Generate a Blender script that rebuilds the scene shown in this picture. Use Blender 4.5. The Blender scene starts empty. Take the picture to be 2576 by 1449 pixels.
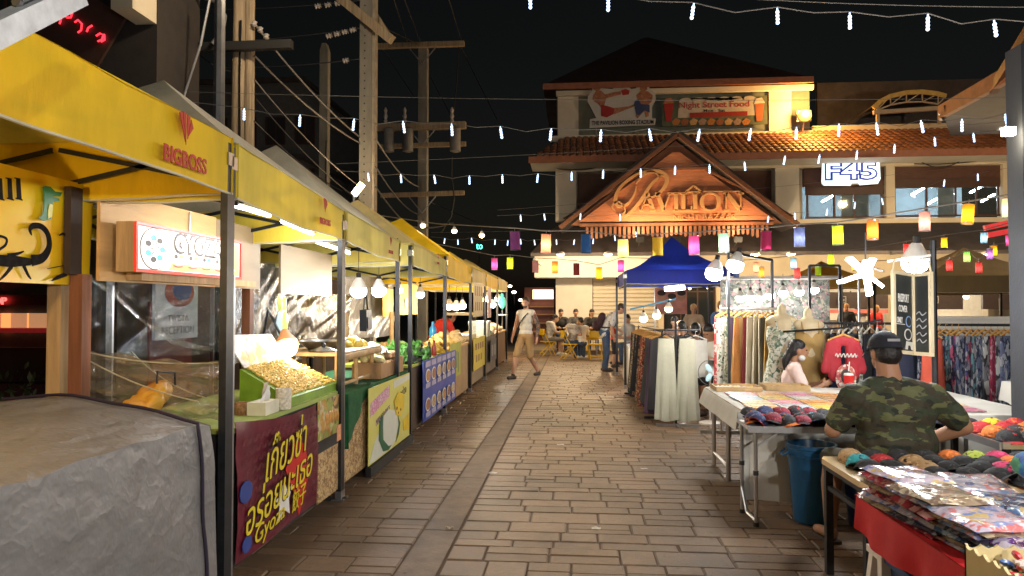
import bpy, bmesh, math, random
from mathutils import Vector, Matrix, noise, Euler
RN = random.Random(11)
sc = bpy.context.scene
COL = sc.collection
V = Vector
# ------------------------------------------------------------------ camera, world, sun, exposure
F = 25/36*2576                      # focal length in units of a 2576 px wide picture
YAW, PITCH, EYE = math.radians(5.015), math.radians(1.457), V((0, 0, 1.55))
cd = bpy.data.cameras.new('camera'); cam = bpy.data.objects.new('camera', cd); COL.objects.link(cam)
cd.lens, cd.sensor_width, cd.clip_start, cd.clip_end = 25, 36, .05, 600
cam.location = EYE; cam.rotation_euler = (math.pi/2+PITCH, 0, YAW); sc.camera = cam
CR = Euler((math.pi/2+PITCH, 0, YAW)).to_matrix()
wd = bpy.data.worlds.new('World'); sc.world = wd; wd.use_nodes = True
nt = wd.node_tree; nt.nodes.clear()
sky = nt.nodes.new('ShaderNodeTexSky'); sky.sky_type = 'NISHITA'; sky.sun_disc = False
sky.sun_elevation = math.radians(1.0); sky.sun_rotation = math.radians(200); sky.air_density = 1.0; sky.dust_density = 1.0; sky.altitude = 0
hs = nt.nodes.new('ShaderNodeHueSaturation'); hs.inputs['Saturation'].default_value = .55
bg = nt.nodes.new('ShaderNodeBackground'); bg.inputs['Strength'].default_value = .0032
wo = nt.nodes.new('ShaderNodeOutputWorld')
nt.links.new(sky.outputs[0], hs.inputs['Color']); nt.links.new(hs.outputs[0], bg.inputs[0]); nt.links.new(bg.outputs[0], wo.inputs[0])
sl = bpy.data.lights.new('moon', 'SUN'); sl.energy = .02; sl.angle = math.radians(3); sl.color = (.8, .88, 1)
so = bpy.data.objects.new('moon', sl); COL.objects.link(so); so.rotation_euler = (math.radians(50), 0, math.radians(30))
sc.view_settings.view_transform = 'Standard'; sc.view_settings.look = 'None'
sc.view_settings.exposure = 0.8; sc.view_settings.gamma = 1; sc.view_settings.use_curve_mapping = False
cy = sc.cycles
cy.use_denoising = True; cy.max_bounces = 6; cy.diffuse_bounces = 3; cy.glossy_bounces = 3; cy.transparent_max_bounces = 16
cy.transmission_bounces = 4; cy.sample_clamp_indirect = 4.0; cy.caustics_reflective = False; cy.caustics_refractive = False
cy.use_light_tree = True
# ------------------------------------------------------------------ picture coordinates -> place (2576 px wide overview)
def ray(x, y): return CR @ V(((x-1288)/F, (724.5-y)/F, -1))
def at(x, y, Y):
    d = ray(x, y); return EYE+d*(Y/d.y)
def atx(x, y, X):
    d = ray(x, y); return EYE+d*(X/d.x)
def atz(x, y, z=0.0):
    d = ray(x, y); return EYE+d*((z-EYE.z)/d.z)
# ------------------------------------------------------------------ materials
MATS = {}
def srgb(h):
    c = [int(h[i:i+2], 16)/255 for i in (0, 2, 4)]
    return tuple(x/12.92 if x <= .04045 else ((x+.055)/1.055)**2.4 for x in c)
def C3(c): return srgb(c) if isinstance(c, str) else c
def _new(name):
    m = bpy.data.materials.new(name); m.use_nodes = True
    n = m.node_tree; b = n.nodes['Principled BSDF']; return m, n, b
def N(n, t, **kw):
    k = n.nodes.new('ShaderNode'+t)
    for a, v in kw.items():
        if a in k.inputs: k.inputs[a].default_value = v
        else: setattr(k, a, v)
    return k
def mixc(n, fac, a, b, bt='MIX'):
    k = n.nodes.new('ShaderNodeMix'); k.data_type = 'RGBA'; k.blend_type = bt
    for s, v in ((0, fac), (6, a), (7, b)):
        if hasattr(v, 'node'): n.links.new(v, k.inputs[s])
        elif s == 0: k.inputs[0].default_value = v
        else: k.inputs[s].default_value = (*v, 1)
    return k.outputs[2]
def ramp(n, fac, stops, interp='LINEAR'):
    k = n.nodes.new('ShaderNodeValToRGB'); n.links.new(fac, k.inputs[0]); k.color_ramp.interpolation = interp
    e = k.color_ramp.elements
    while len(e) < len(stops): e.new(.5)
    for i, (p, c) in enumerate(stops):
        e[i].position = p; e[i].color = (*c, 1) if len(c) == 3 else c
    return k.outputs[0]
def mat(name, col=(.5, .5, .5), rough=.6, metal=0, var=.15, sc_=5, bump=0, bsc=40, col2=None, emit=None, es=0, alpha=1, trans=0, ior=1.45,
        spec=.5, rvar=0, island=0, stretch=None, nosample=False, detail=4, stain=0):
    if name in MATS: return MATS[name]
    m, n, b = _new(name); L = n.links
    col = C3(col)
    tc = N(n, 'TexCoord'); mp = N(n, 'Mapping'); L.new(tc.outputs['Object'], mp.inputs[0])
    oi = N(n, 'ObjectInfo')
    if stretch: mp.inputs['Scale'].default_value = stretch
    add = N(n, 'VectorMath', operation='ADD'); L.new(mp.outputs[0], add.inputs[0])
    mul = N(n, 'Math', operation='MULTIPLY'); mul.inputs[1].default_value = 37; L.new(oi.outputs['Random'], mul.inputs[0]); L.new(mul.outputs[0], add.inputs[1])
    nz = N(n, 'TexNoise', Scale=sc_, Detail=detail, Roughness=.6); L.new(add.outputs[0], nz.inputs['Vector'])
    c2 = C3(col2) if col2 else tuple(min(1, x*(1+var)) for x in col)
    c1 = col if col2 else tuple(x*(1-var) for x in col)
    st = ramp(n, nz.outputs['Fac'], [(.3, c1), (.7, c2)])
    if island:
        ge = N(n, 'NewGeometry'); s = N(n, 'Math', operation='ADD'); L.new(ge.outputs['Random Per Island'], s.inputs[0]); L.new(oi.outputs['Random'], s.inputs[1])
        fr = N(n, 'Math', operation='FRACT'); L.new(s.outputs[0], fr.inputs[0])
        lo, hi = 1-island, 1+island
        st = mixc(n, 1.0, st, ramp(n, fr.outputs[0], [(0, (lo, lo, lo)), (1, (hi, hi, hi))]), 'MULTIPLY')
    if stain:
        gp0 = N(n, 'NewGeometry'); z1 = N(n, 'TexNoise', Scale=.9, Detail=6, Roughness=.65); L.new(gp0.outputs['Position'], z1.inputs['Vector'])
        st = mixc(n, 1.0, st, ramp(n, z1.outputs['Fac'], [(.3, (1-stain,)*3), (.5, (1, 1, 1)), (.72, (1+stain*.4, 1+stain*.33, 1+stain*.25))]), 'MULTIPLY')
        z2 = N(n, 'TexVoronoi', Scale=5.5); L.new(gp0.outputs['Position'], z2.inputs['Vector']); st = mixc(n, ramp(n, z2.outputs['Distance'], [(.05, (.55,)*3), (.09, (0,)*3)]), st, (.03, .026, .022))
    L.new(st, b.inputs['Base Color'])
    b.inputs['Roughness'].default_value = rough; b.inputs['Metallic'].default_value = metal; b.inputs['IOR'].default_value = ior
    b.inputs['Alpha'].default_value = alpha; b.inputs['Transmission Weight'].default_value = trans
    b.inputs['Specular IOR Level'].default_value = spec
    if rvar:
        r = N(n, 'MapRange'); r.inputs['To Min'].default_value = max(.03, rough-rvar); r.inputs['To Max'].default_value = min(1, rough+rvar)
        L.new(nz.outputs['Fac'], r.inputs['Value']); L.new(r.outputs[0], b.inputs['Roughness'])
    if bump:
        n2 = N(n, 'TexNoise', Scale=bsc, Detail=5, Roughness=.6); L.new(add.outputs[0], n2.inputs['Vector'])
        bp = N(n, 'Bump', Strength=bump, Distance=.02); L.new(n2.outputs['Fac'], bp.inputs['Height']); L.new(bp.outputs[0], b.inputs['Normal'])
    if emit is not None:
        b.inputs['Emission Color'].default_value = (*C3(emit), 1); b.inputs['Emission Strength'].default_value = es
        if nosample: m.cycles.emission_sampling = 'NONE'
    MATS[name] = m; return m
def pmat(name, base, cols, scale=18, kind='floral', rough=.8, cover=.5):
    """printed cloth: blotches of several colours on a ground colour"""
    if name in MATS: return MATS[name]
    m, n, b = _new(name); L = n.links; base = C3(base); cols = [C3(c) for c in cols]
    tc = N(n, 'TexCoord'); mp = N(n, 'Mapping'); L.new(tc.outputs['Object'], mp.inputs[0])
    oi = N(n, 'ObjectInfo'); mul = N(n, 'Math', operation='MULTIPLY'); mul.inputs[1].default_value = 23; L.new(oi.outputs['Random'], mul.inputs[0]); L.new(mul.outputs[0], mp.inputs['Location'])
    if kind == 'ikat': mp.inputs['Scale'].default_value = (1, 1, .45)
    vec = mp.outputs[0]
    w = N(n, 'TexNoise', Scale=scale*.8, Detail=2); L.new(vec, w.inputs['Vector'])
    ad = N(n, 'VectorMath', operation='MULTIPLY_ADD'); ad.inputs[1].default_value = (.12, .12, .12); L.new(w.outputs['Color'], ad.inputs[0]); L.new(vec, ad.inputs[2])
    vo = N(n, 'TexVoronoi', Scale=scale); L.new(ad.outputs[0], vo.inputs['Vector'])
    sp = N(n, 'SeparateColor'); L.new(vo.outputs['Color'], sp.inputs[0])
    k = len(cols); pick = ramp(n, sp.outputs[0], [(i/k, c) for i, c in enumerate(cols)], 'CONSTANT')
    if kind == 'camo':
        st = None
        for i, c in enumerate(cols):
            z = N(n, 'TexNoise', Scale=scale*(1+.25*i), Detail=3, Roughness=.45); mm = N(n, 'Mapping'); mm.inputs['Location'].default_value = (7.3*i, 3.1*i, 1.7*i); mm.inputs['Scale'].default_value = (1, 1, 2.6)
            L.new(vec, mm.inputs[0]); L.new(mm.outputs[0], z.inputs['Vector'])
            fac = ramp(n, z.outputs['Fac'], [(.53, (0, 0, 0)), (.545, (1, 1, 1))]); st = mixc(n, fac, st if st else base, c)
    else:
        lim = .75*cover if kind != 'leopard' else .36
        fac = ramp(n, vo.outputs['Distance'], [(lim*.8, (1, 1, 1)), (lim, (0, 0, 0))])
        st = mixc(n, fac, base, pick)
    L.new(st, b.inputs['Base Color']); b.inputs['Roughness'].default_value = rough
    n2 = N(n, 'TexNoise', Scale=22, Detail=4); L.new(vec, n2.inputs['Vector']); bp = N(n, 'Bump', Strength=.45, Distance=.02); L.new(n2.outputs['Fac'], bp.inputs['Height']); L.new(bp.outputs[0], b.inputs['Normal'])
    MATS[name] = m; return m
def crumple(m, sc_=4, strength=.5, dist=.03):
    """sharp-edged folds of a stiff sheet"""
    n = m.node_tree; L = n.links; b = n.nodes['Principled BSDF']; tc = N(n, 'TexCoord'); nz = N(n, 'TexNoise', Scale=sc_*.7, Detail=3)
    L.new(tc.outputs['Object'], nz.inputs['Vector']); ad = N(n, 'VectorMath', operation='MULTIPLY_ADD'); ad.inputs[1].default_value = (.35, .35, .35); L.new(nz.outputs['Color'], ad.inputs[0]); L.new(tc.outputs['Object'], ad.inputs[2])
    mp = N(n, 'Mapping'); mp.inputs['Scale'].default_value = (1, .55, .8); mp.inputs['Rotation'].default_value = (.6, .2, .3); L.new(ad.outputs[0], mp.inputs[0])
    hs_ = None
    for k, w in ((1, 1.0), (2.7, .4)):
        v = N(n, 'TexVoronoi', Scale=sc_*k); L.new(mp.outputs[0], v.inputs['Vector']); bp = N(n, 'Bump', Strength=strength*w, Distance=dist/k); L.new(v.outputs['Distance'], bp.inputs['Height'])
        if hs_: L.new(hs_, bp.inputs['Normal'])
        hs_ = bp.outputs[0]
    L.new(hs_, b.inputs['Normal']); return m
def film(name, tint=(.9, .9, .9), vis=.12, rough=.12, bump=.6, bsc=6, shine=.4):
    """clear crinkled plastic sheet"""
    if name in MATS: return MATS[name]
    m, n, b = _new(name); L = n.links; b.inputs['Base Color'].default_value = (*tint, 1); b.inputs['Roughness'].default_value = rough
    b.inputs['Specular IOR Level'].default_value = .9
    tc = N(n, 'TexCoord'); nz = N(n, 'TexNoise', Scale=bsc, Detail=6, Distortion=1.2); L.new(tc.outputs['Object'], nz.inputs['Vector'])
    bp = N(n, 'Bump', Strength=bump, Distance=.05); L.new(nz.outputs['Fac'], bp.inputs['Height']); L.new(bp.outputs[0], b.inputs['Normal'])
    tr = N(n, 'BsdfTransparent'); tr.inputs[0].default_value = (.93, .93, .93, 1); gl = N(n, 'BsdfGlossy'); gl.inputs['Roughness'].default_value = rough; L.new(bp.outputs[0], gl.inputs['Normal'])
    mx = N(n, 'MixShader'); mx.inputs[0].default_value = vis; L.new(tr.outputs[0], mx.inputs[1]); L.new(b.outputs[0], mx.inputs[2])
    lw = N(n, 'LayerWeight', Blend=.35); L.new(bp.outputs[0], lw.inputs['Normal']); rr = ramp(n, lw.outputs['Fresnel'], [(0, (.02,)*3), (1, (shine,)*3)])
    m2 = N(n, 'MixShader'); L.new(rr, m2.inputs[0]); L.new(mx.outputs[0], m2.inputs[1]); L.new(gl.outputs[0], m2.inputs[2])
    o = n.nodes['Material Output']; L.new(m2.outputs[0], o.inputs[0]); MATS[name] = m; return m
def thin(m, fac=.4):
    """let light through cloth or paper"""
    n = m.node_tree; b = n.nodes['Principled BSDF']; tr = N(n, 'BsdfTranslucent'); mx = N(n, 'MixShader'); mx.inputs[0].default_value = fac
    if b.inputs['Base Color'].links: n.links.new(b.inputs['Base Color'].links[0].from_socket, tr.inputs[0])
    else: tr.inputs[0].default_value = b.inputs['Base Color'].default_value
    n.links.new(b.outputs[0], mx.inputs[1]); n.links.new(tr.outputs[0], mx.inputs[2]); n.links.new(mx.outputs[0], n.nodes['Material Output'].inputs[0]); return m
def glow(name, col, s, sample=True):
    if name in MATS: return MATS[name]
    m, n, b = _new(name); b.inputs['Base Color'].default_value = (*C3(col), 1); b.inputs['Emission Color'].default_value = (*C3(col), 1); b.inputs['Emission Strength'].default_value = s
    b.inputs['Roughness'].default_value = .4
    if not sample: m.cycles.emission_sampling = 'NONE'
    MATS[name] = m; return m
# ------------------------------------------------------------------ mesh building
WM = {}
def frame(d):
    d = d.normalized(); a = V((0, 0, 1)) if abs(d.z) < .95 else V((1, 0, 0)); u = d.cross(a).normalized(); return u, u.cross(d).normalized() if False else d.cross(u).normalized()
class MB:
    def __init__(s): s.v, s.f, s.m = [], [], []
    def add(s, vs, fs, mi=0):
        o = len(s.v); s.v += [V(p) for p in vs]; s.f += [tuple(i+o for i in q) for q in fs]; s.m += [mi]*len(fs); return s
    def box(s, c, sz, rot=None, mi=0):
        h = V(sz)/2; vs = [V((x*h.x, y*h.y, z*h.z)) for z in (-1, 1) for y in (-1, 1) for x in (-1, 1)]
        if rot is not None:
            M = rot if isinstance(rot, Matrix) else Euler(rot).to_matrix(); vs = [M @ v for v in vs]
        c = V(c); return s.add([v+c for v in vs], [(0, 2, 3, 1), (4, 5, 7, 6), (0, 1, 5, 4), (2, 6, 7, 3), (0, 4, 6, 2), (1, 3, 7, 5)], mi)
    def span(s, a, b, mi=0):
        a, b = V(a), V(b); return s.box((a+b)/2, [abs(x) for x in (b-a)], mi=mi)
    def bar(s, a, b, w, h=None, mi=0):
        a, b = V(a), V(b); h = h or w; u, v = frame(b-a); u, v = u*w/2, v*h/2
        return s.add([a-u-v, a+u-v, a+u+v, a-u+v, b-u-v, b+u-v, b+u+v, b-u+v], [(3, 2, 1, 0), (4, 5, 6, 7), (0, 1, 5, 4), (1, 2, 6, 5), (2, 3, 7, 6), (3, 0, 4, 7)], mi)
    def tube(s, pts, r, n=8, mi=0, cap=True):
        pts = [V(p) for p in pts]; k = len(pts); rs = r if isinstance(r, (list, tuple)) else [r]*k; vs, fs = [], []
        u = None
        for i, p in enumerate(pts):
            d = (pts[min(i+1, k-1)]-pts[max(i-1, 0)]).normalized()
            if u is None: u, w = frame(d)
            else:
                u = (u-d*u.dot(d)).normalized(); w = d.cross(u)
            for j in range(n):
                a = 2*math.pi*j/n; vs.append(p+(u*math.cos(a)+w*math.sin(a))*rs[i])
        for i in range(k-1):
            for j in range(n): fs.append((i*n+j, i*n+(j+1) % n, (i+1)*n+(j+1) % n, (i+1)*n+j))
        if cap: fs += [tuple(range(n))[::-1], tuple(range((k-1)*n, k*n))]
        return s.add(vs, fs, mi)
    def lathe(s, prof, n=14, c=(0, 0, 0), ax=None, mi=0):
        c = V(c); vs, fs = [], []; M = V((0, 0, 1)).rotation_difference(V(ax)).to_matrix() if ax is not None else Matrix.Identity(3)
        for r, z in prof:
            for j in range(n):
                a = 2*math.pi*j/n; vs.append(c+M @ V((r*math.cos(a), r*math.sin(a), z)))
        for i in range(len(prof)-1):
            for j in range(n): fs.append((i*n+j, i*n+(j+1) % n, (i+1)*n+(j+1) % n, (i+1)*n+j))
        fs += [tuple(range(n))[::-1], tuple(range((len(prof)-1)*n, len(prof)*n))]
        return s.add(vs, fs, mi)
    def ell(s, c, r, rot=None, nu=12, nv=8, mi=0):
        r = V(r) if not isinstance(r, (int, float)) else V((r, r, r)); M = rot if isinstance(rot, Matrix) else (Euler(rot).to_matrix() if rot else Matrix.Identity(3)); c = V(c)
        vs = [c+M @ V((0, 0, -r.z))]
        for i in range(1, nv):
            t = math.pi*i/nv
            for j in range(nu):
                a = 2*math.pi*j/nu; vs.append(c+M @ V((r.x*math.sin(t)*math.cos(a), r.y*math.sin(t)*math.sin(a), -r.z*math.cos(t))))
        vs.append(c+M @ V((0, 0, r.z))); fs = []
        for j in range(nu): fs.append((0, 1+(j+1) % nu, 1+j)); fs.append((len(vs)-1, 1+(nv-2)*nu+j, 1+(nv-2)*nu+(j+1) % nu))
        for i in range(nv-2):
            for j in range(nu): a = 1+i*nu; fs.append((a+j, a+(j+1) % nu, a+nu+(j+1) % nu, a+nu+j))
        return s.add(vs, fs, mi)
    def prism(s, poly, o, u, v, t, mi=0):
        o, u, v = V(o), V(u), V(v); w = u.cross(v).normalized()*t; k = len(poly)
        a = [o+u*p[0]+v*p[1] for p in poly]
        ar = sum(poly[i][0]*poly[(i+1) % k][1]-poly[(i+1) % k][0]*poly[i][1] for i in range(k))
        if ar < 0: a.reverse()
        return s.add(a+[p+w for p in a], [tuple(range(k))[::-1], tuple(range(k, 2*k))]+[(i, (i+1) % k, k+(i+1) % k, k+i) for i in range(k)], mi)
    def grid(s, fn, nu, nv, mi=0):
        vs = [fn(i/nu, j/nv) for j in range(nv+1) for i in range(nu+1)]
        return s.add(vs, [(j*(nu+1)+i, j*(nu+1)+i+1, (j+1)*(nu+1)+i+1, (j+1)*(nu+1)+i) for j in range(nv) for i in range(nu)], mi)
    def build(s, name, mats, parent=None, world=False, smooth=False, loc=None, thick=0, base=True):
        me = bpy.data.meshes.new(name); vs = s.v; L = V((0, 0, 0))
        if parent is not None:
            if world: M = WM[parent.name].inverted(); vs = [M @ p for p in vs]
        elif base and loc is None:
            xs, ys, zs = zip(*vs); L = V(((min(xs)+max(xs))/2, (min(ys)+max(ys))/2, min(zs))); vs = [p-L for p in vs]
        me.from_pydata([tuple(p) for p in vs], [], s.f)
        mats = mats if isinstance(mats, (list, tuple)) else [mats]
        for m in mats: me.materials.append(m)
        if len(mats) > 1: me.polygons.foreach_set('material_index', s.m)
        bm = bmesh.new(); bm.from_mesh(me); bmesh.ops.recalc_face_normals(bm, faces=bm.faces); bm.to_mesh(me); bm.free()
        if smooth: smooth_by_angle(me, 40)
        o = bpy.data.objects.new(name, me); COL.objects.link(o)
        o.location = loc if loc is not None else L
        if parent is not None: o.parent = parent
        WM[o.name] = (WM[parent.name] if parent is not None else Matrix.Identity(4)) @ Matrix.Translation(o.location)
        if thick:
            md = o.modifiers.new('thickness', 'SOLIDIFY'); md.thickness = thick; md.offset = 0
        return o
def smooth_by_angle(me, deg):
    me.polygons.foreach_set('use_smooth', [True]*len(me.polygons))
    bm = bmesh.new(); bm.from_mesh(me); lim = math.radians(deg)
    for e in bm.edges: e.smooth = len(e.link_faces) == 2 and e.calc_face_angle(0) < lim
    bm.to_mesh(me); bm.free()
def tag(o, label, cat, group=None):
    o['label'] = label; o['category'] = cat
    if group: o['group'] = group
    return o
def struct(o): o['kind'] = 'structure'; return o
def stuff(o): o['kind'] = 'stuff'; return o
def thing(name, label, cat, loc=(0, 0, 0), rz=0, group=None):
    o = bpy.data.objects.new(name, None); COL.objects.link(o); o.empty_display_size = .1
    o.location = loc; o.rotation_euler = (0, 0, rz); tag(o, label, cat, group)
    WM[o.name] = Matrix.Translation(V(loc)) @ Matrix.Rotation(rz, 4, 'Z'); return o
def kids(o): return [c for c in bpy.data.objects if c.parent == o]
def clone(o, parent=None, loc=None, rz=None, label=None, mats=None, rot=None):
    c = o.copy(); COL.objects.link(c); c.parent = parent
    if loc is not None: c.location = loc
    if rz is not None: c.rotation_euler = (0, 0, rz)
    if rot is not None: c.rotation_euler = rot
    if label: c['label'] = label
    for ch in o.children: clone(ch, c)
    return c
def setmat(o, m):
    """give one copy its own material without touching the shared mesh"""
    for i, sl_ in enumerate(o.material_slots):
        if i == 0: sl_.link = 'OBJECT'; sl_.material = m
FNT = {}
def text(s, m, o, u, v, w=None, h=None, ext=.003, parent=None, name='lettering', shear=0, bold=0, space=1.0, world=True, line=1.0):
    """lettering centred on o, running along u, up along v, fitted to width w and/or height h"""
    cu = bpy.data.curves.new('lettering', 'FONT'); cu.body = s; cu.align_x = 'CENTER'; cu.align_y = 'CENTER'; cu.resolution_u = 3
    cu.shear = shear; cu.offset = bold; cu.space_character = space; cu.space_line = line; cu.fill_mode = 'BOTH'; cu.extrude = .01
    t = bpy.data.objects.new('lettering', cu); COL.objects.link(t)
    me0 = bpy.data.meshes.new_from_object(t); bpy.data.objects.remove(t); 
    vs = [p.co.copy() for p in me0.vertices]; fs = [tuple(p.vertices) for p in me0.polygons]; bpy.data.meshes.remove(me0); bpy.data.curves.remove(cu)
    if not vs: return None
    x0, x1 = min(p.x for p in vs), max(p.x for p in vs); y0, y1 = min(p.y for p in vs), max(p.y for p in vs)
    sx = w/(x1-x0) if w else None; sy = h/(y1-y0) if h else None; sx = sx or sy; sy = sy or sx
    u, v = V(u).normalized(), V(v).normalized(); n = u.cross(v); o = V(o)
    b = MB(); b.add([o+u*((p.x-(x0+x1)/2)*sx)+v*((p.y-(y0+y1)/2)*sy)+n*((p.z+.01)/.02*ext) for p in vs], fs)
    return b.build(name, m, parent, world=world)
def flat(poly, m, o, u, v, t=.003, parent=None, name='printed_shape', world=True, sx=1, sy=1):
    return MB().prism([(p[0]*sx, p[1]*sy) for p in poly], o, u, v, t).build(name, m, parent, world=world)
def circ(cx, cy, rx, ry=None, n=20, a0=0, a1=2*math.pi):
    ry = ry or rx; return [(cx+rx*math.cos(a0+(a1-a0)*i/n), cy+ry*math.sin(a0+(a1-a0)*i/n)) for i in range(n)]
def lamp(o, p, w, col=(1, .96, .9), r=.05, name='lamp_light', spot=None, dirv=None):
    l = bpy.data.lights.new(name, 'SPOT' if spot else 'POINT'); l.energy = w; l.color = col; l.shadow_soft_size = r
    q = bpy.data.objects.new(name, l); COL.objects.link(q)
    q.location = p
    if spot:
        l.spot_size = math.radians(spot); l.spot_blend = .6; q.rotation_euler = V(dirv).to_track_quat('-Z', 'Y').to_euler()
    if o is not None: q.parent = o; q.location = WM[o.name].inverted() @ V(p)
    return q
def wob(p, a=.02, s=1.5, off=0): return noise.noise(V(p)*s+V((off, off*1.7, off*.3)))*a
# ------------------------------------------------------------------ lumpy solids for people, animals, food
def capsule(b, a, c, ra, rb, n=10):
    a, c = V(a), V(c); d = (c-a); L = max(d.length, 1e-4); d = d/L; pts, rs = [], []
    for t in (0.02, .3, .65, 1): pts.append(a-d*ra*math.cos(t*math.pi/2)); rs.append(max(.002, ra*math.sin(t*math.pi/2)))
    for t in (1, .65, .3, .02): pts.append(c+d*rb*math.cos(t*math.pi/2)); rs.append(max(.002, rb*math.sin(t*math.pi/2)))
    b.tube(pts, rs, n)
TMP = bpy.data.scenes.new('workbench'); TJ = []
def blob(name, prims, m, parent, voxel=.014, sm=3, disp=0, dsc=6, world=False):
    b = MB()
    for p in prims:
        if p[0] == 'c': capsule(b, *p[1:])
        elif p[0] == 'e': b.ell(*p[1:])
    me = bpy.data.meshes.new('t'); me.from_pydata([tuple(p) for p in b.v], [], b.f)
    bm = bmesh.new(); bm.from_mesh(me); bmesh.ops.recalc_face_normals(bm, faces=bm.faces); bm.to_mesh(me); bm.free()
    if not TJ:
        t = bpy.data.objects.new('t', me); TMP.collection.objects.link(t); TJ.append(t)
        r = t.modifiers.new('r', 'REMESH'); r.mode = 'VOXEL'; s = t.modifiers.new('s', 'SMOOTH'); s.factor = .5
    t = TJ[0]; t.data = me; TJ.append(me); t.modifiers['r'].voxel_size = voxel; t.modifiers['s'].iterations = sm
    TMP.view_layers[0].update(); dg = TMP.view_layers[0].depsgraph; m2 = bpy.data.meshes.new_from_object(t.evaluated_get(dg))
    m2.name = name; m2.materials.clear()
    for x in (m if isinstance(m, (list, tuple)) else [m]): m2.materials.append(x)
    if disp:
        nr = [x.normal.copy() for x in m2.vertices]
        for vx, nv_ in zip(m2.vertices, nr):
            q = vx.co.copy(); k = noise.noise(V((q.x*dsc, q.y*dsc, q.z*dsc*.6)))*.6+noise.noise(V((q.x*dsc*2.3, q.y*dsc*2.3, q.z*dsc*1.5)))*.4; vx.co = q+nv_*k*disp
    if world and parent is not None: m2.transform(WM[parent.name].inverted())
    m2.polygons.foreach_set('use_smooth', [True]*len(m2.polygons)); m2.update()
    o = bpy.data.objects.new(name, m2); COL.objects.link(o); o.parent = parent
    WM[o.name] = WM[parent.name] if parent is not None else Matrix.Identity(4)
    return o
ORD = ['first', 'second', 'third', 'fourth', 'fifth', 'sixth', 'seventh', 'eighth', 'ninth', 'tenth', 'eleventh', 'twelfth', 'thirteenth', 'fourteenth', 'fifteenth', 'sixteenth', 'seventeenth', 'eighteenth', 'nineteenth', 'twentieth', 'twenty-first', 'twenty-second', 'twenty-third', 'twenty-fourth', 'twenty-fifth', 'twenty-sixth', 'twenty-seventh', 'twenty-eighth']
X3, Y3, Z3 = V((1, 0, 0)), V((0, 1, 0)), V((0, 0, 1))
# ================================================================== SETTING
def ribbon(b, pts, ws, o, u, v, t, sub=True):
    """flat stroke of varying width, t thick, in the plane o,u,v"""
    pts = [V((p[0], p[1])) for p in pts]; ws = ws if isinstance(ws, (list, tuple)) else [ws]*len(pts)
    if sub and len(pts) > 2:
        q, w = [], []
        for i in range(len(pts)-1):
            p0, p1, p2, p3 = pts[max(i-1, 0)], pts[i], pts[i+1], pts[min(i+2, len(pts)-1)]
            for k in range(5):
                s_ = k/5; q.append(.5*((2*p1)+(p2-p0)*s_+(2*p0-5*p1+4*p2-p3)*s_*s_+(3*p1-p0-3*p2+p3)*s_**3)); w.append(ws[i]+(ws[i+1]-ws[i])*s_)
        q.append(pts[-1]); w.append(ws[-1]); pts, ws = q, w
    o, u, v = V(o), V(u), V(v); nn = u.cross(v).normalized()*t; k = len(pts); vs = []
    for i, p in enumerate(pts):
        d = pts[min(i+1, k-1)]-pts[max(i-1, 0)]
        if d.length < 1e-6: d = V((1, 0))
        d.normalize(); n2 = V((-d.y, d.x))*ws[i]/2
        for s_ in (p-n2, p+n2):
            w3 = o+u*s_.x+v*s_.y; vs += [w3, w3+nn]
    fs = [(0, 1, 3, 2), (4*k-4, 4*k-2, 4*k-1, 4*k-3)]
    for i in range(k-1):
        a, c = 4*i, 4*i+4; fs += [(a, a+2, c+2, c), (a+1, c+1, c+3, a+3), (a, c, c+1, a+1), (a+2, a+3, c+3, c+2)]
    b.add(vs, fs)
# --- ground and paving
M_ground = mat('ground_concrete', (.10, .085, .07), .85, var=.3, bump=.3, bsc=20)
g = MB(); g.add([(-120, -60, -.03), (120, -60, -.03), (120, 200, -.03), (-120, 200, -.03)], [(0, 1, 2, 3)])
struct(g.build('ground', M_ground, base=False))
M_paver = mat('paver_stone', (.175, .110, .064), .45, var=.3, sc_=6, bump=.6, bsc=32, island=.2, rvar=.18, stain=.5)
M_grout = mat('paver_joint', (.095, .06, .037), .9, var=.3, bump=.3)
M_strip = mat('paving_strip_concrete', (.15, .10, .062), .65, stain=.5, var=.25, sc_=7, bump=.35, bsc=60)
pv = thing('pavement', 'brown stamped stone paving laid in uneven rows along the market lane', 'pavement'); struct(pv)
bed = MB(); bed.add([(-6, 1.0, -.008), (9, 1.0, -.008), (9, 24.2, -.008), (-6, 24.2, -.008)], [(0, 1, 2, 3)])
bed.build('joint_bed', M_grout, pv)
unit = MB()
unit.add([(-.5, -.5, -1), (.5, -.5, -1), (.5, .5, -1), (-.5, .5, -1), (-.5, -.5, -.35), (.5, -.5, -.35), (.5, .5, -.35), (-.5, .5, -.35), (-.475, -.455, 0), (.478, -.46, 0), (.47, .455, 0), (-.472, .46, 0)],
         [(0, 3, 2, 1), (0, 1, 5, 4), (1, 2, 6, 5), (2, 3, 7, 6), (3, 0, 4, 7), (4, 5, 9, 8), (5, 6, 10, 9), (6, 7, 11, 10), (7, 4, 8, 11), (8, 9, 10, 11)])
SX0, SX1 = -1.04, -.80
pavers = []
rp = random.Random(3); y = 1.9; row = 0
while y < 24.1:
    dpt = rp.choice([.13, .16, .18, .18, .22, .26]); 
    for (xa, xb) in ((-4.2, SX0-.012), (SX1+.012, 8.6)):
        x = xa - (rp.random()*.3 if xa < -2 else 0)
        while x < xb-.02:
            w = rp.uniform(.2, .5); x2 = min(x+w, xb)
            if xb-x2 < .12: x2 = xb
            if dpt > .2 and rp.random() < .35:   # two short stones over each other
                h = dpt*rp.uniform(.4, .6); pavers += [(x, x2, y, y+h), (x, x2, y+h, y+dpt)]
            else: pavers.append((x, x2, y, y+dpt))
            x = x2
    y += dpt
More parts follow.
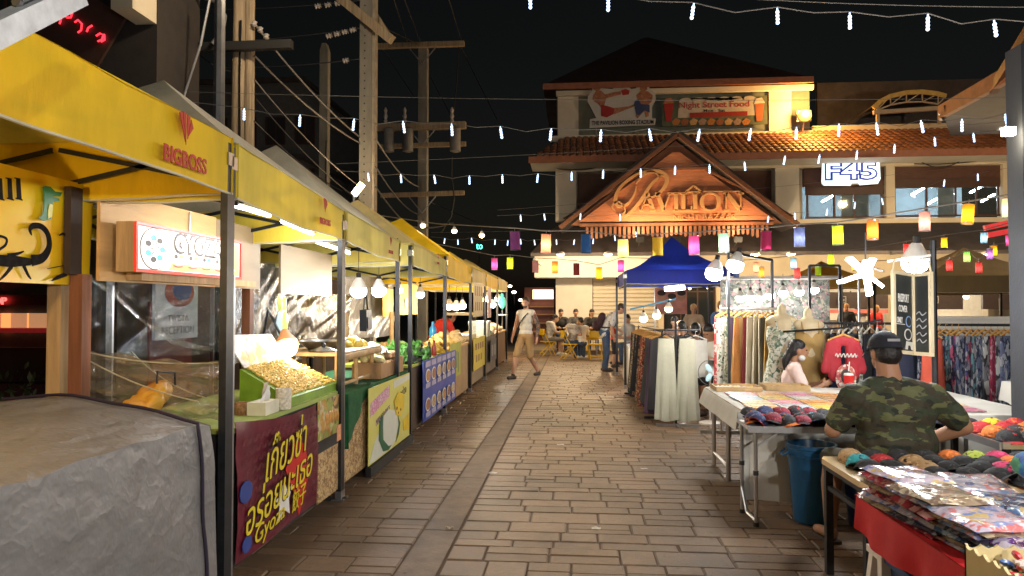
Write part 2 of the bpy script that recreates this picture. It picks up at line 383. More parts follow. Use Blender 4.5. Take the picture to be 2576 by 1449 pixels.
def seen(p):
    x, yy = (p[0]+p[1])/2, (p[2]+p[3])/2
    if yy < 3.6 or x < -1.95 or x > 3.2: return 0
    if x > 1.35+.0*yy and yy > 3: return 0
    px = 1445+x/yy*F
    if px < 560 or px > 2600: return 0
    return (p[1]-p[0])*(p[3]-p[2])/yy**3
order = sorted(range(len(pavers)), key=lambda i: -seen(pavers[i])); near = set(order[:300])
first = None; rest = MB()
for i, p in enumerate(pavers):
    gx = .006; z = rp.uniform(-.002, .003); cx, cyy, w, d = (p[0]+p[1])/2, (p[2]+p[3])/2, p[1]-p[0]-gx, p[3]-p[2]-gx
    if i in near:
        if first is None: first = o = unit.build('paver', M_paver, pv)
        else: o = first.copy(); COL.objects.link(o)
        o.location = (cx, cyy, z); o.scale = (w, d, .03); o.rotation_euler = (rp.uniform(-.006, .006), rp.uniform(-.006, .006), 0)
    else:
        s = [(V((q.x*w, q.y*d, q.z*.03))+V((cx, cyy, z))) for q in unit.v[4:]]
        rest.add(s, [(0, 1, 5, 4), (1, 2, 6, 5), (2, 3, 7, 6), (3, 0, 4, 7), (4, 5, 6, 7)])
stuff(rest.build('paver_field', M_paver, pv))
st = MB()
for k in range(15):
    y0 = 1.9+k*1.5; st.box(((SX0+SX1)/2, y0+.75, -.02), (SX1-SX0-.004, 1.49, .042))
st.build('paving_strip', M_strip, pv)
# --- pavilion building ------------------------------------------------------------------------------------
FY = 26.0
M_white = mat('white_plaster', (.72, .68, .6), .8, var=.08, sc_=1.5, bump=.12, bsc=30)
M_cream = mat('cream_plaster', (.62, .54, .40), .8, var=.1, sc_=1.2, bump=.12, bsc=25)
M_green = mat('grey_green_plaster', (.16, .19, .17), .8, var=.12)
M_brown = mat('brown_panel', (.09, .04, .028), .6, var=.15)
M_fascia = mat('red_brown_fascia', (.33, .13, .075), .6, var=.15)
M_tile = mat('terracotta_tile', (.30, .13, .07), .55, var=.25, island=.25, bump=.2)
M_darkroof = mat('dark_roof', (.06, .05, .05), .6, var=.25, sc_=3, bump=.3, bsc=12)
M_wood = mat('gable_wood', (.42, .17, .085), .55, var=.16, sc_=3, stretch=(1, 1, 8), bump=.12, bsc=20)
M_trimwood = mat('gable_trim', (.20, .085, .045), .55, var=.2)
M_gold = mat('sign_letter_gold', (.43, .25, .11), .4, var=.1)
M_glass = mat('dark_window_glass', (.02, .025, .03), .06, var=0, spec=.8)
M_frame = mat('brown_window_frame', (.07, .035, .025), .5, var=.1)
M_metal = mat('galvanised_metal', (.45, .45, .46), .4, metal=.8, var=.1)
pb = thing('pavilion_building', 'three storey cream building with orange triangular gable above the market', 'building', (6, FY, 0))
def px(x, Y, y=600): return at(x, y, Y).x
def pz(y, Y, x=1700): return at(x, y, Y).z
def part(name, m, fn, parent=None, smooth=False):
    b = MB(); fn(b); return b.build(name, m, parent or pb, world=True, smooth=smooth)
xl, xr = px(1398, FY), px(2560, FY)
zG, zS, z2, z2t, z3 = pz(700, FY), pz(640, FY), pz(570, FY), pz(385, FY), pz(345, 27.4)
part('wall', M_white, lambda b: b.span((xl, FY, 0), (px(1490, FY), FY+.5, zG)))
part('fascia_box', M_white, lambda b: b.span((px(1345, 25), 24.9, pz(697, 25)), (px(1660, 25), FY-.005, pz(642, 25))))
part('wall', M_cream, lambda b: b.span((px(1662, FY), FY, pz(722, FY)), (xr, FY+.3, z2)))
# rolling shutter
sh = part('rolling_shutter', M_metal, lambda b: b.span((px(1492, FY), FY+.16, 0), (px(1655, FY), FY+.2, zG-.001)))
M_slat = mat('shutter_slat_paint', (.66, .6, .47), .5, var=.06)
z = .05
while z < zG-.1:
    part('slat', M_slat, lambda b: b.prism([(0, 0), (.05, .03), (.05, .115), (0, .14)], (px(1492, FY), FY+.16, z), (0, -1, 0), (0, 0, 1), -(px(1655, FY)-px(1492, FY))), sh); z += .15
# piers and shop fronts
for a, c in ((1655, 1668), (1800, 1822), (1850, 1866), (1962, 1985), (2225, 2260), (2480, 2560)):
    part('pier', M_cream, lambda b: b.span((px(a, FY), FY-.06, 0), (px(c, FY), FY+.3, pz(722, FY)+.02)))
for a, c in ((1670, 1798), (1824, 1848), (1868, 1960)):
    wdw = part('shop_window', M_frame, lambda b: [b.span((px(a, FY)+i*(px(c, FY)-px(a, FY))/3-.025, FY+.1, 0), (px(a, FY)+i*(px(c, FY)-px(a, FY))/3+.025, FY+.16, pz(722, FY))) for i in range(4)]+[b.span((px(a, FY), FY+.105, zz), (px(c, FY), FY+.155, zz+.05)) for zz in (.02, 2.05)])
    part('pane', M_glass, lambda b: b.span((px(a, FY), FY+.125, .05), (px(c, FY), FY+.135, pz(722, FY)-.02)), wdw)
M_inner = mat('shop_interior_wall', (.5, .44, .34), .8, var=.1)
part('interior', M_inner, lambda b: [b.span((px(1985, FY), 30, 0), (xr+2, 30.2, 3.4)), b.span((px(1985, FY), FY+.32, 2.55), (xr+2, 30, 2.6)), b.span((px(1985, FY)-.1, FY+.3, 0), (px(1985, FY), 30, 2.5))])
M_shopsign = mat('dark_shop_sign', (.06, .045, .045), .4, var=.1)
M_pinkband = mat('pink_band', (.62, .2, .18), .6, var=.1)
for a, c, y0, y1, mm, Yq in ((2080, 2232, 735, 776, M_shopsign, 25.3), (2080, 2232, 778, 788, M_pinkband, 25.3), (2288, 2420, 730, 778, M_shopsign, 25.2), (2470, 2560, 730, 778, M_shopsign, 25.2)):
    part('shop_sign_panel', mm, lambda b: b.span((px(a, Yq), Yq, pz(y1, Yq, a)), (px(c, Yq), Yq+.12, pz(y0, Yq, a))))
# logo squares on the sign panels
M_grey = mat('pale_grey_print', (.4, .4, .4), .6, var=.05)
for a in (2118, 2350):
    Yq = 25.19; part('logo_square', M_grey, lambda b: [b.span((px(a-9, Yq), Yq-.004, pz(763+d0, Yq, a)), (px(a+9, Yq), Yq, pz(763+d0-2, Yq, a))) for d0 in (0, -16)]+[b.span((px(a+e, Yq), Yq-.004, pz(762, Yq, a)), (px(a+e+2, Yq), Yq, pz(748, Yq, a))) for e in (-9, 7)]+[b.box((px(a, Yq), Yq-.003, pz(755, Yq, a)), (.11, .006, .08))])
# counters inside the shops
M_counter = mat('shop_counter', (.55, .5, .44), .5, var=.15)
for a, c in ((1990, 2075), (2085, 2220), (2265, 2360), (2370, 2470)):
    part('counter', M_counter, lambda b: b.span((px(a, 26.6), 26.6, 0), (px(c, 26.6), 27.2, 1.05)))
# lean-to roof over the ground floor
def lean(b):
    x0, x1 = px(1335, 24.2), xr+.5; za, zb = pz(634, 24.2), pz(566, FY)
    b.add([(x0, 24.2, za), (x1, 24.2, za), (x1, FY-.01, zb), (x0+.8, FY-.01, zb), (x0, 24.2, za-.12), (x1, 24.2, za-.12), (x1, FY-.01, za+.02), (x0+.8, FY-.01, za+.02)], [(0, 1, 2, 3), (4, 7, 6, 5), (0, 4, 5, 1), (1, 5, 6, 2), (2, 6, 7, 3), (3, 7, 4, 0)])
part('lean_to_roof', M_darkroof, lean)
part('eave_strut', M_white, lambda b: b.bar(at(1344, 652, 24.6), at(1400, 696, 25.6), .09))
# second floor
part('floor_band', M_cream, lambda b: b.span((px(1870, FY), FY-.02, z2+.005), (xr, FY+.29, z2+.22)))
for a, c in ((1398, 1450), (1950, 2010), (2228, 2250), (2522, 2560)):
    part('column', M_white if a < 2000 else M_cream, lambda b: b.span((px(a, FY), FY-.1, z2+.23), (px(c, FY), FY+.295, z2t+.05)))
part('top_beam', M_cream, lambda b: b.span((xl, FY-.13, pz(428, FY)), (xr, FY+.28, z2t+.12)))
for a, c in ((1454, 1620), (1800, 1946)):
    part('wall_panel', M_brown, lambda b: b.span((px(a, FY), FY+.2, z2+.22), (px(c, FY), FY+.294, pz(430, FY))))
M_blind = mat('dark_blind', (.05, .03, .03), .6, var=.1)
M_tubeglow = glow('office_tube_glow', (.75, .92, 1), 48.0)
def office_window(a, c, y0, y1, panes):
    w = part('window', M_frame, lambda b: [b.span((px(a, FY), FY+.05, pz(y1, FY, a)-.06), (px(c, FY), FY+.14, pz(y1, FY, a))), b.span((px(a, FY), FY+.04, pz(y0, FY, a)-.32), (px(c, FY), FY+.14, pz(y0, FY, a)))]
             + [b.span((px(e, FY)-.03, FY+.055, pz(y1, FY, a)), (px(e, FY)+.03, FY+.135, pz(y0, FY, a)-.3)) for e in panes])
    for e0, e1 in zip(panes[:-1], panes[1:]):
        part('pane', MATS['office_glass'], lambda b: b.span((px(e0, FY)+.031, FY+.09, pz(y1, FY, a)+.001), (px(e1, FY)-.031, FY+.1, pz(y0, FY, a)-.321)), w)
    return w
part('lintel_wall', M_brown, lambda b: b.span((px(2026, FY), FY+.07, pz(468, FY, 2030)), (xr-.4, FY+.29, pz(424, FY))))
film('office_glass', (.4, .5, .55), .05, .03, 0, 1)
office_window(2030, 2226, 468, 545, [2034, 2102, 2152, 2222])
office_window(2250, 2520, 450, 541, [2254, 2335, 2408, 2462, 2516])
part('office_room', mat('office_wall', (.22, .27, .3), .7, var=.1), lambda b: [b.span((px(2020, FY), FY+3.5, z2), (xr, FY+3.6, z2t)), b.span((px(2020, FY), FY+.65, z2t-.02), (xr, FY+3.5, z2t+.06)), b.span((px(2150, FY), FY+1.2, z2), (px(2222, FY), FY+1.25, z2t)), b.span((px(2405, FY), FY+1.2, z2), (px(2450, FY), FY+1.25, z2t))])
part('wall', M_cream, lambda b: b.span((xl+.3, FY+.3, z2), (px(2026, FY), FY+.6, z2t+.1)))
for a, y0, rz in ((2085, 497, .5), (2135, 522, .5), (2310, 480, .45), (2350, 503, .45), (2458, 474, .45), (2485, 497, .45)):
    tb = part('ceiling_tube', M_tubeglow, lambda b: b.tube([at(a-16, y0+10, FY+1.5), at(a+16, y0-8, FY+2.6)], .035, 8))
# lower tiled roof
E0, E1 = 24.7, 27.4
ze, zt = pz(392, E0), pz(342, E1); ex0, ex1 = px(1330, E0), xr+.6
rf = part('roof', M_darkroof, lambda b: b.add([(ex0, E0, ze), (ex1, E0, ze), (ex1, E1, zt), (ex0+1.4, E1, zt), (ex0, E0, ze-.1), (ex1, E0, ze-.1), (ex1, E1, zt-.1), (ex0+1.4, E1, zt-.1)], [(0, 1, 2, 3), (4, 7, 6, 5), (0, 4, 5, 1), (1, 5, 6, 2), (2, 6, 7, 3), (3, 7, 4, 0)]))
part('fascia_board', M_fascia, lambda b: b.span((ex0, E0-.06, ze-.17), (ex1, E0-.005, ze+.05)), rf)
part('soffit', M_white, lambda b: b.span((ex0+.05, E0, ze-.16), (ex1, FY+.3, ze-.11)), rf)
tu = MB(); tu.add([V((.115*math.cos(math.pi*i/6), yy, .075*math.sin(math.pi*i/6)+z0)) for yy, z0 in ((-.21, .03), (.21, 0)) for i in range(7)], [(i, i+1, 8+i, 7+i) for i in range(6)]+[(0, 6, 5, 4, 3, 2, 1)])
slope = math.atan2(zt-ze, E1-E0); run = math.hypot(zt-ze, E1-E0); nrow = int(run/.37)+1
t0 = None; trest = MB(); ntile = 0; x = ex0+.15; cells = []
while x < ex1:
    for r in range(nrow): cells.append((x, r))
    x += .235
cells = [c for c in cells if c[0] > ex0+.15+1.4*c[1]/nrow]
lit = sorted(cells, key=lambda c: abs(c[0]-px(1960, E0)))[:300]; lits = set(lit)
for x, r in cells:
    d = .19+r*.37; p = V((x, E0+math.cos(slope)*d, ze+math.sin(slope)*d+.01))
    if (x, r) in lits:
        if t0 is None: t0 = o = tu.build('tile', M_tile, rf)
        else: o = t0.copy(); COL.objects.link(o)
        o.location = WM[rf.name].inverted() @ p; o.rotation_euler = (slope, 0, 0)
    else:
        Mx = Matrix.Rotation(slope, 3, 'X'); trest.add([Mx @ q+p for q in tu.v], tu.f)
stuff(trest.build('tile_field', M_tile, rf, world=True))
# third floor
T3 = 27.4; zt3 = pz(232, T3)
part('wall', M_green, lambda b: b.span((px(1402, T3), T3, zt-.2), (px(2040, T3), T3+.4, zt3)))
part('sill_band', M_white, lambda b: b.span((px(1385, T3), T3-.12, pz(352, T3)), (px(2046, T3), T3-.005, pz(337, T3))))
for a, c in ((1404, 1456), (1936, 1992)):
    part('column', M_white, lambda b: b.span((px(a, T3), T3-.1, zt+.05), (px(c, T3), T3-.003, zt3-.001)))
part('cornice', M_white, lambda b: b.span((px(1400, T3), T3-.3, zt3-.1), (px(2045, T3), T3-.11, zt3+.08)))
def hip(b):
    x0, x1 = px(1366, 26.4), px(2050, 26.4); zz = zt3+.1; ym = 33
    b.add([(x0, 26.4, zz), (x1, 26.4, zz), (x1, 40, zz), (x0, 40, zz), (x0+4.4, ym, pz(92, ym)), (x1-5.2, ym, pz(92, ym)), ], [(0, 1, 5, 4), (1, 2, 5), (2, 3, 4, 5), (3, 0, 4), (0, 3, 2, 1)])
part('roof', mat('upper_roof_tile', (.06, .035, .028), .7, var=.3, sc_=2, bump=.5, bsc=9), hip)
part('fascia_board', M_fascia, lambda b: b.span((px(1366, 26.4), 26.33, zt3-.08), (px(2050, 26.4), 26.395, zt3+.14)))
# roof terrace and low parapet right of the third floor
part('parapet', M_cream, lambda b: b.span((px(2046, T3), T3-.05, zt-.1), (xr+1, T3+.15, pz(312, T3, 2300))))
part('terrace_wall', M_darkroof, lambda b: b.span((px(2060, 29.5), 29.5, zt-.1), (xr+3, 29.7, pz(205, 29.5, 2200))))
# gable
GY = 24.0
gzb, gza = pz(563, GY), pz(352, GY); gxl, gxr, gxm = px(1436, GY), px(1970, GY), px(1702, GY)
gb = part('gable', M_trimwood, lambda b: b.prism([(gxl, gzb), (gxr, gzb), (gxm, gza)], (0, GY+.1, 0), (1, 0, 0), (0, 0, 1), -.12))
npl = 15
for i in range(npl):
    f0, f1 = i/npl, (i+1)/npl-.0018; f1 = min(f1, .985)
    e = lambda f: (gxl+(gxm-gxl)*f+.18*(1-f)+.1, gxr+(gxm-gxr)*f-.18*(1-f)-.1)
    (a0, a1), (c0, c1) = e(f0), e(f1)
    if c1-c0 < .05: continue
    part('plank', M_wood, lambda b: b.prism([(a0, gzb+.1+(gza-gzb-.35)*f0), (a1, gzb+.1+(gza-gzb-.35)*f0), (c1, gzb+.1+(gza-gzb-.35)*f1), (c0, gzb+.1+(gza-gzb-.35)*f1)], (0, GY+.02, 0), (1, 0, 0), (0, 0, 1), .045), gb)
for s, xe in ((-1, gxl), (1, gxr)):
    def slab(b):
        d = V((xe-gxm, 0, gzb-gza)).normalized(); n_ = V((-d.z, 0, d.x)); n_ = n_ if n_.z > 0 else -n_; e0 = V((gxm, 0, gza+.1)); e1 = V((xe, 0, gzb))+d*.42+V((0, 0, .1))
        q = []
        for yy in (GY-.45, FY+.9):
            for p, k in ((e0, 0), (e1, 0), (e1, 1), (e0, 1)): q.append(p+n_*.14*k+V((0, yy, 0)))
        b.add(q, [(0, 1, 2, 3), (4, 7, 6, 5), (0, 4, 5, 1), (1, 5, 6, 2), (2, 6, 7, 3), (3, 7, 4, 0)])
    part('roof_slab', M_darkroof, slab, gb)
    part('barge_board', M_trimwood, lambda b: b.bar(V((gxm, GY-.47, gza+.06)), V((xe+s*.36, GY-.47, gzb-.14)), .05, .13), gb)
part('collar_beam', M_trimwood, lambda b: b.bar((gxm-1.05, GY-.06, gza-.98), (gxm+1.05, GY-.06, gza-.98), .07, .08), gb)
for s in (-1, 1): part('inner_trim', M_trimwood, lambda b: b.bar((gxm+s*.95, GY-.06, gza-1.0), (gxm+s*3.75, GY-.06, gzb+.2), .05, .06), gb)
# relief lettering on the gable
def gl(pts, w, t=.05): 
    b = MB(); ribbon(b, pts, w, (0, 0, 0), X3, Z3, t); return b
S = 26.0/2576*2576
def gp(x, y): q = at(x, y, GY-.03); return (q.x, q.z)
def letter(strokes, name='letter'):
    b = MB()
    for pts, w in strokes: ribbon(b, [gp(*p) for p in pts], w, (0, GY-.027, 0), X3, Z3, .1)
    return b.build(name, M_gold, gb, world=True)
letter([([(1548, 533), (1540, 520), (1552, 508), (1568, 518), (1572, 534), (1560, 543), (1580, 540), (1612, 505), (1640, 462), (1668, 440)], [.04, .07, .05, .04, .05, .07, .09, .13, .1, .04]),
        ([(1660, 448), (1640, 432), (1600, 440), (1562, 470), (1548, 500), (1555, 520), (1580, 512), (1596, 488), (1600, 470)], [.03, .05, .07, .1, .13, .1, .08, .06, .03]),
        ([(1600, 462), (1622, 438), (1655, 432), (1676, 446), (1672, 470), (1650, 492), (1628, 500)], [.04, .08, .12, .15, .13, .07, .03])], 'letter')
def caps(ch, x0, x1, y0=487, y1=530):
    xm = (x0+x1)/2; T, t = .13, .05; sw = 6
    if ch == 'A': st_ = [([(x0+3, y1), (xm, y0)], t), ([(xm, y0), (x1-3, y1)], T), ([(x0+8, y1-14), (x1-8, y1-14)], t), ([(x0-3, y1), (x0+9, y1)], t), ([(x1-11, y1), (x1+3, y1)], t)]
    if ch == 'V': st_ = [([(x0+3, y0), (xm, y1)], T), ([(xm, y1), (x1-3, y0)], t), ([(x0-3, y0), (x0+11, y0)], t), ([(x1-9, y0), (x1+3, y0)], t)]
    if ch == 'I': st_ = [([(xm, y0), (xm, y1)], T), ([(xm-8, y0), (xm+8, y0)], t), ([(xm-8, y1), (xm+8, y1)], t)]
    if ch == 'L': st_ = [([(x0+6, y0), (x0+6, y1)], T), ([(x0-2, y0), (x0+14, y0)], t), ([(x0-2, y1), (x1, y1)], t), ([(x1, y1), (x1+1, y1-11)], t)]
    if ch == 'O': st_ = [([(xm+math.cos(a)*(x1-x0)/2, (y0+y1)/2+math.sin(a)*(y1-y0)/2*1.02) for a in [i*math.pi/8 for i in range(17)]], [.12 if i % 8 in (7, 0, 1) else .06 for i in range(17)])]
    if ch == 'N': st_ = [([(x0+4, y0), (x0+4, y1)], t), ([(x0+4, y0), (x1-4, y1)], T), ([(x1-4, y1), (x1-4, y0)], t), ([(x0-4, y0), (x0+8, y0)], t), ([(x0-3, y1), (x0+11, y1)], t), ([(x1-11, y0), (x1+4, y0)], t)]
    letter(st_)
for ch, a, c in (('A', 1610, 1646), ('V', 1650, 1688), ('I', 1694, 1706), ('L', 1712, 1738), ('I', 1742, 1754), ('O', 1764, 1808), ('N', 1822, 1866)): caps(ch, a, c)
letter([([(1724, 484), (1744, 468)], .06), ([(1744, 468), (1764, 484)], .06), ([(1724, 484), (1764, 484)], .05), ([(1770, 482), (1862, 482)], .025)], 'roof_mark')
text('NIGHT BAZAAR', M_gold, at(1772, 546, GY-.03), X3, Z3, h=.17, w=2.05, ext=.04, parent=gb, name='letter_line')
# slatted fringe below the gable
x = gxl+.55; i = 0
while x < gxr-.5:
    zz = gzb-.08; hgt = .36+.06*math.sin(i*.9)
    part('fringe_slat', M_trimwood, lambda b: b.prism([(-.045, 0), (.045, 0), (.045, -hgt+.04), (0, -hgt), (-.045, -hgt+.04)], (x, GY+.02, zz), (1, 0, 0), (0, 0, 1), .03), gb); x += .155; i += 1
part('fringe_rail', M_trimwood, lambda b: b.span((gxl+.3, GY+.0, gzb-.06), (gxr-.3, GY+.09, gzb+.04)), gb)
# --- low step in front of the pavilion
stp = MB(); stp.span((px(1300, 23), 22.9, 0), (px(2560, 23), FY+4, .13)); struct(stp.build('entrance_step', mat('step_tile', (.22, .17, .12), .6, var=.2)))
# --- kiosk seen between the left row and the pavilion
kb = thing('drinks_kiosk', 'small dark kiosk with shelves and a white lit header left of the pavilion wall', 'kiosk', (px(1345, 27), 27, 0))
part('back_panel', mat('kiosk_red', (.16, .05, .04), .6), lambda b: b.span((px(1318, 27), 27.3, 0), (px(1393, 27), 27.4, pz(722, 27))), kb)
part('header', glow('kiosk_header', (1, .78, .45), 1.1), lambda b: b.span((px(1340, 27), 26.9, pz(752, 27)), (px(1392, 27), 27.0, pz(728, 27))), kb)
for yq in (770, 790, 812, 834):
    part('shelf', mat('kiosk_shelf', (.3, .16, .08), .6), lambda b: b.span((px(1334, 27), 26.95, pz(yq+3, 27)), (px(1392, 27), 27.29, pz(yq, 27))), kb)
# --- dim buildings behind the left row
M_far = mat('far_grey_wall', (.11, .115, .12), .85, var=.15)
M_farwin = mat('far_window', (.03, .03, .035), .3, var=.1)
def block(name, label, X0, X1, Y0, Y1, H, wins, m, zl=0):
    t = thing(name, label, 'building', ((X0+X1)/2, Y0, 0)); 
    part('wall', m, lambda b: b.span((X0, Y0, zl), (X1, Y1, H)), t)
    part('roof', M_darkroof, lambda b: b.span((X0-.15, Y0-.15, H), (X1+.15, Y1, H+.25)), t)
    for (x0, z0, w, h) in wins:
        f = part('window', M_frame, lambda b: [b.span((x0-.06, Y0-.05, z0-.06), (x0+w+.06, Y0-.003, z0-.002)), b.span((x0-.06, Y0-.05, z0+h+.002), (x0+w+.06, Y0-.003, z0+h+.06)), b.span((x0-.06, Y0-.05, z0), (x0-.002, Y0-.003, z0+h)), b.span((x0+w+.002, Y0-.05, z0), (x0+w+.06, Y0-.003, z0+h)), b.span((x0+w/2-.02, Y0-.04, z0), (x0+w/2+.02, Y0-.003, z0+h))], t)
        part('pane', M_farwin, lambda b: b.span((x0, Y0-.02, z0), (x0+w, Y0-.004, z0+h)), f)
    return t
q0, q1 = at(480, 215, 34), at(868, 215, 36)
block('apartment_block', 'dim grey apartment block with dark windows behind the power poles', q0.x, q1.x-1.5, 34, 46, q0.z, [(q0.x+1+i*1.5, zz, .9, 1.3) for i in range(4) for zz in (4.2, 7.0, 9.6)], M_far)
q0, q1 = at(640, 290, 40), at(872, 300, 40)
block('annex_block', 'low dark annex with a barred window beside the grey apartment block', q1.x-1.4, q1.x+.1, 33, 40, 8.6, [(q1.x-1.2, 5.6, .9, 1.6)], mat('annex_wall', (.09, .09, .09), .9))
q1 = at(395, 100, 10)
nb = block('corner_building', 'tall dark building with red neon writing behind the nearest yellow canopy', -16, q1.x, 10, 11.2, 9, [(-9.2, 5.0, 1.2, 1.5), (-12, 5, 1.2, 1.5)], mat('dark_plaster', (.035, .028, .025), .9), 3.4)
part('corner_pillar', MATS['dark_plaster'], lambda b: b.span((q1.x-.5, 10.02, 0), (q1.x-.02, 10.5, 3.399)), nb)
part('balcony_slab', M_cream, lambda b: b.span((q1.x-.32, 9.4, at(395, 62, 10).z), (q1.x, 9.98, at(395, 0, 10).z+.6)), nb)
# red neon handwriting
ng = glow('red_neon', (1, .03, .05), 1.6)
nt_ = thing('neon_sign', 'red neon handwriting on the dark corner building at the top', 'neon sign', at(200, 100, 9.9))
for pts in ([(118, 8), (140, 4)], [(150, 26), (153, 8), (164, 4), (168, 14)], [(158, 28), (150, 60)], [(158, 34), (168, 44), (178, 44), (182, 32)], [(188, 56), (196, 50), (206, 60), (204, 76), (196, 82)], [(218, 80), (222, 70), (232, 64)], [(242, 90), (252, 84), (260, 88), (256, 100), (246, 104)], [(262, 86), (263, 100), (254, 105)]):
    b = MB(); b.tube([at(x_, y_, 9.85) for x_, y_ in pts], .013, 6); b.build('neon_tube', ng, nt_, world=True)
part('backing_board', M_frame, lambda b: b.bar(at(100, 0, 9.9), at(280, 110, 9.9), .05, .9), nt_)
# dark hall close behind the stalls
rb = thing('reception_hall', 'dark brown hall wall seen through the plastic behind the stalls', 'building', (-5.6, 9, 0))
M_hall = mat('hall_wall', (.075, .045, .032), .8, var=.3, sc_=2)
part('wall', M_hall, lambda b: b.span((-5.52, 7.8, 0), (-5.4, 19, 3.0)), rb)
part('door', mat('hall_door', (.012, .012, .014), .3), lambda b: b.span((-5.42, 7.95, 0), (-5.37, 8.35, 2.1)), rb)
part('red_panel', mat('hall_red', (.2, .03, .03), .6), lambda b: b.span((-5.41, 8.6, .3), (-5.37, 9.6, 1.6)), rb)
part('eave', M_darkroof, lambda b: b.span((-5.8, 7.7, 3.0), (-5.1, 19, 3.12)), rb)
# lit shop at the far left
fs_ = thing('corner_shop', 'lit shop front with red awning far left behind the banner', 'shop', (-13.2, 14, 0))
part('wall', M_far, lambda b: b.span((-18, 14, 0), (-9.9, 18, 4.3)), fs_)
part('lit_window', glow('shop_glow', (1, .55, .25), .22), lambda b: [b.span((at(xx, 800, 13.95).x, 13.93, 1.02), (at(xx, 800, 13.95).x+.62, 13.99, 1.4)) for xx in (-40, 5, 70)], fs_)
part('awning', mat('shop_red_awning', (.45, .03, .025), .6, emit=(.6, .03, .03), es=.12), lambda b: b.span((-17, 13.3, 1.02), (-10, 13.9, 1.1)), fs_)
part('counter', M_frame, lambda b: b.span((-17, 13.6, 0), (-10, 13.9, .7)), fs_)
ss = thing('shop_sign', 'red lit shop lettering above the far left shop', 'sign', at(-5, 770, 13.8)); 
text('SHOP', glow('red_sign', (1, .06, .05), 3.0), at(-14, 757, 13.8), X3, Z3, w=.56, h=.15, ext=.04, parent=ss)
part('backing_board', M_frame, lambda b: b.span((at(-70, 770, 13.85).x, 13.85, at(0, 768, 13.85).z), (at(124, 770, 13.85).x, 13.92, at(0, 742, 13.85).z)), ss)
# --- utility poles
M_pole = mat('concrete_pole', (.25, .23, .19), .85, var=.3, sc_=3, stretch=(1, 1, .3), bump=.35, bsc=30)
M_wpole = mat('weathered_pole', (.33, .25, .16), .9, var=.4, sc_=4, stretch=(6, 6, .4), bump=.5, bsc=14)
M_dark = mat('black_hardware', (.02, .02, .02), .5, var=.1)
M_ins = mat('porcelain', (.42, .38, .36), .3, var=.1)
def pole_thing(name, label, x, Y): p = at(x, 600, Y); return thing(name, label, 'utility pole', (p.x, Y, 0), group='utility poles behind the left stalls'), p.x
t, X = pole_thing('utility_pole', 'thick paired wooden utility pole with cables strapped to it', 606, 11.4)
part('shaft', M_wpole, lambda b: b.tube([(X-.09, 11.4, 0), (X-.07, 11.4, 3), (X-.05, 11.4, 7)], [.13, .125, .11], 10), t, True)
part('shaft', M_wpole, lambda b: b.tube([(X+.12, 11.42, 0), (X+.12, 11.42, 3), (X+.11, 11.42, 7)], [.09, .085, .08], 10), t, True)
part('strap_cable', M_dark, lambda b: [b.tube([(X+.02+.012*math.sin(k*1.7+j), 11.27, .9*k) for k in range(8)], .012, 5) for j in range(3)], t)
part('cross_arm', M_dark, lambda b: b.bar(at(500, 120, 11.2), at(735, 112, 11.2), .12, .14), t)
part('conduit', M_metal, lambda b: b.tube([at(505, -10, 11), at(545, 5, 11), at(566, 40, 11), at(560, 75, 11), at(535, 110, 11)], .035, 8), t, True)
part('guy_wire', M_metal, lambda b: b.tube([at(528, -5, 10.5), at(505, 110, 10.6), at(455, 265, 10.8)], .02, 6), t)
for xx, yy in ((640, 60), (655, 75), (670, 92)): part('insulator', M_ins, lambda b: b.lathe([(.02, -.05), (.05, -.03), (.03, 0), (.05, .03), (.02, .05)], 8, at(xx, yy, 11.3)), t)
t, X = pole_thing('utility_pole', 'slim bare concrete pole with a rounded top', 818, 20)
part('shaft', M_pole, lambda b: b.prism([(-.12, 0), (.12, 0), (.12, at(818, 125, 20).z-.1), (.06, at(818, 115, 20).z), (-.06, at(818, 115, 20).z), (-.12, at(818, 125, 20).z-.1)], (X, 20, 0), X3, Z3, .22), t)
part('strap_cable', M_dark, lambda b: b.tube([(X+.1+.02*math.sin(k*2.1), 19.75, .7*k) for k in range(10)], .02, 5), t)
t, X = pole_thing('utility_pole', 'tall square concrete pole with bolt holes and timber cross arms', 921, 14.5)
part('shaft', M_pole, lambda b: b.span((X-.16, 14.5, 0), (X+.1, 14.75, 9)), t)
part('shaft_edge', mat('concrete_pole_edge', (.34, .29, .22), .85, var=.25, bump=.3), lambda b: b.span((X+.103, 14.52, 0), (X+.16, 14.74, 9)), t)
part('bolt_hole', M_dark, lambda b: [b.lathe([(.016, 0), (.016, .02)], 6, (X-.05, 14.485, 2.6+.16*k), (0, 1, 0)) for k in range(36)], t)
part('cross_arm', M_wpole, lambda b: b.bar(at(850, -10, 14.2), at(985, 100, 13.9), .16, .18), t)
part('cross_arm', M_wpole, lambda b: b.bar(at(890, -40, 14.95), at(975, 90, 14.9), .14, .16), t)
for xx, yy in ((800, 15), (825, 12), (850, 8), (848, 85), (868, 80), (888, 75), (828, 90), (870, 152)):
    part('insulator', M_ins, lambda b: b.lathe([(.02, -.07), (.06, -.05), (.03, -.02), (.06, .01), (.03, .04), (.05, .06)], 8, at(xx, yy, 14.3), (1, 0, .2)), t)
t, X = pole_thing('utility_pole', 'far concrete pole with three cross arms and transformers', 1062, 23)
part('shaft', M_pole, lambda b: b.span((X-.15, 23, 0), (X+.14, 23.3, at(1062, 118, 23).z)), t)
for x0, x1, yy, s_ in ((945, 1168, 113, .16), (948, 1172, 318, .22), (955, 1172, 365, .14), (958, 1168, 488, .14)):
    part('cross_arm', M_wpole, lambda b: b.bar(at(x0, yy+4, 22.9), at(x1, yy-3, 22.9), s_), t)
    if yy != 365: part('arm_brace', M_metal, lambda b: [b.bar(at(1062, yy+48, 22.95), at(1062+s*34, yy+6, 22.95), .03) for s in (-1, 1)], t)
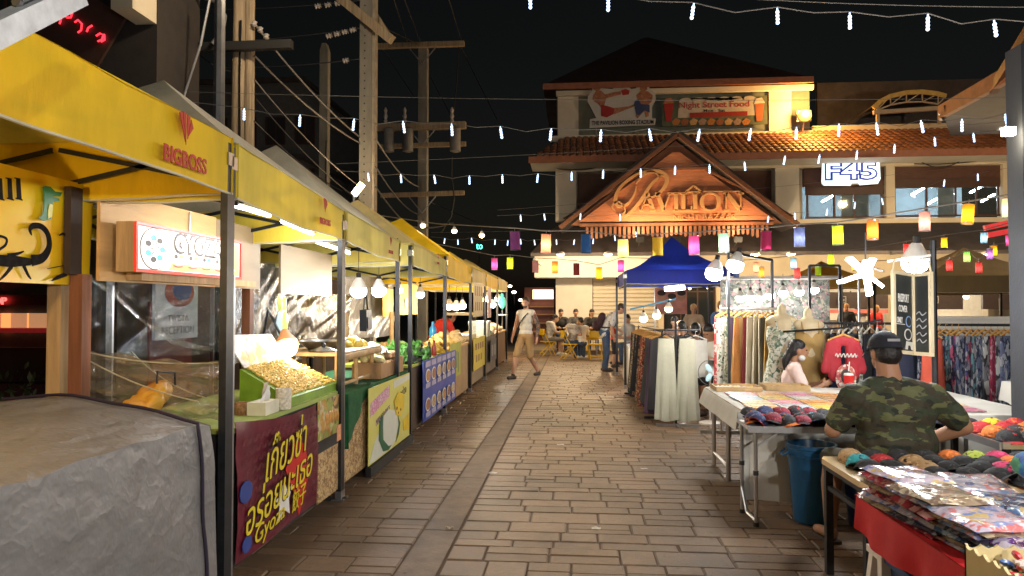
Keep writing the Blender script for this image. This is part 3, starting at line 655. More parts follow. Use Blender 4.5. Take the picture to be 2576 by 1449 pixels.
for xx in (970, 1018, 1137): 
    part('transformer', mat('transformer_grey', (.2, .19, .18), .6, var=.2), lambda b: b.lathe([(.1, 0), (.18, .03), (.18, .75), (.12, .8)], 10, at(xx+8, 383, 22.6)), t, True)
    part('bushing', M_ins, lambda b: b.lathe([(.03, 0), (.07, .05), (.04, .1), (.07, .2), (.04, .3), (.06, .4), (.02, .5)], 8, at(xx, 308, 22.7)), t)
part('hanging_lead', M_dark, lambda b: [b.tube([at(1137, 395, 22.6), at(1136, 440, 22.6), at(1143, 500, 22.6), at(1135, 545, 22.6), at(1110, 585, 22.6)], .025, 5), b.tube([at(1155, 120, 22.8), at(1150, 200, 22.8), at(1140, 300, 22.7)], .02, 5)], t)
# overhead wires: each span is its own thing
M_wire = mat('black_cable', (.03, .03, .032), .5, var=.1)
M_cable = mat('grey_cable', (.20, .18, .16), .5, var=.1)
def wire(a, c, sag=.4, r=.014, label='', m=None, n=14):
    a, c = V(a), V(c); pts = [a+(c-a)*t_-V((0, 0, sag*4*t_*(1-t_))) for t_ in [i/n for i in range(n+1)]]
    b = MB(); b.tube(pts, r, 5); return tag(b.build('power_cable', m or M_wire), label, 'cable', 'overhead cables')
cab = [(640, 60, 11.3, 905, 345, 14.5), (640, 140, 11.3, 905, 360, 14.5), (640, 200, 11.4, 905, 470, 14.5), (645, 250, 11.4, 905, 505, 14.5), (640, 305, 11.4, 860, 480, 20), (480, 110, 11.4, 590, 180, 11.4)]
for i, c in enumerate(cab): wire(at(*c[:3]), at(*c[3:]), .12, .018 if i < 2 else .012, '%s cable down from the paired wooden pole towards the tall concrete pole' % ORD[i], M_cable if i < 3 else M_wire)
cab = [(945, 350, 14.6, 1055, 470, 23), (945, 420, 14.6, 1055, 540, 23), (945, 470, 14.6, 1055, 575, 23), (945, 545, 14.6, 1140, 560, 23)]
for i, c in enumerate(cab): wire(at(*c[:3]), at(*c[3:]), .2, .02, '%s cable from the tall concrete pole to the far cross arm pole' % ORD[i], M_cable if i == 0 else M_wire)
cab = [(985, -20, 14, 1025, 108, 23), (1010, -20, 14, 1058, 108, 23), (1120, -30, 14, 1160, 100, 23), (945, 60, 14.6, 1050, 110, 23)]
for i, c in enumerate(cab): wire(at(*c[:3]), at(*c[3:]), .0, .014, '%s thin high wire above the far cross arm pole' % ORD[i])
cab = [(1160, 120, 23, 1250, 300, 40), (1060, 150, 23, 1150, 320, 40), (960, 120, 23, 1060, 270, 40), (1040, 490, 23, 1200, 560, 40)]
for i, c in enumerate(cab): wire(at(*c[:3]), at(*c[3:]), .0, .018, '%s wire running on beyond the far cross arm pole' % ORD[i])
cab = [(500, 24, 14.3, 905, 1, 14.3), (500, 108, 14.3, 905, 71, 14.3), (560, 170, 14.3, 905, 148, 14.3)]
for i, c in enumerate(cab): wire(at(*c[:3]), at(*c[3:]), .05, .012, '%s wire with insulators running left from the tall concrete pole' % ORD[i])
cab = [(2010, 402, 2300, 398, .12), (2290, 388, 2420, 402, .35), (2300, 412, 2540, 392, .1), (1400, 424, 1520, 416, .1)]
for i, c in enumerate(cab): wire(at(c[0], c[1], FY-.2), at(c[2], c[3], FY-.2), c[4], .02, '%s loose cable strung along the pavilion wall beam' % ORD[i])
# --- right hand post, roof edge and terrace canopy
t = thing('canopy_post', 'slate blue square post at the right edge of the picture', 'post', (at(2572, 700, 5.2).x+.06, 5.2, 0))
part('shaft', mat('slate_blue_paint', (.02, .024, .032), .6, var=.15, bump=.1), lambda b: b.span((t.location.x-.09, 5.12, 0), (t.location.x+.09, 5.3, 3.35)), t)
part('bracket', M_metal, lambda b: [b.bar(at(2545, 318, 5.25), at(2600, 285, 5.25), .02), b.bar(at(2530, 322, 5.25), at(2600, 322, 5.25), .02)], t)
t = thing('neighbour_roof', 'orange lit roof edge slanting down from the right upper corner', 'roof edge', at(2500, 300, 14))
part('barge_board', mat('orange_board', (.45, .2, .1), .6, var=.2), lambda b: b.bar(at(2366, 283, 17), at(2640, 128, 12.5), .12, .3), t)
part('rafter', M_trimwood, lambda b: [b.bar(at(2498, 225, 14.6), at(2600, 60, 12.2), .12, .2), b.bar(at(2520, 215, 14.9), at(2612, 70, 12.6), .07, .12)], t)
part('joint_strip', M_trimwood, lambda b: [b.bar(at(2380+i*30, 288-i*16.6, 16.6-i*.48), at(2376+i*30, 265-i*16.6, 16.6-i*.48), .03) for i in range(7)], t)
part('roof_sheet', M_darkroof, lambda b: b.add([at(2372, 285, 17), at(2660, 120, 12.4), at(2760, 330, 17), at(2390, 340, 22)], [(0, 1, 2, 3)]), t)
part('end_hook', M_metal, lambda b: b.tube([at(2366, 283, 16.9), at(2374, 296, 16.9), at(2366, 300, 16.9)], .06, 6), t)
t = thing('rooftop_canopy', 'curved steel truss canopy on the roof terrace', 'canopy', at(2290, 310, 26.8))
M_steel = mat('cream_steel', (.5, .4, .28), .5, var=.1)
arc = [(2197, 272), (2215, 255), (2240, 242), (2280, 233), (2320, 231), (2360, 236), (2380, 242)]
part('curved_fascia', mat('yellow_fascia', (.62, .42, .12), .5), lambda b: [b.bar(at(*arc[i], 26.6), at(*arc[i+1], 26.6), .06, .16) for i in range(6)], t)
part('curved_roof', M_darkroof, lambda b: b.grid(lambda u_, v_: at(arc[min(6, int(round(u_*6)))][0], arc[min(6, int(round(u_*6)))][1]-4, 26.65)+V((0, v_*2.5, 0)), 6, 1), t)
lo = [(2205, 278), (2240, 264), (2280, 257), (2320, 256), (2360, 262)]
part('truss', M_steel, lambda b: [b.bar(at(*lo[i], 26.6), at(*lo[i+1], 26.6), .05) for i in range(4)]+[b.bar(at(*lo[i], 26.62), at(*arc[i+1], 26.62), .035) for i in range(5)]+[b.bar(at(*lo[i], 26.64), at(*arc[min(6, i+2)], 26.64), .035) for i in range(5)], t)
part('tie_beam', M_steel, lambda b: b.bar(at(2197, 283, 26.6), at(2370, 272, 26.6), .14), t)
for a in (2208, 2363): part('post', M_steel, lambda b: b.bar(at(a, 275, 26.6), at(a, 312, 26.6), .1), t)
# ================================================================== LEFT ROW OF FOOD STALLS
FX, BX = -1.85, -3.85
M_black = mat('black_steel', (.022, .024, .028), .4, metal=.3, var=.3, sc_=20)
M_galv = mat('galvanised_leg', (.36, .36, .37), .35, metal=.8, var=.2)
def fab(n, c, **k): return thin(mat(n, c, .62, var=.16, sc_=3, bump=.8, bsc=6, stretch=(1, 1, .35), **k), .3)
FABS = {'y': fab('yellow_canvas', (.82, .58, .008)), 'w': fab('washed_yellow_canvas', (.78, .62, .075)), 'c': fab('cream_canvas', (.76, .66, .19)), 'g': fab('grey_canvas', (.45, .41, .31)), 'p': fab('pale_canvas', (.68, .56, .24)), 'b': fab('blue_canvas', (.025, .05, .42)), 't': fab('tan_canvas', (.36, .26, .12)), 'o': fab('ochre_canvas', (.62, .36, .05))}
M_hem = fab('hem_white', (.7, .66, .5)); M_red = mat('logo_red', (.42, .035, .02), .6, var=.1)
def canopy(name, label, cat, x0, x1, y0, y1, zb, zt, peak, val, top, frontx=None, group=None, poles=True, sag=.12, post=.04, zb2=None, zt2=None, truss=True):
    """pop-up tent: valance, peaked top, poles and scissor truss"""
    cx, cyy = (x0+x1)/2, (y0+y1)/2; t = thing(name, label, cat, (cx, cyy, 0), group=group)
    zb2 = zb2 or zb; zt2 = zt2 or zt
    lerpz = lambda a, c, yy: a+(c-a)*(yy-y0)/(y1-y0)
    cor = [V((x0, y0, 0)), V((x1, y0, 0)), V((x1, y1, 0)), V((x0, y1, 0))]
    b = MB(); pk = V((cx, cyy, peak))
    for i in range(4):
        a, c = cor[i], cor[(i+1) % 4]
        def fn(u, v):
            e = a+(c-a)*u; e.z = lerpz(zt, zt2, e.y); p = e+(pk-e)*v; p.z -= sag*math.sin(math.pi*v)*(.55+.45*math.sin(math.pi*u))+wob(p, .02, 2); return p
        b.grid(fn, 10, 8)
    b.build('canopy_top', top, t, world=True, smooth=True)
    for i in range(4):
        a, c = cor[i], cor[(i+1) % 4]; d = (c-a).normalized(); nn = V((d.y, -d.x, 0)); out = .012
        def fv(u, v):
            e = a+(c-a)*u+nn*(out+.006*math.sin(u*13+i)*v+.004*v*math.sin(u*31)); zz0, zz1 = lerpz(zb, zb2, e.y), lerpz(zt, zt2, e.y)
            e.z = zz1+.012-(zz1-zz0+.012)*v-.018*v*math.sin(u*math.pi)*(1+.5*math.sin(u*9+i)); return e
        MB().grid(fv, 24, 4).build('valance', val, t, world=True, smooth=True, thick=.004)
        MB().tube([fv(k/24, 1)+V((0, 0, -.004)) for k in range(25)], .007, 5).build('hem', M_hem, t, world=True)
    if poles:
        for q in cor:
            ix = .03 if q.x == x0 else -.03; iy = .03 if q.y == y0 else -.03; zz = lerpz(zt, zt2, q.y)-.02
            pl = MB().span((q.x+ix-post/2, q.y+iy-post/2, .03), (q.x+ix+post/2, q.y+iy+post/2, zz)).build('pole', M_black, t, world=True)
            MB().span((q.x+ix-post*.34, q.y+iy+post*.6, .05), (q.x+ix+post*.34, q.y+iy+post*1.25, 1.72)).build('inner_leg', M_galv, pl, world=True)
            MB().span((q.x+ix-.05, q.y+iy-.05, 0), (q.x+ix+.05, q.y+iy+.05, .012)).box((q.x+ix, q.y+iy, .04), (.05, .05, .06)).build('foot', M_galv, pl, world=True)
            MB().box((q.x+ix, q.y+iy, zz-.09), (post+.02, post+.02, .07)).build('slider', M_galv, pl, world=True)
    if truss:
        for i in range(4):
            a, c = cor[i], cor[(i+1) % 4]; d = (c-a); inn = (V((cx, cyy, 0))-(a+c)/2).normalized()*.05
            for k in range(2):
                p0, p1 = a+d*(k/2+.01)+inn, a+d*((k+1)/2-.01)+inn; z0 = zb-.03
                for s_ in (0, 1):
                    MB().bar((p0.x, p0.y, z0+(.0 if s_ else .2)), (p1.x, p1.y, z0+(.2 if s_ else .0)), .012, .026).build('truss_bar', M_black, t, world=True)
        MB().bar((cx, cyy, zt-.12), (cx, cyy, peak-.05), .03).build('king_post', M_black, t, world=True)
        for q in cor: MB().bar((q.x+(cx-q.x)*.06, q.y+(cyy-q.y)*.06, zt-.14), (cx, cyy, zt+.06), .014, .028).build('rafter_bar', M_black, t, world=True)
    return t
TENTS = [('bright yellow canopy with large red emblem nearest the camera', .55, 3.72, 2.24, 2.515, 3.02, 'y', 'w', 2.165, 2.455), ('faded yellow canopy over the dumpling stall', 3.76, 5.62, 2.15, 2.44, 3.13, 'w', 'g', 2.09, 2.31),
         ('cream canopy over the stall with green cloth', 5.66, 7.48, 2.09, 2.32, 3.10, 'c', 'g', 2.03, 2.24), ('pale cream canopy over the vegetable stall', 8.07, 10.25, 2.03, 2.27, 2.96, 'c', 'p', 2.0, 2.2), ('saturated yellow peaked canopy midway down the row', 10.3, 12.8, 2.0, 2.3, 3.02, 'y', 'y', 1.97, 2.22),
         ('white cream canopy beyond the yellow peaked one', 12.85, 14.9, 2.0, 2.25, 2.8, 'p', 'p', 1.98, 2.22), ('small amber canopy second from the far end', 14.95, 17.3, 1.98, 2.24, 2.8, 'y', 'c', 1.96, 2.2), ('white canopy at the far end of the left row', 17.35, 19.7, 1.98, 2.25, 2.8, 'p', 'p', 1.96, 2.2)]
TN = []
for i, (lb, y0, y1, zb, zt, pk, v_, t_, zb2, zt2) in enumerate(TENTS):
    TN.append(canopy('stall_canopy', lb, 'canopy', FX, BX, y0, y1, zb, zt, pk, FABS[v_], FABS[t_], group='food stall canopies along the lane', zb2=zb2, zt2=zt2, poles=True, truss=i < 5, sag=.03))
DIA = [[(-.5, .42), (-.33, .5), (-.06, -.42)], [(-.26, .5), (-.02, .5), (-.02, -.5)], [(.06, .48), (.27, .42), (.1, -.3)], [(.34, .38), (.5, .12), (.14, -.2)]]
def logo(t, x, yc, yt, s, w):
    p = atx(x, yc, FX+.0235); q = atx(x, yt, FX+.0235)
    for k, poly in enumerate(DIA): flat(poly, M_red, p, Y3, Z3, .004, t, 'emblem_stripe', sx=s*.8, sy=s)
    text('BIGBOSS', M_red, q, Y3, V((0, -.0, 1)), w=w, h=w*.21, ext=.004, parent=t, bold=.02)
logo(TN[0], 468, 325, 402, .15, .37); logo(TN[1], 818, 517, 558, .10, .22); logo(TN[2], 983, 608, 634, .085, .17); logo(TN[3], 1102, 646, 662, .08, .15)
# --- tarpaulin-covered counter in front
M_tarp = mat('grey_tarpaulin', (.20, .19, .185), .45, var=.14, sc_=9, stretch=(1, .35, 1), detail=6, bump=.3, bsc=60); crumple(M_tarp, 9, .4, .025)
t = thing('tarpaulin_counter', 'grey tarpaulin draped over a closed stall counter in the near corner', 'covered counter', (-2.4, 2.2, 0))
def tarp(u, v):
    yy = .5+u*3.08
    if v < .45:
        k = v/.45; x = -3.25+k*1.35; f_ = min(1, max(0, (1-k)/.45)); f_ = f_*(1.6-.6*f_); z = .945+(.09+.05*u)*f_
        z += (wob((x*2.2, yy*.9, 0), .02, 1.6)+wob((x*3, yy*2.4+x*2, 5), .012, 2)-.010*abs(math.sin(yy*3+x*4)))*min(1, (1-k)*3)
    else:
        k = (v-.45)/.55; x = -1.90+.02*math.sin(k*3)+.03*k; z = .945*(1-k)+.004
        x += wob((0, yy*1.1+z*1.0, z*.5), .025, 1.4)*min(1, k*4)+(.006*abs(math.sin(yy*5+z*3.2))+.005*abs(math.sin(yy*9-z*6)))*min(1, k*4)
        z += wob((yy*2, 0, 3), .02, 2)*(1-k)
    r = max(0, (u-.93)/.07); z -= r*r*.05*(1-v)
    return V((x, yy, max(z, .003)))
b = MB(); b.grid(tarp, 70, 60); b.build('tarpaulin', M_tarp, t, world=True, smooth=True)
b = MB(); b.grid(lambda u, v: V((tarp(1, .05+.4*u).x, 3.58+.03*math.sin(u*9)*v+.01, tarp(1, .05+.4*u).z*(1-v)+.004)), 14, 10); b.build('end_flap', M_tarp, t, world=True, smooth=True)
M_cord = mat('dark_purple_cord', (.02, .012, .03), .7)
cp = [tarp(.955, v)+V((.01, 0, .012)) for v in [i/40 for i in range(4, 40)]]
b = MB(); b.tube(cp, .009, 6); b.build('tie_cord', M_cord, t, world=True)
b = MB(); b.tube([tarp(u, .06+.0*u)+V((0, 0, .012)) for u in [.6+.355*i/14 for i in range(15)]], .009, 6); b.build('tie_cord', M_cord, t, world=True)
# plastic veil over the goods at the end of that counter
M_film = film('clear_film', (.62, .52, .38), .34, .2, .7, 9)
A, B_, C_, D_ = atx(150, 868, -2.95), atx(548, 912, -2.0), atx(150, 1000, -2.98), atx(548, 1062, -1.93)
def veil(u, v):
    p = (A+(B_-A)*u)*(1-v)+(C_+(D_-C_)*u)*v; s_ = math.sin(v*math.pi); return p+V((.05*s_*math.sin(u*7+v*3), .03*math.sin(v*22+u*6), -.02*math.sin(u*math.pi)+.012*math.sin(u*20+v*14)))
tag(MB().grid(veil, 44, 26).build('plastic_veil', M_film, smooth=True), 'wrinkled clear plastic sheet stretched over goods behind the tarpaulin', 'plastic sheet')
for k, (x0, y0, x1, y1) in enumerate(((150, 868, 548, 912), (170, 875, 500, 1010), (330, 885, 515, 1000))):
    a, c = atx(x0, y0, -2.9+.4*0), atx(x1, y1, -2.0)
    tag(wire(a, c, .04, .004, '', M_hem), ('%s pale string pulled across the clear plastic sheet' % ORD[k]), 'string', 'strings across the plastic sheet')
yb = thing('snack_bag', 'yellow and orange snack bag blurred behind the clear plastic', 'bag', atx(385, 1035, -2.25))
blob('bag_body', [('e', atx(385, 1000, -2.35), (.07, .17, .06), (.3, .2, .4)), ('e', atx(405, 985, -2.33), (.05, .12, .06), (0, .3, .2)), ('e', atx(365, 1012, -2.38), (.07, .16, .04))], mat('bag_yellow', (.75, .42, .03), .4, var=.3, col2=(.62, .24, .08), sc_=4), yb, .011, 1, .035, 13, world=True)
MB().tube([atx(395, 965, -2.2), atx(396, 935, -2.2), atx(440, 938, -2.18), atx(441, 968, -2.18)], .006, 6).build('wire_handle', M_black, yb, world=True)
# timber posts and banner at the back of the first stall
M_pale = mat('pale_timber', (.44, .29, .14), .7, var=.25, sc_=3, stretch=(8, 8, .6), bump=.25)
M_rust = mat('red_brown_timber', (.20, .075, .035), .7, var=.3, sc_=3, stretch=(8, 8, .6))
for lb, x, X, w, m, yt in (('pale timber post below the scorpion banner', 147, -2.80, .08, M_pale, 690), ('red brown timber post left of the dumpling board', 200, -2.68, .075, M_rust, 690), ('red painted post right of the dumpling board', 622, -2.66, .07, M_rust, 725), ('dark frame post left of the plywood board', 192, -2.66, .09, M_black, 470)):
    p = atx(x, 900, X); q = atx(x, yt, X)
    if m is M_black: tag(MB().span((X-.05, p.y-.045, 1.72), (X-.01, p.y+.045, q.z)).build('timber_post', mat('dark_timber', (.035, .022, .016), .8)), lb, 'post'); continue
    tag(MB().span((X-w/2, p.y-w/2, 0), (X+w/2, p.y+w/2, q.z)).build('timber_post', m), lb, 'post', 'timber posts behind the stalls')
# scorpion banner
t = thing('scorpion_banner', 'yellow vinyl banner with black scorpions and a green crocodile', 'banner', (-2.7, 3.2, 1.6))
M_ban = mat('banner_yellow', (.78, .62, .015), .22, var=.05, sc_=3, col2=(.85, .42, .015))
bx0 = -2.72
MB().grid(lambda u, v: V((bx0+.012*math.sin(u*5+v*2), 2.2+u*1.59, 1.665+v*(.56+.02*(1-u)))), 20, 6).build('sheet', M_ban, t, world=True, smooth=True, thick=.004)
def bp(x, y): return atx(x, y, bx0+.02)
def bpoly(pts, m, name='printed_shape', k=.0):
    o = V((bx0+.016+k, 0, 0)); return flat([(bp(*p).y, bp(*p).z) for p in pts], m, o, Y3, Z3, .003, t, name)
M_ink = mat('scorpion_black', (.014, .013, .014), .8, var=.5, sc_=30, spec=.1); M_croc = mat('crocodile_green', (.015, .17, .05), .4); M_crocb = mat('crocodile_belly', (.62, .6, .12), .4)
bpoly([(-6, 640), (40, 643), (80, 650), (95, 652), (95, 658), (75, 668), (30, 672), (-10, 668)], M_ink, 'scorpion_body')
def bstroke(pts, w, m=None, name='scorpion_limb', k=.002):
    b = MB(); ribbon(b, [(bp(*p).y, bp(*p).z) for p in pts], w, (bx0+.016+k, 0, 0), Y3, Z3, .003); return b.build(name, m or M_ink, t, world=True)
bstroke([(80, 655), (108, 648), (124, 620), (120, 588), (104, 570), (84, 568), (76, 578), (80, 592)], [.06, .045, .035, .03, .03, .03, .02, .004], name='scorpion_tail')
for q in ([(30, 670), (14, 690), (0, 704)], [(60, 668), (70, 690), (78, 702)], [(20, 642), (45, 638), (60, 632)]): bstroke(q, [.02, .014, .006])
bstroke([(-6, 592), (16, 600), (14, 616), (-2, 628)], .012)
bstroke([(150, 592), (160, 588), (170, 600), (184, 640), (190, 662), (182, 690)], [.006, .012, .014, .022, .026, .016], name='small_scorpion')
bstroke([(130, 706), (150, 696), (168, 690)], [.006, .022, .02], name='small_scorpion_claw'); bstroke([(188, 664), (204, 662)], .008); bstroke([(120, 676), (160, 668)], .004)
bpoly([(98, 548), (112, 556), (128, 552), (132, 540), (134, 508), (150, 506), (150, 500), (132, 494), (152, 494), (158, 484), (140, 482), (128, 470), (116, 468), (108, 470), (112, 490), (112, 520), (108, 540)], M_croc, 'crocodile_body')
bpoly([(120, 550), (130, 545), (132, 515), (124, 512), (120, 530)], M_crocb, 'crocodile_belly', .004)
for x in (-2, 22, 44): 
    bpoly([(x-6, 446), (x+8, 449), (x+11, 500), (x+14, 502), (x+14, 505), (x-3, 500), (x-3, 497), (x, 497), (x-2, 450), (x-6, 449)], M_ink, 'letter_stroke')
# --- dumpling stall board and light box
M_ply = mat('plywood', (.60, .36, .14), .6, var=.14, sc_=3, stretch=(1, .5, 4), bump=.1)
M_ply2 = mat('pale_plywood', (.30, .22, .13), .6, var=.12, sc_=2.5, stretch=(1, .5, 3))
t = thing('plywood_signboard', 'long plywood board hung above the dumpling stall', 'board', (-2.6, 4.7, 1.69))
MB().span((-2.64, 3.72, 1.69), (-2.62, 5.0, 2.2)).build('panel', M_ply, t, world=True)
MB().span((-2.64, 5.003, 1.69), (-2.62, 5.74, 2.19)).build('panel', M_ply2, t, world=True)
MB().span((-2.615, 3.95, 1.70), (-2.52, 5.45, 1.745)).build('ledge', M_pale, t, world=True)
for yy in (4.62, 5.1): MB().tube([(-2.61, yy, 2.05), (-2.61, yy, 2.19)], .006, 5).build('hanging_chain', M_galv, t, world=True)
for k, (x, y) in enumerate(((583, 642), (583, 680), (583, 702))): MB().box(atx(x, y, -2.6), (.03, .025, .03)).build('clip', M_black, t, world=True)
t = thing('dumpling_light_box', 'lit white sign box with red border reading GYOZA', 'lit sign', (-2.5, 4.7, 1.75))
y0, y1, z0, z1 = 3.80, 5.08, 1.745, 2.03; xf = -2.47
M_lb = glow('light_box_face', (1, .90, .80), .62); M_lbr = mat('light_box_red', (.6, .03, .02), .4, emit=(.8, .05, .02), es=.35)
MB().span((-2.58, y0, z0), (xf-.004, y1, z1)).build('case', M_pale, t, world=True)
MB().span((xf-.003, y0+.02, z0+.02), (xf, y1-.02, z1-.02)).build('lit_face', M_lb, t, world=True)
for a, c in (((y0, z0), (y1, z0+.018)), ((y0, z1-.018), (y1, z1)), ((y0, z0+.019), (y0+.018, z1-.019)), ((y1-.018, z0+.019), (y1, z1-.019))): MB().span((xf-.003, a[0], a[1]), (xf+.012, c[0], c[1])).build('border', M_lbr, t, world=True)
M_lk = mat('light_box_ink', (.12, .10, .10), .5); M_lw = glow('light_box_white', (1, .97, .93), .8); M_lo = glow('light_box_orange', (1, .36, .14), .5); M_lt = glow('light_box_teal', (.06, .6, .5), .4)
cz = (z0+z1)/2; o_ = V((xf+.001, 0, 0))
flat(circ(y0+.19, cz, .145, .125, 28), M_lk, o_, Y3, Z3, .002, t, 'bowl_outline'); flat(circ(y0+.19, cz, .137, .118, 28), M_lw, o_+V((.0025, 0, 0)), Y3, Z3, .002, t, 'bowl_inside')
for k in range(7):
    a = k*.9; flat(circ(y0+.19+.075*math.cos(a), cz+.065*math.sin(a), .03, .018, 10), M_lk if k % 2 else M_lt, o_+V((.005, 0, 0)), Y3, Z3, .001, t, 'dumpling_print')
    b = MB(); ribbon(b, [(y0+.19+.02*math.cos(a+.4), cz+.02*math.sin(a+.4)), (y0+.19+.05*math.cos(a+.4), cz+.045*math.sin(a+.4))], .008, o_+V((.006, 0, 0)), Y3, Z3, .001); b.build('spoke_print', M_lk, t, world=True)
text('GYOZA', M_lk, V((xf+.001, y0+.70, cz+.055)), Y3, Z3, w=.62, h=.135, ext=.002, parent=t, bold=.07, space=1.1); text('GYOZA', M_lw, V((xf+.0035, y0+.70, cz+.055)), Y3, Z3, w=.585, h=.10, ext=.002, parent=t, bold=.01, space=1.14)
flat([(y0+.34, z0+.025), (y1-.03, z0+.025), (y1-.03, z0+.06), (y0+.38, z0+.07)], M_lo, o_, Y3, Z3, .0015, t, 'orange_band')
flat([(y1-.24, z1-.03), (y1-.03, z1-.03), (y1-.03, z0+.03), (y1-.14, z0+.1)], M_lo, o_, Y3, Z3, .0013, t, 'orange_band')
for k in range(4):
    c_ = y0+.44+.17*k; flat(circ(c_, cz-.045, .08, .035, 16, math.pi, 2*math.pi), M_lw, o_+V((.003, 0, 0)), Y3, Z3, .002, t, 'small_bowl_print')
    flat(circ(c_-.03, cz-.03, .02, .014, 8), M_lk, o_+V((.006, 0, 0)), Y3, Z3, .001, t, 'small_bowl_print'); flat(circ(c_+.03, cz-.028, .022, .012, 8), M_lt if k > 1 else M_lo, o_+V((.006, 0, 0)), Y3, Z3, .001, t, 'small_bowl_print')
    b = MB(); ribbon(b, [(c_-.05, cz-.088), (c_, cz-.094), (c_+.05, cz-.088)], .007, o_+V((.003, 0, 0)), Y3, Z3, .001); b.build('caption_mark', M_lk, t, world=True)
p = atx(707, 620, -2.6); q = atx(850, 745, -2.6)
tag(MB().span((-2.62, p.y, 1.66), (-2.6, 7.45, 2.10)).build('plywood_sheet', M_ply2), 'plain pale plywood panel hung behind the third stall', 'board')
# --- plastic curtains at the back
film('back_film', (.3, .28, .26), .02, .07, .9, 3.5, .22); M_dk = mat('dark_plastic_sheet', (.03, .026, .023), .24, var=.5, sc_=5, bump=1.0, bsc=7)
def sheet(x0, y0, x1, y1, X, lb, m, amp=.05):
    a, c = atx(x0, y0, X), atx(x1, y1, X); zt_, zb_ = atx((x0+x1)/2, y0, X).z, atx((x0+x1)/2, y1, X).z
    f = lambda u, v: V((X+amp*(noise.noise(V((u*3+v*2, v*1.5, X)))+.6*noise.noise(V((u*9-v*8, v*3, 3)))), a.y+(c.y-a.y)*u, zb_+(zt_-zb_)*v+.02*math.sin(u*6)))
    return tag(MB().grid(f, 40, 30).build('plastic_curtain', m, smooth=True), lb, 'plastic curtain')
sheet(225, 690, 575, 900, -3.35, 'creased clear plastic curtain hanging behind the light box', MATS['back_film'], .09)
sheet(580, 630, 720, 905, -3.5, 'dark shiny plastic curtain left of the pale plywood panel', M_dk); sheet(708, 735, 880, 900, -3.55, 'grey shiny plastic curtain below the pale plywood panel', mat('grey_plastic_sheet', (.045, .038, .03), .26, var=.4, sc_=4, bump=.9, bsc=7))
sheet(872, 635, 990, 850, -3.6, 'pale crinkled plastic curtain behind the two round bulbs', mat('pale_plastic_sheet', (.2, .2, .2), .28, var=.3, sc_=5, bump=1, bsc=8))
b = MB(); b.tube([atx(232, 700, -3.3), atx(300, 745, -3.3), atx(360, 800, -3.3), atx(440, 860, -3.3), atx(530, 880, -3.3)], [.02, .035, .03, .03, .02], 7); tag(b.build('plastic_roll', MATS['back_film'], smooth=True), 'twisted roll of clear plastic crossing the clear curtain', 'plastic roll')
t = thing('reception_poster', 'grey white poster with blue and red swirl and RECEPTION lettering', 'poster', (-5.3, 9.3, 1.1))
p, q = atx(395, 700, -5.3), atx(500, 850, -5.3)
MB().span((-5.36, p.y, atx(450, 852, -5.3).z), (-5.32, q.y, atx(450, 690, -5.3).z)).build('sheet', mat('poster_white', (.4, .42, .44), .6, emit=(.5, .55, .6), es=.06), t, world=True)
cx_ = (p.y+q.y)/2; zc = atx(450, 735, -5.3).z
flat(circ(cx_+.05, zc, .36, .2, 18), mat('poster_red', (.3, .04, .03), .6), (-5.318, 0, 0), Y3, Z3, .003, t); flat(circ(cx_+.1, zc+.04, .24, .15, 14), mat('poster_blue', (.02, .04, .22), .6), (-5.314, 0, 0), Y3, Z3, .003, t)
text('RECEPTION', M_lk, V((-5.318, cx_+.02, atx(450, 830, -5.3).z)), Y3, Z3, w=.78, h=.1, ext=.003, parent=t); text('TWISTA', M_lk, V((-5.318, cx_+.02, atx(450, 800, -5.3).z)), Y3, Z3, w=.5, h=.09, ext=.003, parent=t)
# --- hedge of dim pot plants at far left
bsh = thing('dark_shrub', 'dark low shrub behind the tarpaulin at the left edge', 'shrub', (-6.5, 7.6, 0))
lf = MB(); rl = random.Random(5)
for k in range(1500):
    c_ = V((-7.0+rl.gauss(0, .55), 7.4+rl.gauss(0, .5), abs(rl.gauss(.35, .22)))); e = Euler((rl.uniform(0, 3), rl.uniform(0, 3), rl.uniform(0, 6))).to_matrix(); s_ = rl.uniform(.03, .07)
    lf.add([c_+e @ V((-s_, 0, 0)), c_+e @ V((0, -s_*.4, 0)), c_+e @ V((s_, 0, 0)), c_+e @ V((0, s_*.4, 0))], [(0, 1, 2, 3)])
lf.build('foliage', mat('dark_leaf', (.05, .06, .02), .5, island=.4), bsh, world=True)
MB().tube([(-7, 7.4, 0), (-7, 7.42, .4)], [.04, .02], 6).build('trunk', M_wpole, bsh, world=True)
# --- dumpling counter ----------------------------------------------------------------------
def counter(name, lb, y0, y1, h, mtop, mfront, x0=FX-.06, x1=-2.75):
    t = thing(name, lb, 'counter', ((x0+x1)/2, (y0+y1)/2, 0))
    MB().span((x1, y0, h-.03), (x0+.02, y1, h)).build('counter_top', mtop, t, world=True)
    MB().span((x0-.03, y0+.02, .08), (x0, y1-.02, h-.031)).build('front_panel', mfront, t, world=True)
    MB().span((x1, y0+.02, .0), (x0-.031, y0+.05, h-.031)).build('end_panel', mfront, t, world=True); MB().span((x1, y1-.05, .0), (x0-.031, y1-.02, h-.031)).build('end_panel', mfront, t, world=True)
    return t
M_blk = mat('black_board', (.02, .02, .02), .6, var=.2); M_lime = mat('lime_cloth', (.34, .42, .10), .7, var=.15, bump=.1)
counter('stall_counter', 'dumpling stall counter with lime green top', 3.8, 5.6, .87, M_lime, M_blk)
xf = FX-.035
t = thing('maroon_banner', 'maroon vinyl banner with yellow Thai lettering on the dumpling counter', 'banner', (xf, 4.45, .1))
M_mar = mat('banner_maroon', (.135, .012, .028), .32, var=.25, sc_=4, bump=.25, bsc=5)
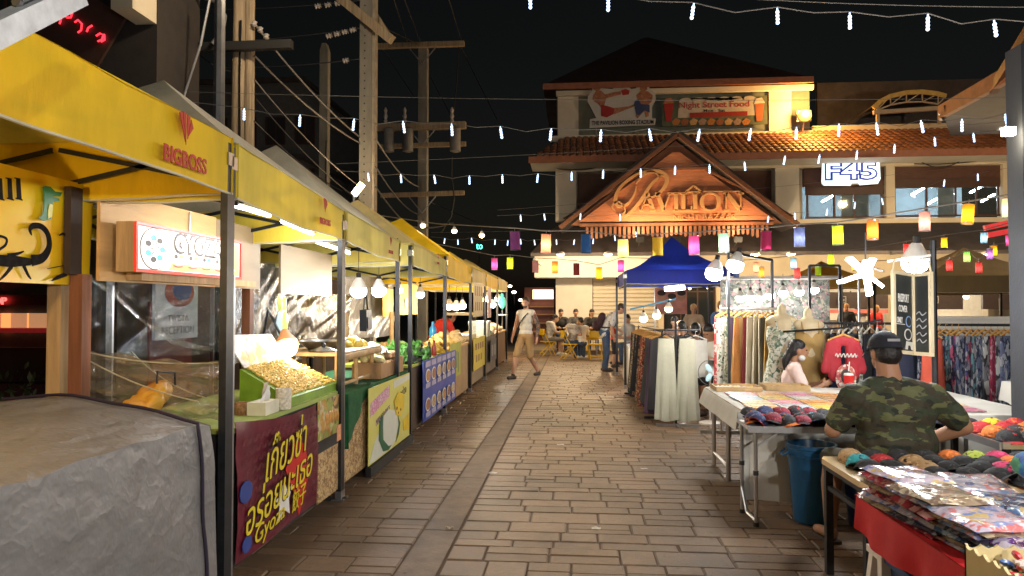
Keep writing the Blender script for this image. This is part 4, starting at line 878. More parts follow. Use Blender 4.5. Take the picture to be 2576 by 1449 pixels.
def ban(u, v):
    yy = 3.82+u*1.24; zt_ = .905-.07*u-.05*math.sin(u*math.pi*1.0)*.6; zb_ = .12; return V((xf+.012+.012*math.sin(u*6+v*4)+.014*wob((u*3, v*3, 0), 1, 2)*v, yy, zb_+(zt_-zb_)*v))
MB().grid(ban, 24, 16).build('sheet', M_mar, t, world=True, smooth=True, thick=.003)
M_yl = mat('lettering_yellow', (.78, .62, .03), .4, var=.05); M_redp = mat('print_red', (.55, .015, .015), .4); M_bl = mat('print_blue', (.03, .06, .26), .4); M_wh = mat('print_white', (.75, .72, .68), .4); M_shadow = mat('lettering_backing', (.03, .005, .01), .5)
o_ = V((xf+.034, 0, 0))
M_wave = mat('wave_line', (.20, .045, .055), .4)
b = MB()
for r in range(12):
    for k in range(15):
        yy, zz = 3.9+k*.08+(.04 if r % 2 else 0), .16+r*.06
        if yy > 5.02 or zz > .80: continue
        for rad in (.036, .022): ribbon(b, [(yy+rad*math.cos(a_), zz+rad*math.sin(a_)) for a_ in [math.pi*j/6 for j in range(7)]], .004, (xf+.0305, 0, 0), Y3, Z3, .0015, False)
stuff(b.build('wave_pattern', M_wave, t, world=True))
flat([(4.45, .5), (4.62, .66), (4.78, .6), (4.86, .4), (4.78, .26), (4.68, .14), (4.6, .3)], M_redp, o_-V((.0015, 0, 0)), Y3, Z3, .003, t, 'red_patch')
for c_ in ((3.9, .5, .08), (3.92, .2, .06)): flat(circ(c_[0], c_[1], c_[2], c_[2]*.8, 10), M_bl, o_-V((.0015, 0, 0)), Y3, Z3, .003, t, 'blue_patch')
flat([(4.3, .34), (4.38, .36), (4.42, .44), (4.47, .37), (4.56, .38), (4.5, .3), (4.52, .2), (4.43, .25), (4.33, .2), (4.36, .29)], M_wh, o_+V((.0005, 0, 0)), Y3, Z3, .003, t, 'white_splash')
for m_, e, dz, bo in ((M_shadow, .002, -.008, .03), (M_yl, .0055, 0, .0)):
    oo = V((xf+.033+e, 0, dz))
    text('เกี๊ยวซ่า', m_, oo+V((0, 4.47, .655)), V((0, 1, .11)), Z3, w=.66, h=.26, ext=.003, parent=t, bold=bo, shear=.25)
    text('อร่อยนะเธอ', m_, oo+V((0, 4.40, .42)), V((0, 1, .13)), Z3, w=1.02, h=.22, ext=.003, parent=t, bold=bo, shear=.25)
    text('Gyoza', m_, oo+V((0, 4.22, .22)), V((0, 1, .1)), Z3, w=.42, h=.13, ext=.003, parent=t, bold=bo*.5, shear=.25)
    text('餃子', m_, oo+V((0, 4.67, .27)), V((0, 1, .1)), Z3, w=.24, h=.14, ext=.003, parent=t, shear=.2)
t = thing('dumpling_photo', 'photo print of golden dumplings at the corner of the dumpling counter', 'poster', (xf, 5.4, .52))
MB().span((xf+.002, 5.10, .55), (xf+.006, 5.6, .845)).build('sheet', pmat('dumpling_photo_print', (.4, .3, .14), [(.55, .3, .06), (.35, .4, .08), (.6, .5, .3), (.2, .12, .05), (.65, .4, .12)], 16, cover=1.2, rough=.35), t, world=True)
MB().span((xf+.002, 5.10, .46), (xf+.006, 5.6, .548)).build('caption_band', M_blk, t, world=True)
for k in range(5): MB().ell((xf+.008, 5.3+.055*k, .69+.01*(k % 2)), (.006, .04, .055), (.5, 0, 0)).build('dumpling_print', mat('golden_print', (.55, .28, .06), .4, var=.4, sc_=20), t, world=True, smooth=True)
t = thing('chipboard_panel', 'strand board panel under the dumpling photo', 'panel', (xf, 5.4, 0))
M_osb = pmat('strand_board', (.42, .27, .11), [(.55, .36, .16), (.33, .2, .08), (.6, .42, .2), (.25, .14, .06)], 40, cover=1.4)
MB().span((xf-.01, 5.12, .09), (xf-.002+.003, 5.58, .458)).build('sheet', M_osb, t, world=True)
t = thing('price_tag', 'small orange price tag tied to the second stall pole', 'tag', atx(853, 1105, -1.80))
MB().box(atx(853, 1088, -1.80), (.004, .09, .12), (0, 0, 0)).build('card', mat('tag_orange', (.7, .3, .14), .5, var=.4, sc_=30), t, world=True)
# dumpling tray
bl, br, fr, fl = V((-2.28, 4.78, 1.115)), V((-2.28, 5.55, 1.115)), V((-1.93, 5.62, .93)), V((-1.93, 4.70, .93))
t = thing('dumpling_tray', 'sloping green lined tray heaped with golden dumplings', 'tray', (-2.1, 5.1, .87))
M_leaf = mat('banana_leaf', (.20, .34, .03), .5, var=.25, sc_=5)
b = MB(); zz = V((0, 0, .88)); dn = lambda p: V((p.x, p.y, .872))
ex = lambda p, k: p+V(((p.x+2.1)*k, (p.y-5.14)*k, 0)); BL, BR, FR, FL = [ex(p, .12) for p in (bl, br, fr, fl)]
b.add([BL, BR, FR, FL, dn(BL), dn(BR), dn(FR), dn(FL)], [(0, 1, 2, 3), (0, 4, 5, 1), (1, 5, 6, 2), (2, 6, 7, 3), (3, 7, 4, 0)]); b.build('leaf_lining', M_leaf, t, world=True)
b = MB(); rd = random.Random(8)
for i in range(36):
    for j in range(15):
        u, v = (i+.5+rd.uniform(-.3, .3))/36, (j+.5+rd.uniform(-.3, .3))/15; p = (bl+(br-bl)*u)*(1-v)+(fl+(fr-fl)*u)*v
        b.ell(p+V((0, 0, .010+rd.uniform(0, .008))), (.012, .016, .010), (.5, 0, rd.uniform(0, 3)), 6, 4)
stuff(b.build('dumplings', mat('golden_dough', (.66, .44, .10), .5, var=.25, sc_=20, island=.2), t, world=True, smooth=True))
t = thing('menu_photo_board', 'overexposed food photo board standing behind the dumpling tray', 'menu board', (-2.36, 5.05, .9))
b = MB(); b.add([V((-2.38, 4.66, 1.35)), V((-2.38, 5.42, 1.33)), V((-2.28, 5.5, 1.12)), V((-2.28, 4.76, 1.12))], [(0, 1, 2, 3)]); b.build('sheet', pmat('menu_photo_print', (.8, .76, .76), [(.8, .8, .8), (.8, .6, .5), (.75, .7, .4), (.6, .6, .7)], 12, cover=.8, rough=.25), t, world=True, thick=.006)
MB().bar((-2.33, 5.1, 1.12), (-2.42, 5.1, .87), .02).build('stand', M_pale, t, world=True)
lm = thing('heat_lamp', 'orange clip lamp with glowing bulb over the dumpling tray', 'lamp', atx(722, 880, -2.3))
p = atx(722, 873, -2.3); M_warm = glow('warm_bulb', (1, .66, .3), 9, False); M_cool = glow('cool_bulb', (.93, .97, 1), 9, False)
MB().lathe([(.03, .16), (.05, .11), (.085, .05), (.095, .02)], 16, p, (-.35, .5, .8)).build('shade', mat('peach_shade', (.7, .3, .12), .4, emit=(.9, .4, .15), es=.15), lm, world=True, smooth=True)
MB().ell(p, (.085, .085, .085), None).build('bulb', M_warm, lm, world=True, smooth=True)
MB().tube([p+V((-.1, .1, .1)), p+V((-.25, .2, .3)), p+V((-.3, .2, 0)), V((p.x-.3, p.y+.2, .87))], .012, 6).build('gooseneck', M_black, lm, world=True)
lamp(lm, p+V((.1, -.1, -.12)), 24, (1, .75, .42), .06)
t = thing('rabbit_eared_lamp', 'pale blue and lime rabbit eared oval lamp beside the heat lamp', 'novelty lamp', atx(708, 850, -2.45))
M_lb1 = mat('pale_blue_plastic', (.45, .66, .72), .3, emit=(.6, .85, .9), es=.35); M_lm = mat('lime_plastic', (.5, .62, .16), .3, emit=(.65, .8, .25), es=.35)
p = atx(708, 815, -2.45); MB().ell(p, (.03, .085, .125)).build('body', M_lb1, t, world=True, smooth=True); MB().ell(p+V((.025, .01, .01)), (.02, .055, .095)).build('face_plate', M_lm, t, world=True, smooth=True)
for s in (-1, 1): MB().ell(p+V((0, .04*s, .165)), (.02, .03, .07), (.35*s*-1, 0, 0)).build('ear', M_lm, t, world=True, smooth=True)
MB().tube([p-V((0, 0, .11)), V((p.x, p.y, .87))], .012, 6).build('stem', M_lb1, t, world=True)
# small things on the lime counter
tis = thing('tissue_box', 'cream tissue box with a tissue standing up on the lime counter', 'tissue box', atz(662, 1040, .87))
p = tis.location; MB().box(p+V((0, 0, .04)), (.12, .2, .08)).build('carton', mat('tissue_carton', (.7, .66, .5), .6), tis, world=True)
b = MB(); b.grid(lambda u, v: p+V((.02*math.sin(u*7+v*2), (.06-.05*v)*(2*u-1)+.05*v, .08+.12*v*(1-.35*u))), 6, 6); b.build('tissue', M_wh, tis, world=True, smooth=True)
cup = thing('lattice_cup', 'white lattice plastic cup beside the tissue box', 'cup', atz(713, 1030, .87)); p = cup.location
MB().lathe([(.04, 0), (.048, .005), (.052, .14), (.047, .14), (.042, .01)], 14, p).build('body', mat('lattice_white', (.7, .63, .5), .5, var=.35, sc_=60), cup, world=True, smooth=True)
bk = thing('wicker_cup', 'small brown wicker basket on the lime counter', 'basket', atz(612, 1042, .87)); p = bk.location
MB().lathe([(.05, 0), (.06, .02), (.06, .06), (.05, .075), (.045, .07), (.05, .03)], 14, p).build('body', mat('wicker_brown', (.33, .17, .07), .7, var=.5, sc_=50, bump=.6, bsc=90), bk, world=True)
# --- third stall: green cloth, bamboo rack, mango poster
M_turf = mat('green_turf_cloth', (.012, .10, .03), .85, var=.3, sc_=12, bump=.5, bsc=120)
t = counter('stall_counter', 'stall counter draped with dark green turf cloth', 5.75, 7.9, .82, M_turf, M_osb)
MB().grid(lambda u, v: V((FX-.03+.018*math.sin(u*18)*v+.01*math.sin(u*40)*v, 5.7+u*2.25, .825-v*(.10+.34*max(0, 1-u*3.2)))), 60, 8).build('cloth_skirt', M_turf, t, world=True, smooth=True)
MB().grid(lambda u, v: V((-2.75+u*.9, 5.72+.015*math.sin(u*14)*v, .825-v*.45)), 20, 6).build('cloth_skirt', M_turf, t, world=True, smooth=True)
t = thing('mango_poster', 'yellow and white poster of a dessert bowl below the green cloth', 'poster', (FX, 7.1, .05)); xf = FX-.012
M_pl = mat('poster_lemon', (.66, .62, .1), .4, var=.12, sc_=3, col2=(.7, .66, .22)); M_pw = mat('poster_offwhite', (.68, .70, .60), .4, var=.05); M_pp = pmat('poster_pink', (.66, .42, .5), [(.7, .2, .4), (.72, .6, .62), (.5, .1, .3)], 50, cover=1.0, rough=.4); M_pg = mat('poster_dark_green', (.02, .12, .06), .4); M_py = mat('poster_mango', (.8, .58, .03), .4, var=.15)
pY0, pY1 = 6.32, 7.92
MB().span((xf, pY0, .1), (xf+.006, pY1, .80)).build('sheet', M_pl, t, world=True); o_ = V((xf+.0065, 0, 0))
W = pY1-pY0
pp = lambda pts: [(pY0+W*a, .1+.7*c) for a, c in pts]
flat(pp([(.01, .02), (.5, .02), (.62, .10), (.36, .22), (.2, .34), (.12, .26)]), M_pw, o_, Y3, Z3, .002, t, 'white_corner')
flat(pp([(.03, .62), (.03, .80), (.45, .94), (.45, .78)]), M_pp, o_, Y3, Z3, .002, t, 'pink_title'); flat(pp([(.55, .86), (.55, .97), (.98, .98), (.98, .90)]), M_pw, o_, Y3, Z3, .002, t, 'title_strip')
flat(pp([(.2, .25), (.27, .52), (.42, .6), (.6, .52), (.68, .3), (.6, .12), (.42, .06), (.3, .1)]), M_pw, o_+V((.0025, 0, 0)), Y3, Z3, .002, t, 'rice_shape')
flat(pp([(.2, .26), (.22, .5), (.3, .58), (.29, .4), (.3, .22), (.42, .08), (.5, .06), (.42, .02), (.3, .06)]), M_pg, o_+V((.005, 0, 0)), Y3, Z3, .002, t, 'leaf_shape')
flat(pp([(.66, .42), (.72, .3), (.68, .14), (.6, .05), (.64, .14), (.68, .28)]), M_pg, o_+V((.005, 0, 0)), Y3, Z3, .002, t, 'leaf_shape')
flat(pp([(.55, .68), (.66, .78), (.8, .72), (.82, .52), (.72, .40), (.6, .46)]), M_py, o_+V((.0075, 0, 0)), Y3, Z3, .002, t, 'mango_shape'); flat(pp([(.8, .3), (.97, .36), (.97, .1), (.82, .14)]), M_py, o_+V((.003, 0, 0)), Y3, Z3, .002, t, 'mango_shape')
for a, c, w in ((.62, .55, .03), (.72, .5, .025), (.66, .47, .02)): flat(circ(pY0+W*a, .1+.7*c, w, w*.6, 8), M_rust, o_+V((.01, 0, 0)), Y3, Z3, .001, t, 'brown_spot')
text('มะม่วง', M_shadow, o_+V((.0025, pY0+W*.8, .1+.7*.76)), V((0, 1, .1)), Z3, w=.3, h=.09, ext=.002, parent=t); text('MANGO RICE', mat('print_purple', (.2, .12, .25), .5), o_+V((.0025, pY0+W*.3, .1+.7*.56)), V((0, 1, .15)), Z3, w=.5, h=.06, ext=.002, parent=t)
MB().span((xf-.02, pY0, 0.0), (xf+.03, pY1+.1, .09)).build('base_rail', M_blk, t, world=True)
# bamboo rack with pans
t = thing('bamboo_rack', 'low bamboo rack with scalloped tray edge on the green counter', 'rack', (-2.3, 6.5, .82)); M_bam = mat('bamboo', (.50, .32, .14), .5, var=.3, sc_=6, bump=.2)
MB().span((-2.62, 5.95, 1.12), (-1.98, 7.15, 1.15)).build('tray_board', M_bam, t, world=True)
b = MB()
for k in range(30): b.ell((-1.97, 5.97+k*.04, 1.105), (.012, .022, .03), None, 6, 5)
b.build('scalloped_edge', M_bam, t, world=True, smooth=True)
for yy in (6.02, 6.55, 7.08):
    for xx in (-2.05, -2.55): MB().tube([(xx, yy, .82), (xx, yy, 1.12)], .022, 8).build('leg', M_bam, t, world=True, smooth=True)
MB().tube([(-2.05, 6.02, .86), (-2.05, 7.08, .86)], .016, 8).build('stretcher', M_bam, t, world=True)
def lathe_thing(name, lb, cat, p, prof, m, n=18, extra=None):
    t = thing(name, lb, cat, p); MB().lathe(prof, n, (0, 0, 0)).build('body', m, t, smooth=True)
    if extra: extra(t)
    return t
M_steelp = mat('stainless_steel', (.6, .6, .6), .22, metal=1, var=.1)
lathe_thing('steel_pan', 'wide stainless steel pan on the bamboo rack', 'pan', (-2.32, 6.42, 1.15), [(.13, 0), (.2, .05), (.23, .08), (.22, .08), (.19, .05), (.12, .012)], M_steelp)
lathe_thing('pan_cover', 'round steel lid under the pan on the bamboo rack', 'lid', (-2.2, 6.1, 1.15), [(.12, 0), (.13, .01), (.06, .035), (.015, .05)], M_steelp, extra=lambda t: MB().ell((0, 0, .06), .02).build('knob', M_black, t))
def heap(name, lb, cat, p, r, h, m, n=26, sz=.04, seed=1, base=None):
    t = thing(name, lb, cat, p); q = random.Random(seed); b = MB()
    for k in range(n):
        a, d = q.uniform(0, 6.28), math.sqrt(q.random()); z = h*(1-d)*q.uniform(.7, 1)+sz*.4
        b.ell((r[0]*d*math.cos(a), r[1]*d*math.sin(a), z), (sz*q.uniform(.8, 1.3), sz*q.uniform(.8, 1.3), sz*q.uniform(.5, .8)), (q.uniform(0, 1), q.uniform(0, 1), q.uniform(0, 3)), 8, 6)
    stuff(b.build('pile', m, t, smooth=True))
    if base: MB().lathe([(max(r)*.8, 0), (max(r)*1.05, .012), (max(r)*1.1, .03), (max(r)*1.05, .03), (max(r)*.8, .012)], 16).build('plate', base, t)
    return t
M_mango = mat('mango_yellow', (.72, .55, .12), .5, var=.25, sc_=20, island=.15); M_white = MATS['white_plaster']; M_veg = mat('leaf_green', (.08, .24, .03), .5, var=.35, sc_=14, island=.3); M_lt = mat('lettuce', (.32, .44, .12), .5, var=.3, sc_=14, island=.25)
heap('mango_heap', 'heap of yellow mango pieces on the bamboo rack right of the pole', 'fruit', (-2.2, 6.92, 1.15), (.12, .18), .06, M_mango, 30, .045, 2)
heap('mango_heap', 'pale yellow fruit pile beside the cardboard boxes', 'fruit', (-2.08, 7.25, .98), (.1, .2), .05, mat('pale_fruit', (.74, .66, .32), .5, var=.15), 26, .05, 3)
M_card = mat('cardboard', (.46, .27, .13), .8, var=.15, sc_=8)
for lb, p, s in (('cardboard box under the pale fruit pile', (-2.08, 7.25, .82), (.3, .5, .155)), ('brown cardboard box at the end of the green counter', (-2.05, 7.72, .82), (.26, .34, .17)), ('cardboard tray on top of the brown box', (-2.1, 7.66, 1.0), (.3, .36, .05))):
    t = thing('cardboard_box', lb, 'box', p); x_, y_, z_ = s
    MB().box((0, 0, z_/2-.003), (x_, y_, z_-.006)).build('body', M_card, t); MB().box((-.07, 0, z_-.001), (x_/2-.02, y_+.01, .006)).box((.07, 0, z_-.001), (x_/2-.02, y_+.01, .006)).build('flap', M_card, t)
tag(MB().grid(lambda u, v: V((-2.3+.3*u, 7.2+.35*v, 1.06+.1*math.sin(u*3)*math.sin(v*3)+wob((u*3, v*3, 0), .06, 2))), 10, 10).build('plastic_bag', mat('white_plastic', (.62, .64, .7), .3, var=.1), smooth=True), 'crumpled white plastic bag behind the pale fruit', 'plastic bag')
# back of the third stall: bag, bamboo, cloth figures
t = thing('hanging_bag', 'black shoulder bag hanging below the round bulbs', 'bag', atx(920, 830, -3.0)); p = atx(920, 805, -3.0)
MB().box(p, (.1, .26, .3), (0.05, 0, 0)).box(p+V((.055, 0, -.04)), (.02, .2, .16)).build('body', mat('black_nylon', (.018, .02, .025), .6, bump=.3), t, world=True); MB().tube([p+V((0, -.1, .15)), p+V((0, -.02, .42)), p+V((0, .1, .15))], .012, 5).build('strap', M_black, t, world=True)
for k, x in enumerate((870, 985, 1000)):
    p = atx(x, 900, -3.2); tag(MB().tube([(p.x, p.y, 0), (p.x, p.y, 1.45)], .04, 8).build('bamboo_post', M_bam, smooth=True), '%s bamboo post behind the green stall' % ORD[k], 'post', 'bamboo posts')
# --- vegetable stall
t = counter('stall_counter', 'vegetable stall counter with yellow green side cloth', 8.15, 10.3, .86, mat('yellow_green_cloth', (.42, .45, .06), .7), mat('dark_brown_board', (.07, .045, .03), .7))
t = thing('blue_menu_banner', 'blue menu banner with rows of round food photos', 'banner', (FX, 9.7, .05)); y0, y1 = 8.55, 10.9; xf = FX+.01
M_mb = mat('menu_blue', (.03, .07, .38), .4, var=.15); M_mp = mat('menu_pale', (.42, .40, .55), .4, var=.2, sc_=12)
MB().grid(lambda u, v: V((xf+.008*math.sin(u*8), y0+(y1-y0)*u, .13+.75*v)), 16, 4).build('sheet', M_mb, t, world=True, smooth=True, thick=.004); o_ = V((xf+.0125, 0, 0))
FD = [mat('food_print_%d' % k, c, .4, var=.5, sc_=40) for k, c in enumerate(((.45, .2, .06), (.3, .12, .06), (.5, .34, .16), (.35, .25, .2)))]
for r in range(2):
    for k in range(6):
        yy = y0+.25+k*.37; zz = .68-r*.36
        flat(circ(yy, zz, .15, .085, 14), M_wh, o_, Y3, Z3, .003, t, 'plate_print'); flat(circ(yy+.01, zz, .12, .066, 12), FD[(k+r) % 4], o_+V((.0035, 0, 0)), Y3, Z3, .002, t, 'food_print')
        flat([(yy-.14, zz-.15), (yy+.14, zz-.15), (yy+.14, zz-.09), (yy-.14, zz-.09)], M_mp, o_+V((.002, 0, 0)), Y3, Z3, .002, t, 'caption_print')
for k in range(6): flat([(y0+.1+k*.37, .79), (y0+.4+k*.37, .79), (y0+.4+k*.37, .86), (y0+.1+k*.37, .86)], M_mp, o_, Y3, Z3, .002, t, 'caption_print')
t = thing('salad_tray', 'tray of green leaf vegetables on the vegetable stall', 'vegetables', (-2.12, 8.75, .86)); b = MB(); q = random.Random(4)
for k in range(420):
    c_ = V((q.gauss(0, .13), q.gauss(0, .32), abs(q.gauss(.1, .06)))); e = Euler((q.uniform(0, 3), q.uniform(0, 3), q.uniform(0, 6))).to_matrix(); s_ = q.uniform(.03, .065)
    b.add([c_+e @ V((-s_, 0, 0)), c_+e @ V((0, -s_*.6, .01)), c_+e @ V((s_, 0, 0)), c_+e @ V((0, s_*.6, .01))], [(0, 1, 2, 3)])
stuff(b.build('leafy_pile', M_veg, t)); MB().box((0, 0, .02), (.42, .95, .04)).build('tray', M_blk, t)
heap('lettuce_heap', 'pale green lettuce heap behind the leaf tray', 'vegetables', (-2.3, 9.2, .9), (.2, .35), .14, M_lt, 40, .07, 6)
heap('corn_heap', 'yellow snack heap at the right end of the vegetable stall', 'snacks', (-2.0, 10.05, .88), (.12, .2), .12, mat('snack_yellow', (.7, .42, .03), .5, var=.3), 30, .05, 7)
heap('fritter_heap', 'orange fritters piled at the back of the vegetable stall', 'snacks', (-2.6, 9.6, .95), (.12, .6), .06, mat('fritter', (.66, .36, .08), .6, var=.3), 36, .05, 9)
for k, (yy, m) in enumerate(((8.45, M_blk), (8.9, M_glass), (9.35, M_blk), (9.7, mat('sauce_red', (.3, .03, .02), .3)))):
    lathe_thing('sauce_bottle', '%s sauce bottle along the front of the vegetable stall' % ORD[k], 'bottle', (-1.93, yy, .87), [(.03, 0), (.032, .01), (.032, .12), (.014, .15), (.013, .19), (.016, .195), (.016, .21)], m, 10)['group'] = 'sauce bottles'
t = thing('yellow_cloth', 'yellow cloth with printed figure hung at the back of the vegetable stall', 'cloth', atx(1015, 790, -3.3))
for (x0, x1, y0_, y1_) in ((963, 990, 725, 795), (995, 1050, 710, 790)):
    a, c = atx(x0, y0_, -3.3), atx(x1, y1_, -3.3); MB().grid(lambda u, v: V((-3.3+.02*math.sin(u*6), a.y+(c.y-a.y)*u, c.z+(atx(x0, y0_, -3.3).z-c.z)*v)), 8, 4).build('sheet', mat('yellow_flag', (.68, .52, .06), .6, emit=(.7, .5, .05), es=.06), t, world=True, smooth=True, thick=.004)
flat(circ(atx(1020, 760, -3.28).y, atx(1020, 762, -3.28).z, .13, .1, 12), mat('flag_blue', (.1, .25, .4), .6), (-3.27, 0, 0), Y3, Z3, .003, t, 'printed_figure')
# --- further stalls: counters, posters, goods
for lb, y0, y1, h, mt, mf in (('yellow stall counter under the peaked yellow canopy', 10.4, 12.7, .9, M_ply, mat('tan_board', (.42, .28, .14), .7, var=.15)), ('stall counter with poster under the white cream canopy', 12.9, 14.8, .92, M_ply2, M_ply2), ('grey stall counter under the small amber canopy', 15.0, 17.2, .9, M_steelp, mat('grey_board', (.2, .18, .16), .6)), ('last stall counter at the far end of the left row', 17.4, 19.6, .9, M_ply, mat('brown_board', (.16, .09, .05), .7))):
    counter('stall_counter', lb, y0, y1, h, mt, mf)
def poster(name, lb, y0, y1, z0, z1, m, X=FX+.0, marks=None, mk=None):
    t = thing(name, lb, 'poster', (X, (y0+y1)/2, z0)); MB().span((X, y0, z0), (X+.006, y1, z1)).build('sheet', m, t, world=True)
    for (a, c, w, h) in marks or (): MB().span((X+.0065, y0+(y1-y0)*(a-w/2), z0+(z1-z0)*(c-h/2)), (X+.0085, y0+(y1-y0)*(a+w/2), z0+(z1-z0)*(c+h/2))).build('printed_mark', mk, t, world=True)
    return t
M_pyel = mat('poster_yellow', (.66, .52, .08), .5, var=.1); M_pbr = mat('print_brown', (.3, .14, .07), .5); M_pcr = mat('poster_cream', (.66, .52, .28), .5, var=.1)
poster('green_yellow_cloth', 'yellow green printed cloth on the counter beside the yellow snacks', 10.45, 11.5, .45, .98, mat('cloth_yellow_green', (.45, .45, .06), .6), marks=[(.5, .5, .3, .5), (.75, .4, .1, .6)], mk=mat('print_olive', (.2, .25, .1), .6))
poster('menu_poster', 'upper cream menu poster on the pole of the white cream canopy', 12.95, 14.3, 1.35, 2.0, M_pcr, marks=[(.2+.2*k, .75, .1, .28) for k in range(4)]+[(.2+.2*k, .3, .1, .25) for k in range(4)], mk=M_pbr)
poster('menu_poster', 'lower yellow menu poster on the counter under the white cream canopy', 12.95, 14.6, .35, .95, M_pyel, marks=[(.2+.2*k, .72, .12, .2) for k in range(4)]+[(.25+.2*k, .35, .1, .22) for k in range(3)], mk=M_pbr)
poster('menu_poster', 'dark menu print on the grey counter under the amber canopy', 15.6, 16.8, .3, .8, mat('poster_dark', (.08, .1, .12), .4), marks=[(.3, .5, .2, .5), (.7, .5, .2, .5)], mk=M_grey)
poster('menu_poster', 'pink and white menu card hanging by the bulbs of the amber canopy', 15.1, 15.7, 1.3, 1.95, mat('poster_pinkwhite', (.7, .5, .48), .5), marks=[(.5, .6, .5, .3)], mk=M_pp)
heap('snack_heap', 'yellow chips heaped on the counter under the yellow canopy', 'snacks', (-2.2, 11.6, .9), (.2, .35), .22, mat('chip_yellow', (.72, .5, .16), .6, var=.2), 40, .06, 12)
heap('snack_heap', 'pale bread heap near the pole of the yellow canopy', 'snacks', (-2.1, 12.45, .9), (.16, .25), .2, mat('bread', (.68, .5, .24), .6, var=.2), 30, .07, 13)
heap('snack_heap', 'white buns on the counter below the amber canopy', 'snacks', (-2.1, 16.6, .92), (.2, .4), .12, mat('bun_white', (.7, .6, .45), .6), 24, .08, 14)
heap('snack_heap', 'pale snacks on the last counter of the left row', 'snacks', (-2.1, 18.3, .92), (.2, .5), .12, mat('snack_cream', (.7, .56, .36), .6), 26, .08, 15)
lathe_thing('blue_bottle', 'tall bright blue bottle on the yellow stall counter', 'bottle', (-2.45, 12.2, .9), [(.06, 0), (.065, .02), (.065, .25), (.025, .32), (.025, .38)], mat('bottle_blue', (.03, .25, .55), .2))
t = thing('steam_cabinet', 'white glass fronted cabinet on the counter under the white cream canopy', 'cabinet', (-2.2, 13.7, .92)); MB().box((0, 0, .04), (.5, .8, .08)).box((0, 0, .48), (.5, .8, .05)).box((-.24, 0, .26), (.02, .8, .4)).build('case', mat('cabinet_cream', (.66, .55, .35), .5), t); MB().box((.24, 0, .26), (.006, .78, .38)).build('pane', MATS['office_glass'], t)
t = thing('cool_box', 'pale grey cool box with teal basket beside the white cream canopy pole', 'cool box', (-2.05, 15.35, .9)); MB().box((0, 0, .15), (.4, .55, .3)).build('body', mat('coolbox_grey', (.5, .52, .46), .5), t); MB().box((0, 0, .31), (.42, .57, .03)).build('lid', M_wh, t); MB().lathe([(.12, 0), (.16, .1), (.15, .1), (.11, .01)], 12, (.05, .5, 0)).build('basket', mat('teal_plastic', (.05, .35, .3), .4), t)
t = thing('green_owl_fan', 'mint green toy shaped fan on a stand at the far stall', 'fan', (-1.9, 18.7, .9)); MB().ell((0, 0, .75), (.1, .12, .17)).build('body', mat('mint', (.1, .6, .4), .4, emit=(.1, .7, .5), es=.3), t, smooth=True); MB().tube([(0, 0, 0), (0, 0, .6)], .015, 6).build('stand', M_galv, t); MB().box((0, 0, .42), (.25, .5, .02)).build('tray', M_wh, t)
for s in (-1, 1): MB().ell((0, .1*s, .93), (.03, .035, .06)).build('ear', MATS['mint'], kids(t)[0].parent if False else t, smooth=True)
# ================================================================== RIGHT SIDE: GOODS STALLS
M_wcloth = mat('white_tablecloth', (.58, .56, .50), .75, var=.08, sc_=4, bump=.25, bsc=10)
M_alu = mat('aluminium_tube', (.55, .55, .55), .3, metal=.9, var=.1)
M_rub = mat('black_rubber', (.02, .02, .02), .7)
canopy('blue_canopy', 'royal blue peaked canopy in front of the pavilion shutter', 'canopy', 3.02, .98, 13.5, 16.2, 1.98, 2.22, 2.98, FABS['b'], FABS['b'], sag=.2, post=.045)
canopy('stall_canopy', 'low yellow canopy far behind the hanging dresses', 'canopy', 6.6, 4.95, 16.3, 18.2, 1.98, 2.18, 2.62, FABS['o'], FABS['o'], truss=False)
canopy('stall_canopy', 'tan canopy behind the blackboard at the right', 'canopy', 9.4, 6.6, 14.2, 16.6, 1.82, 2.12, 2.75, FABS['t'], FABS['t'], truss=False)
# --- white table with cloth
t = thing('white_table', 'long market table under a white cloth in front of the seated girl', 'table', (2.3, 6.4, 0))
MB().span((1.3, 5.62, .70), (3.4, 7.25, .735)).build('table_top', M_ply2, t, world=True)
for x_, y_ in ((1.36, 7.15), (1.36, 6.5), (3.3, 7.15), (3.3, 5.7)): MB().tube([(x_, y_, 0), (x_, y_, .7)], .02, 8).build('leg', M_alu, t, world=True, smooth=True)
MB().tube([(1.36, 7.15, .12), (1.36, 6.5, .12)], .014, 6).build('stretcher', M_alu, t, world=True)
ct = thing('tablecloth', 'white cloth hanging to the ground in front of the long table', 'tablecloth', (2.3, 6.4, 0))
def clo(u, v):
    # v 0..1 : far edge -> near edge -> down the front ; u: left overhang -> right
    X = 1.12+u*2.4; L_ = 2.5
    if v < .6: k = v/.6; y_, z_ = 7.3-k*1.72, .742
    else: k = (v-.6)/.4; y_, z_ = 5.575-.03*math.sin(k*2)+.02*math.sin(u*24)*k+.03*wob((u*6, k, 0), 1, 2)*k, .742-k*.66
    o = max(0, 1.3-X)
    if o > 0: z_ -= o*.85 if v < .6 else 0; X = 1.3-o*.35+(.12*(v-.6) if v > .6 else 0)
    return V((X, y_, z_+.004*noise.noise(V((X*6, y_*6, 0)))))
MB().grid(clo, 60, 50).build('cloth', M_wcloth, ct, world=True, smooth=True)
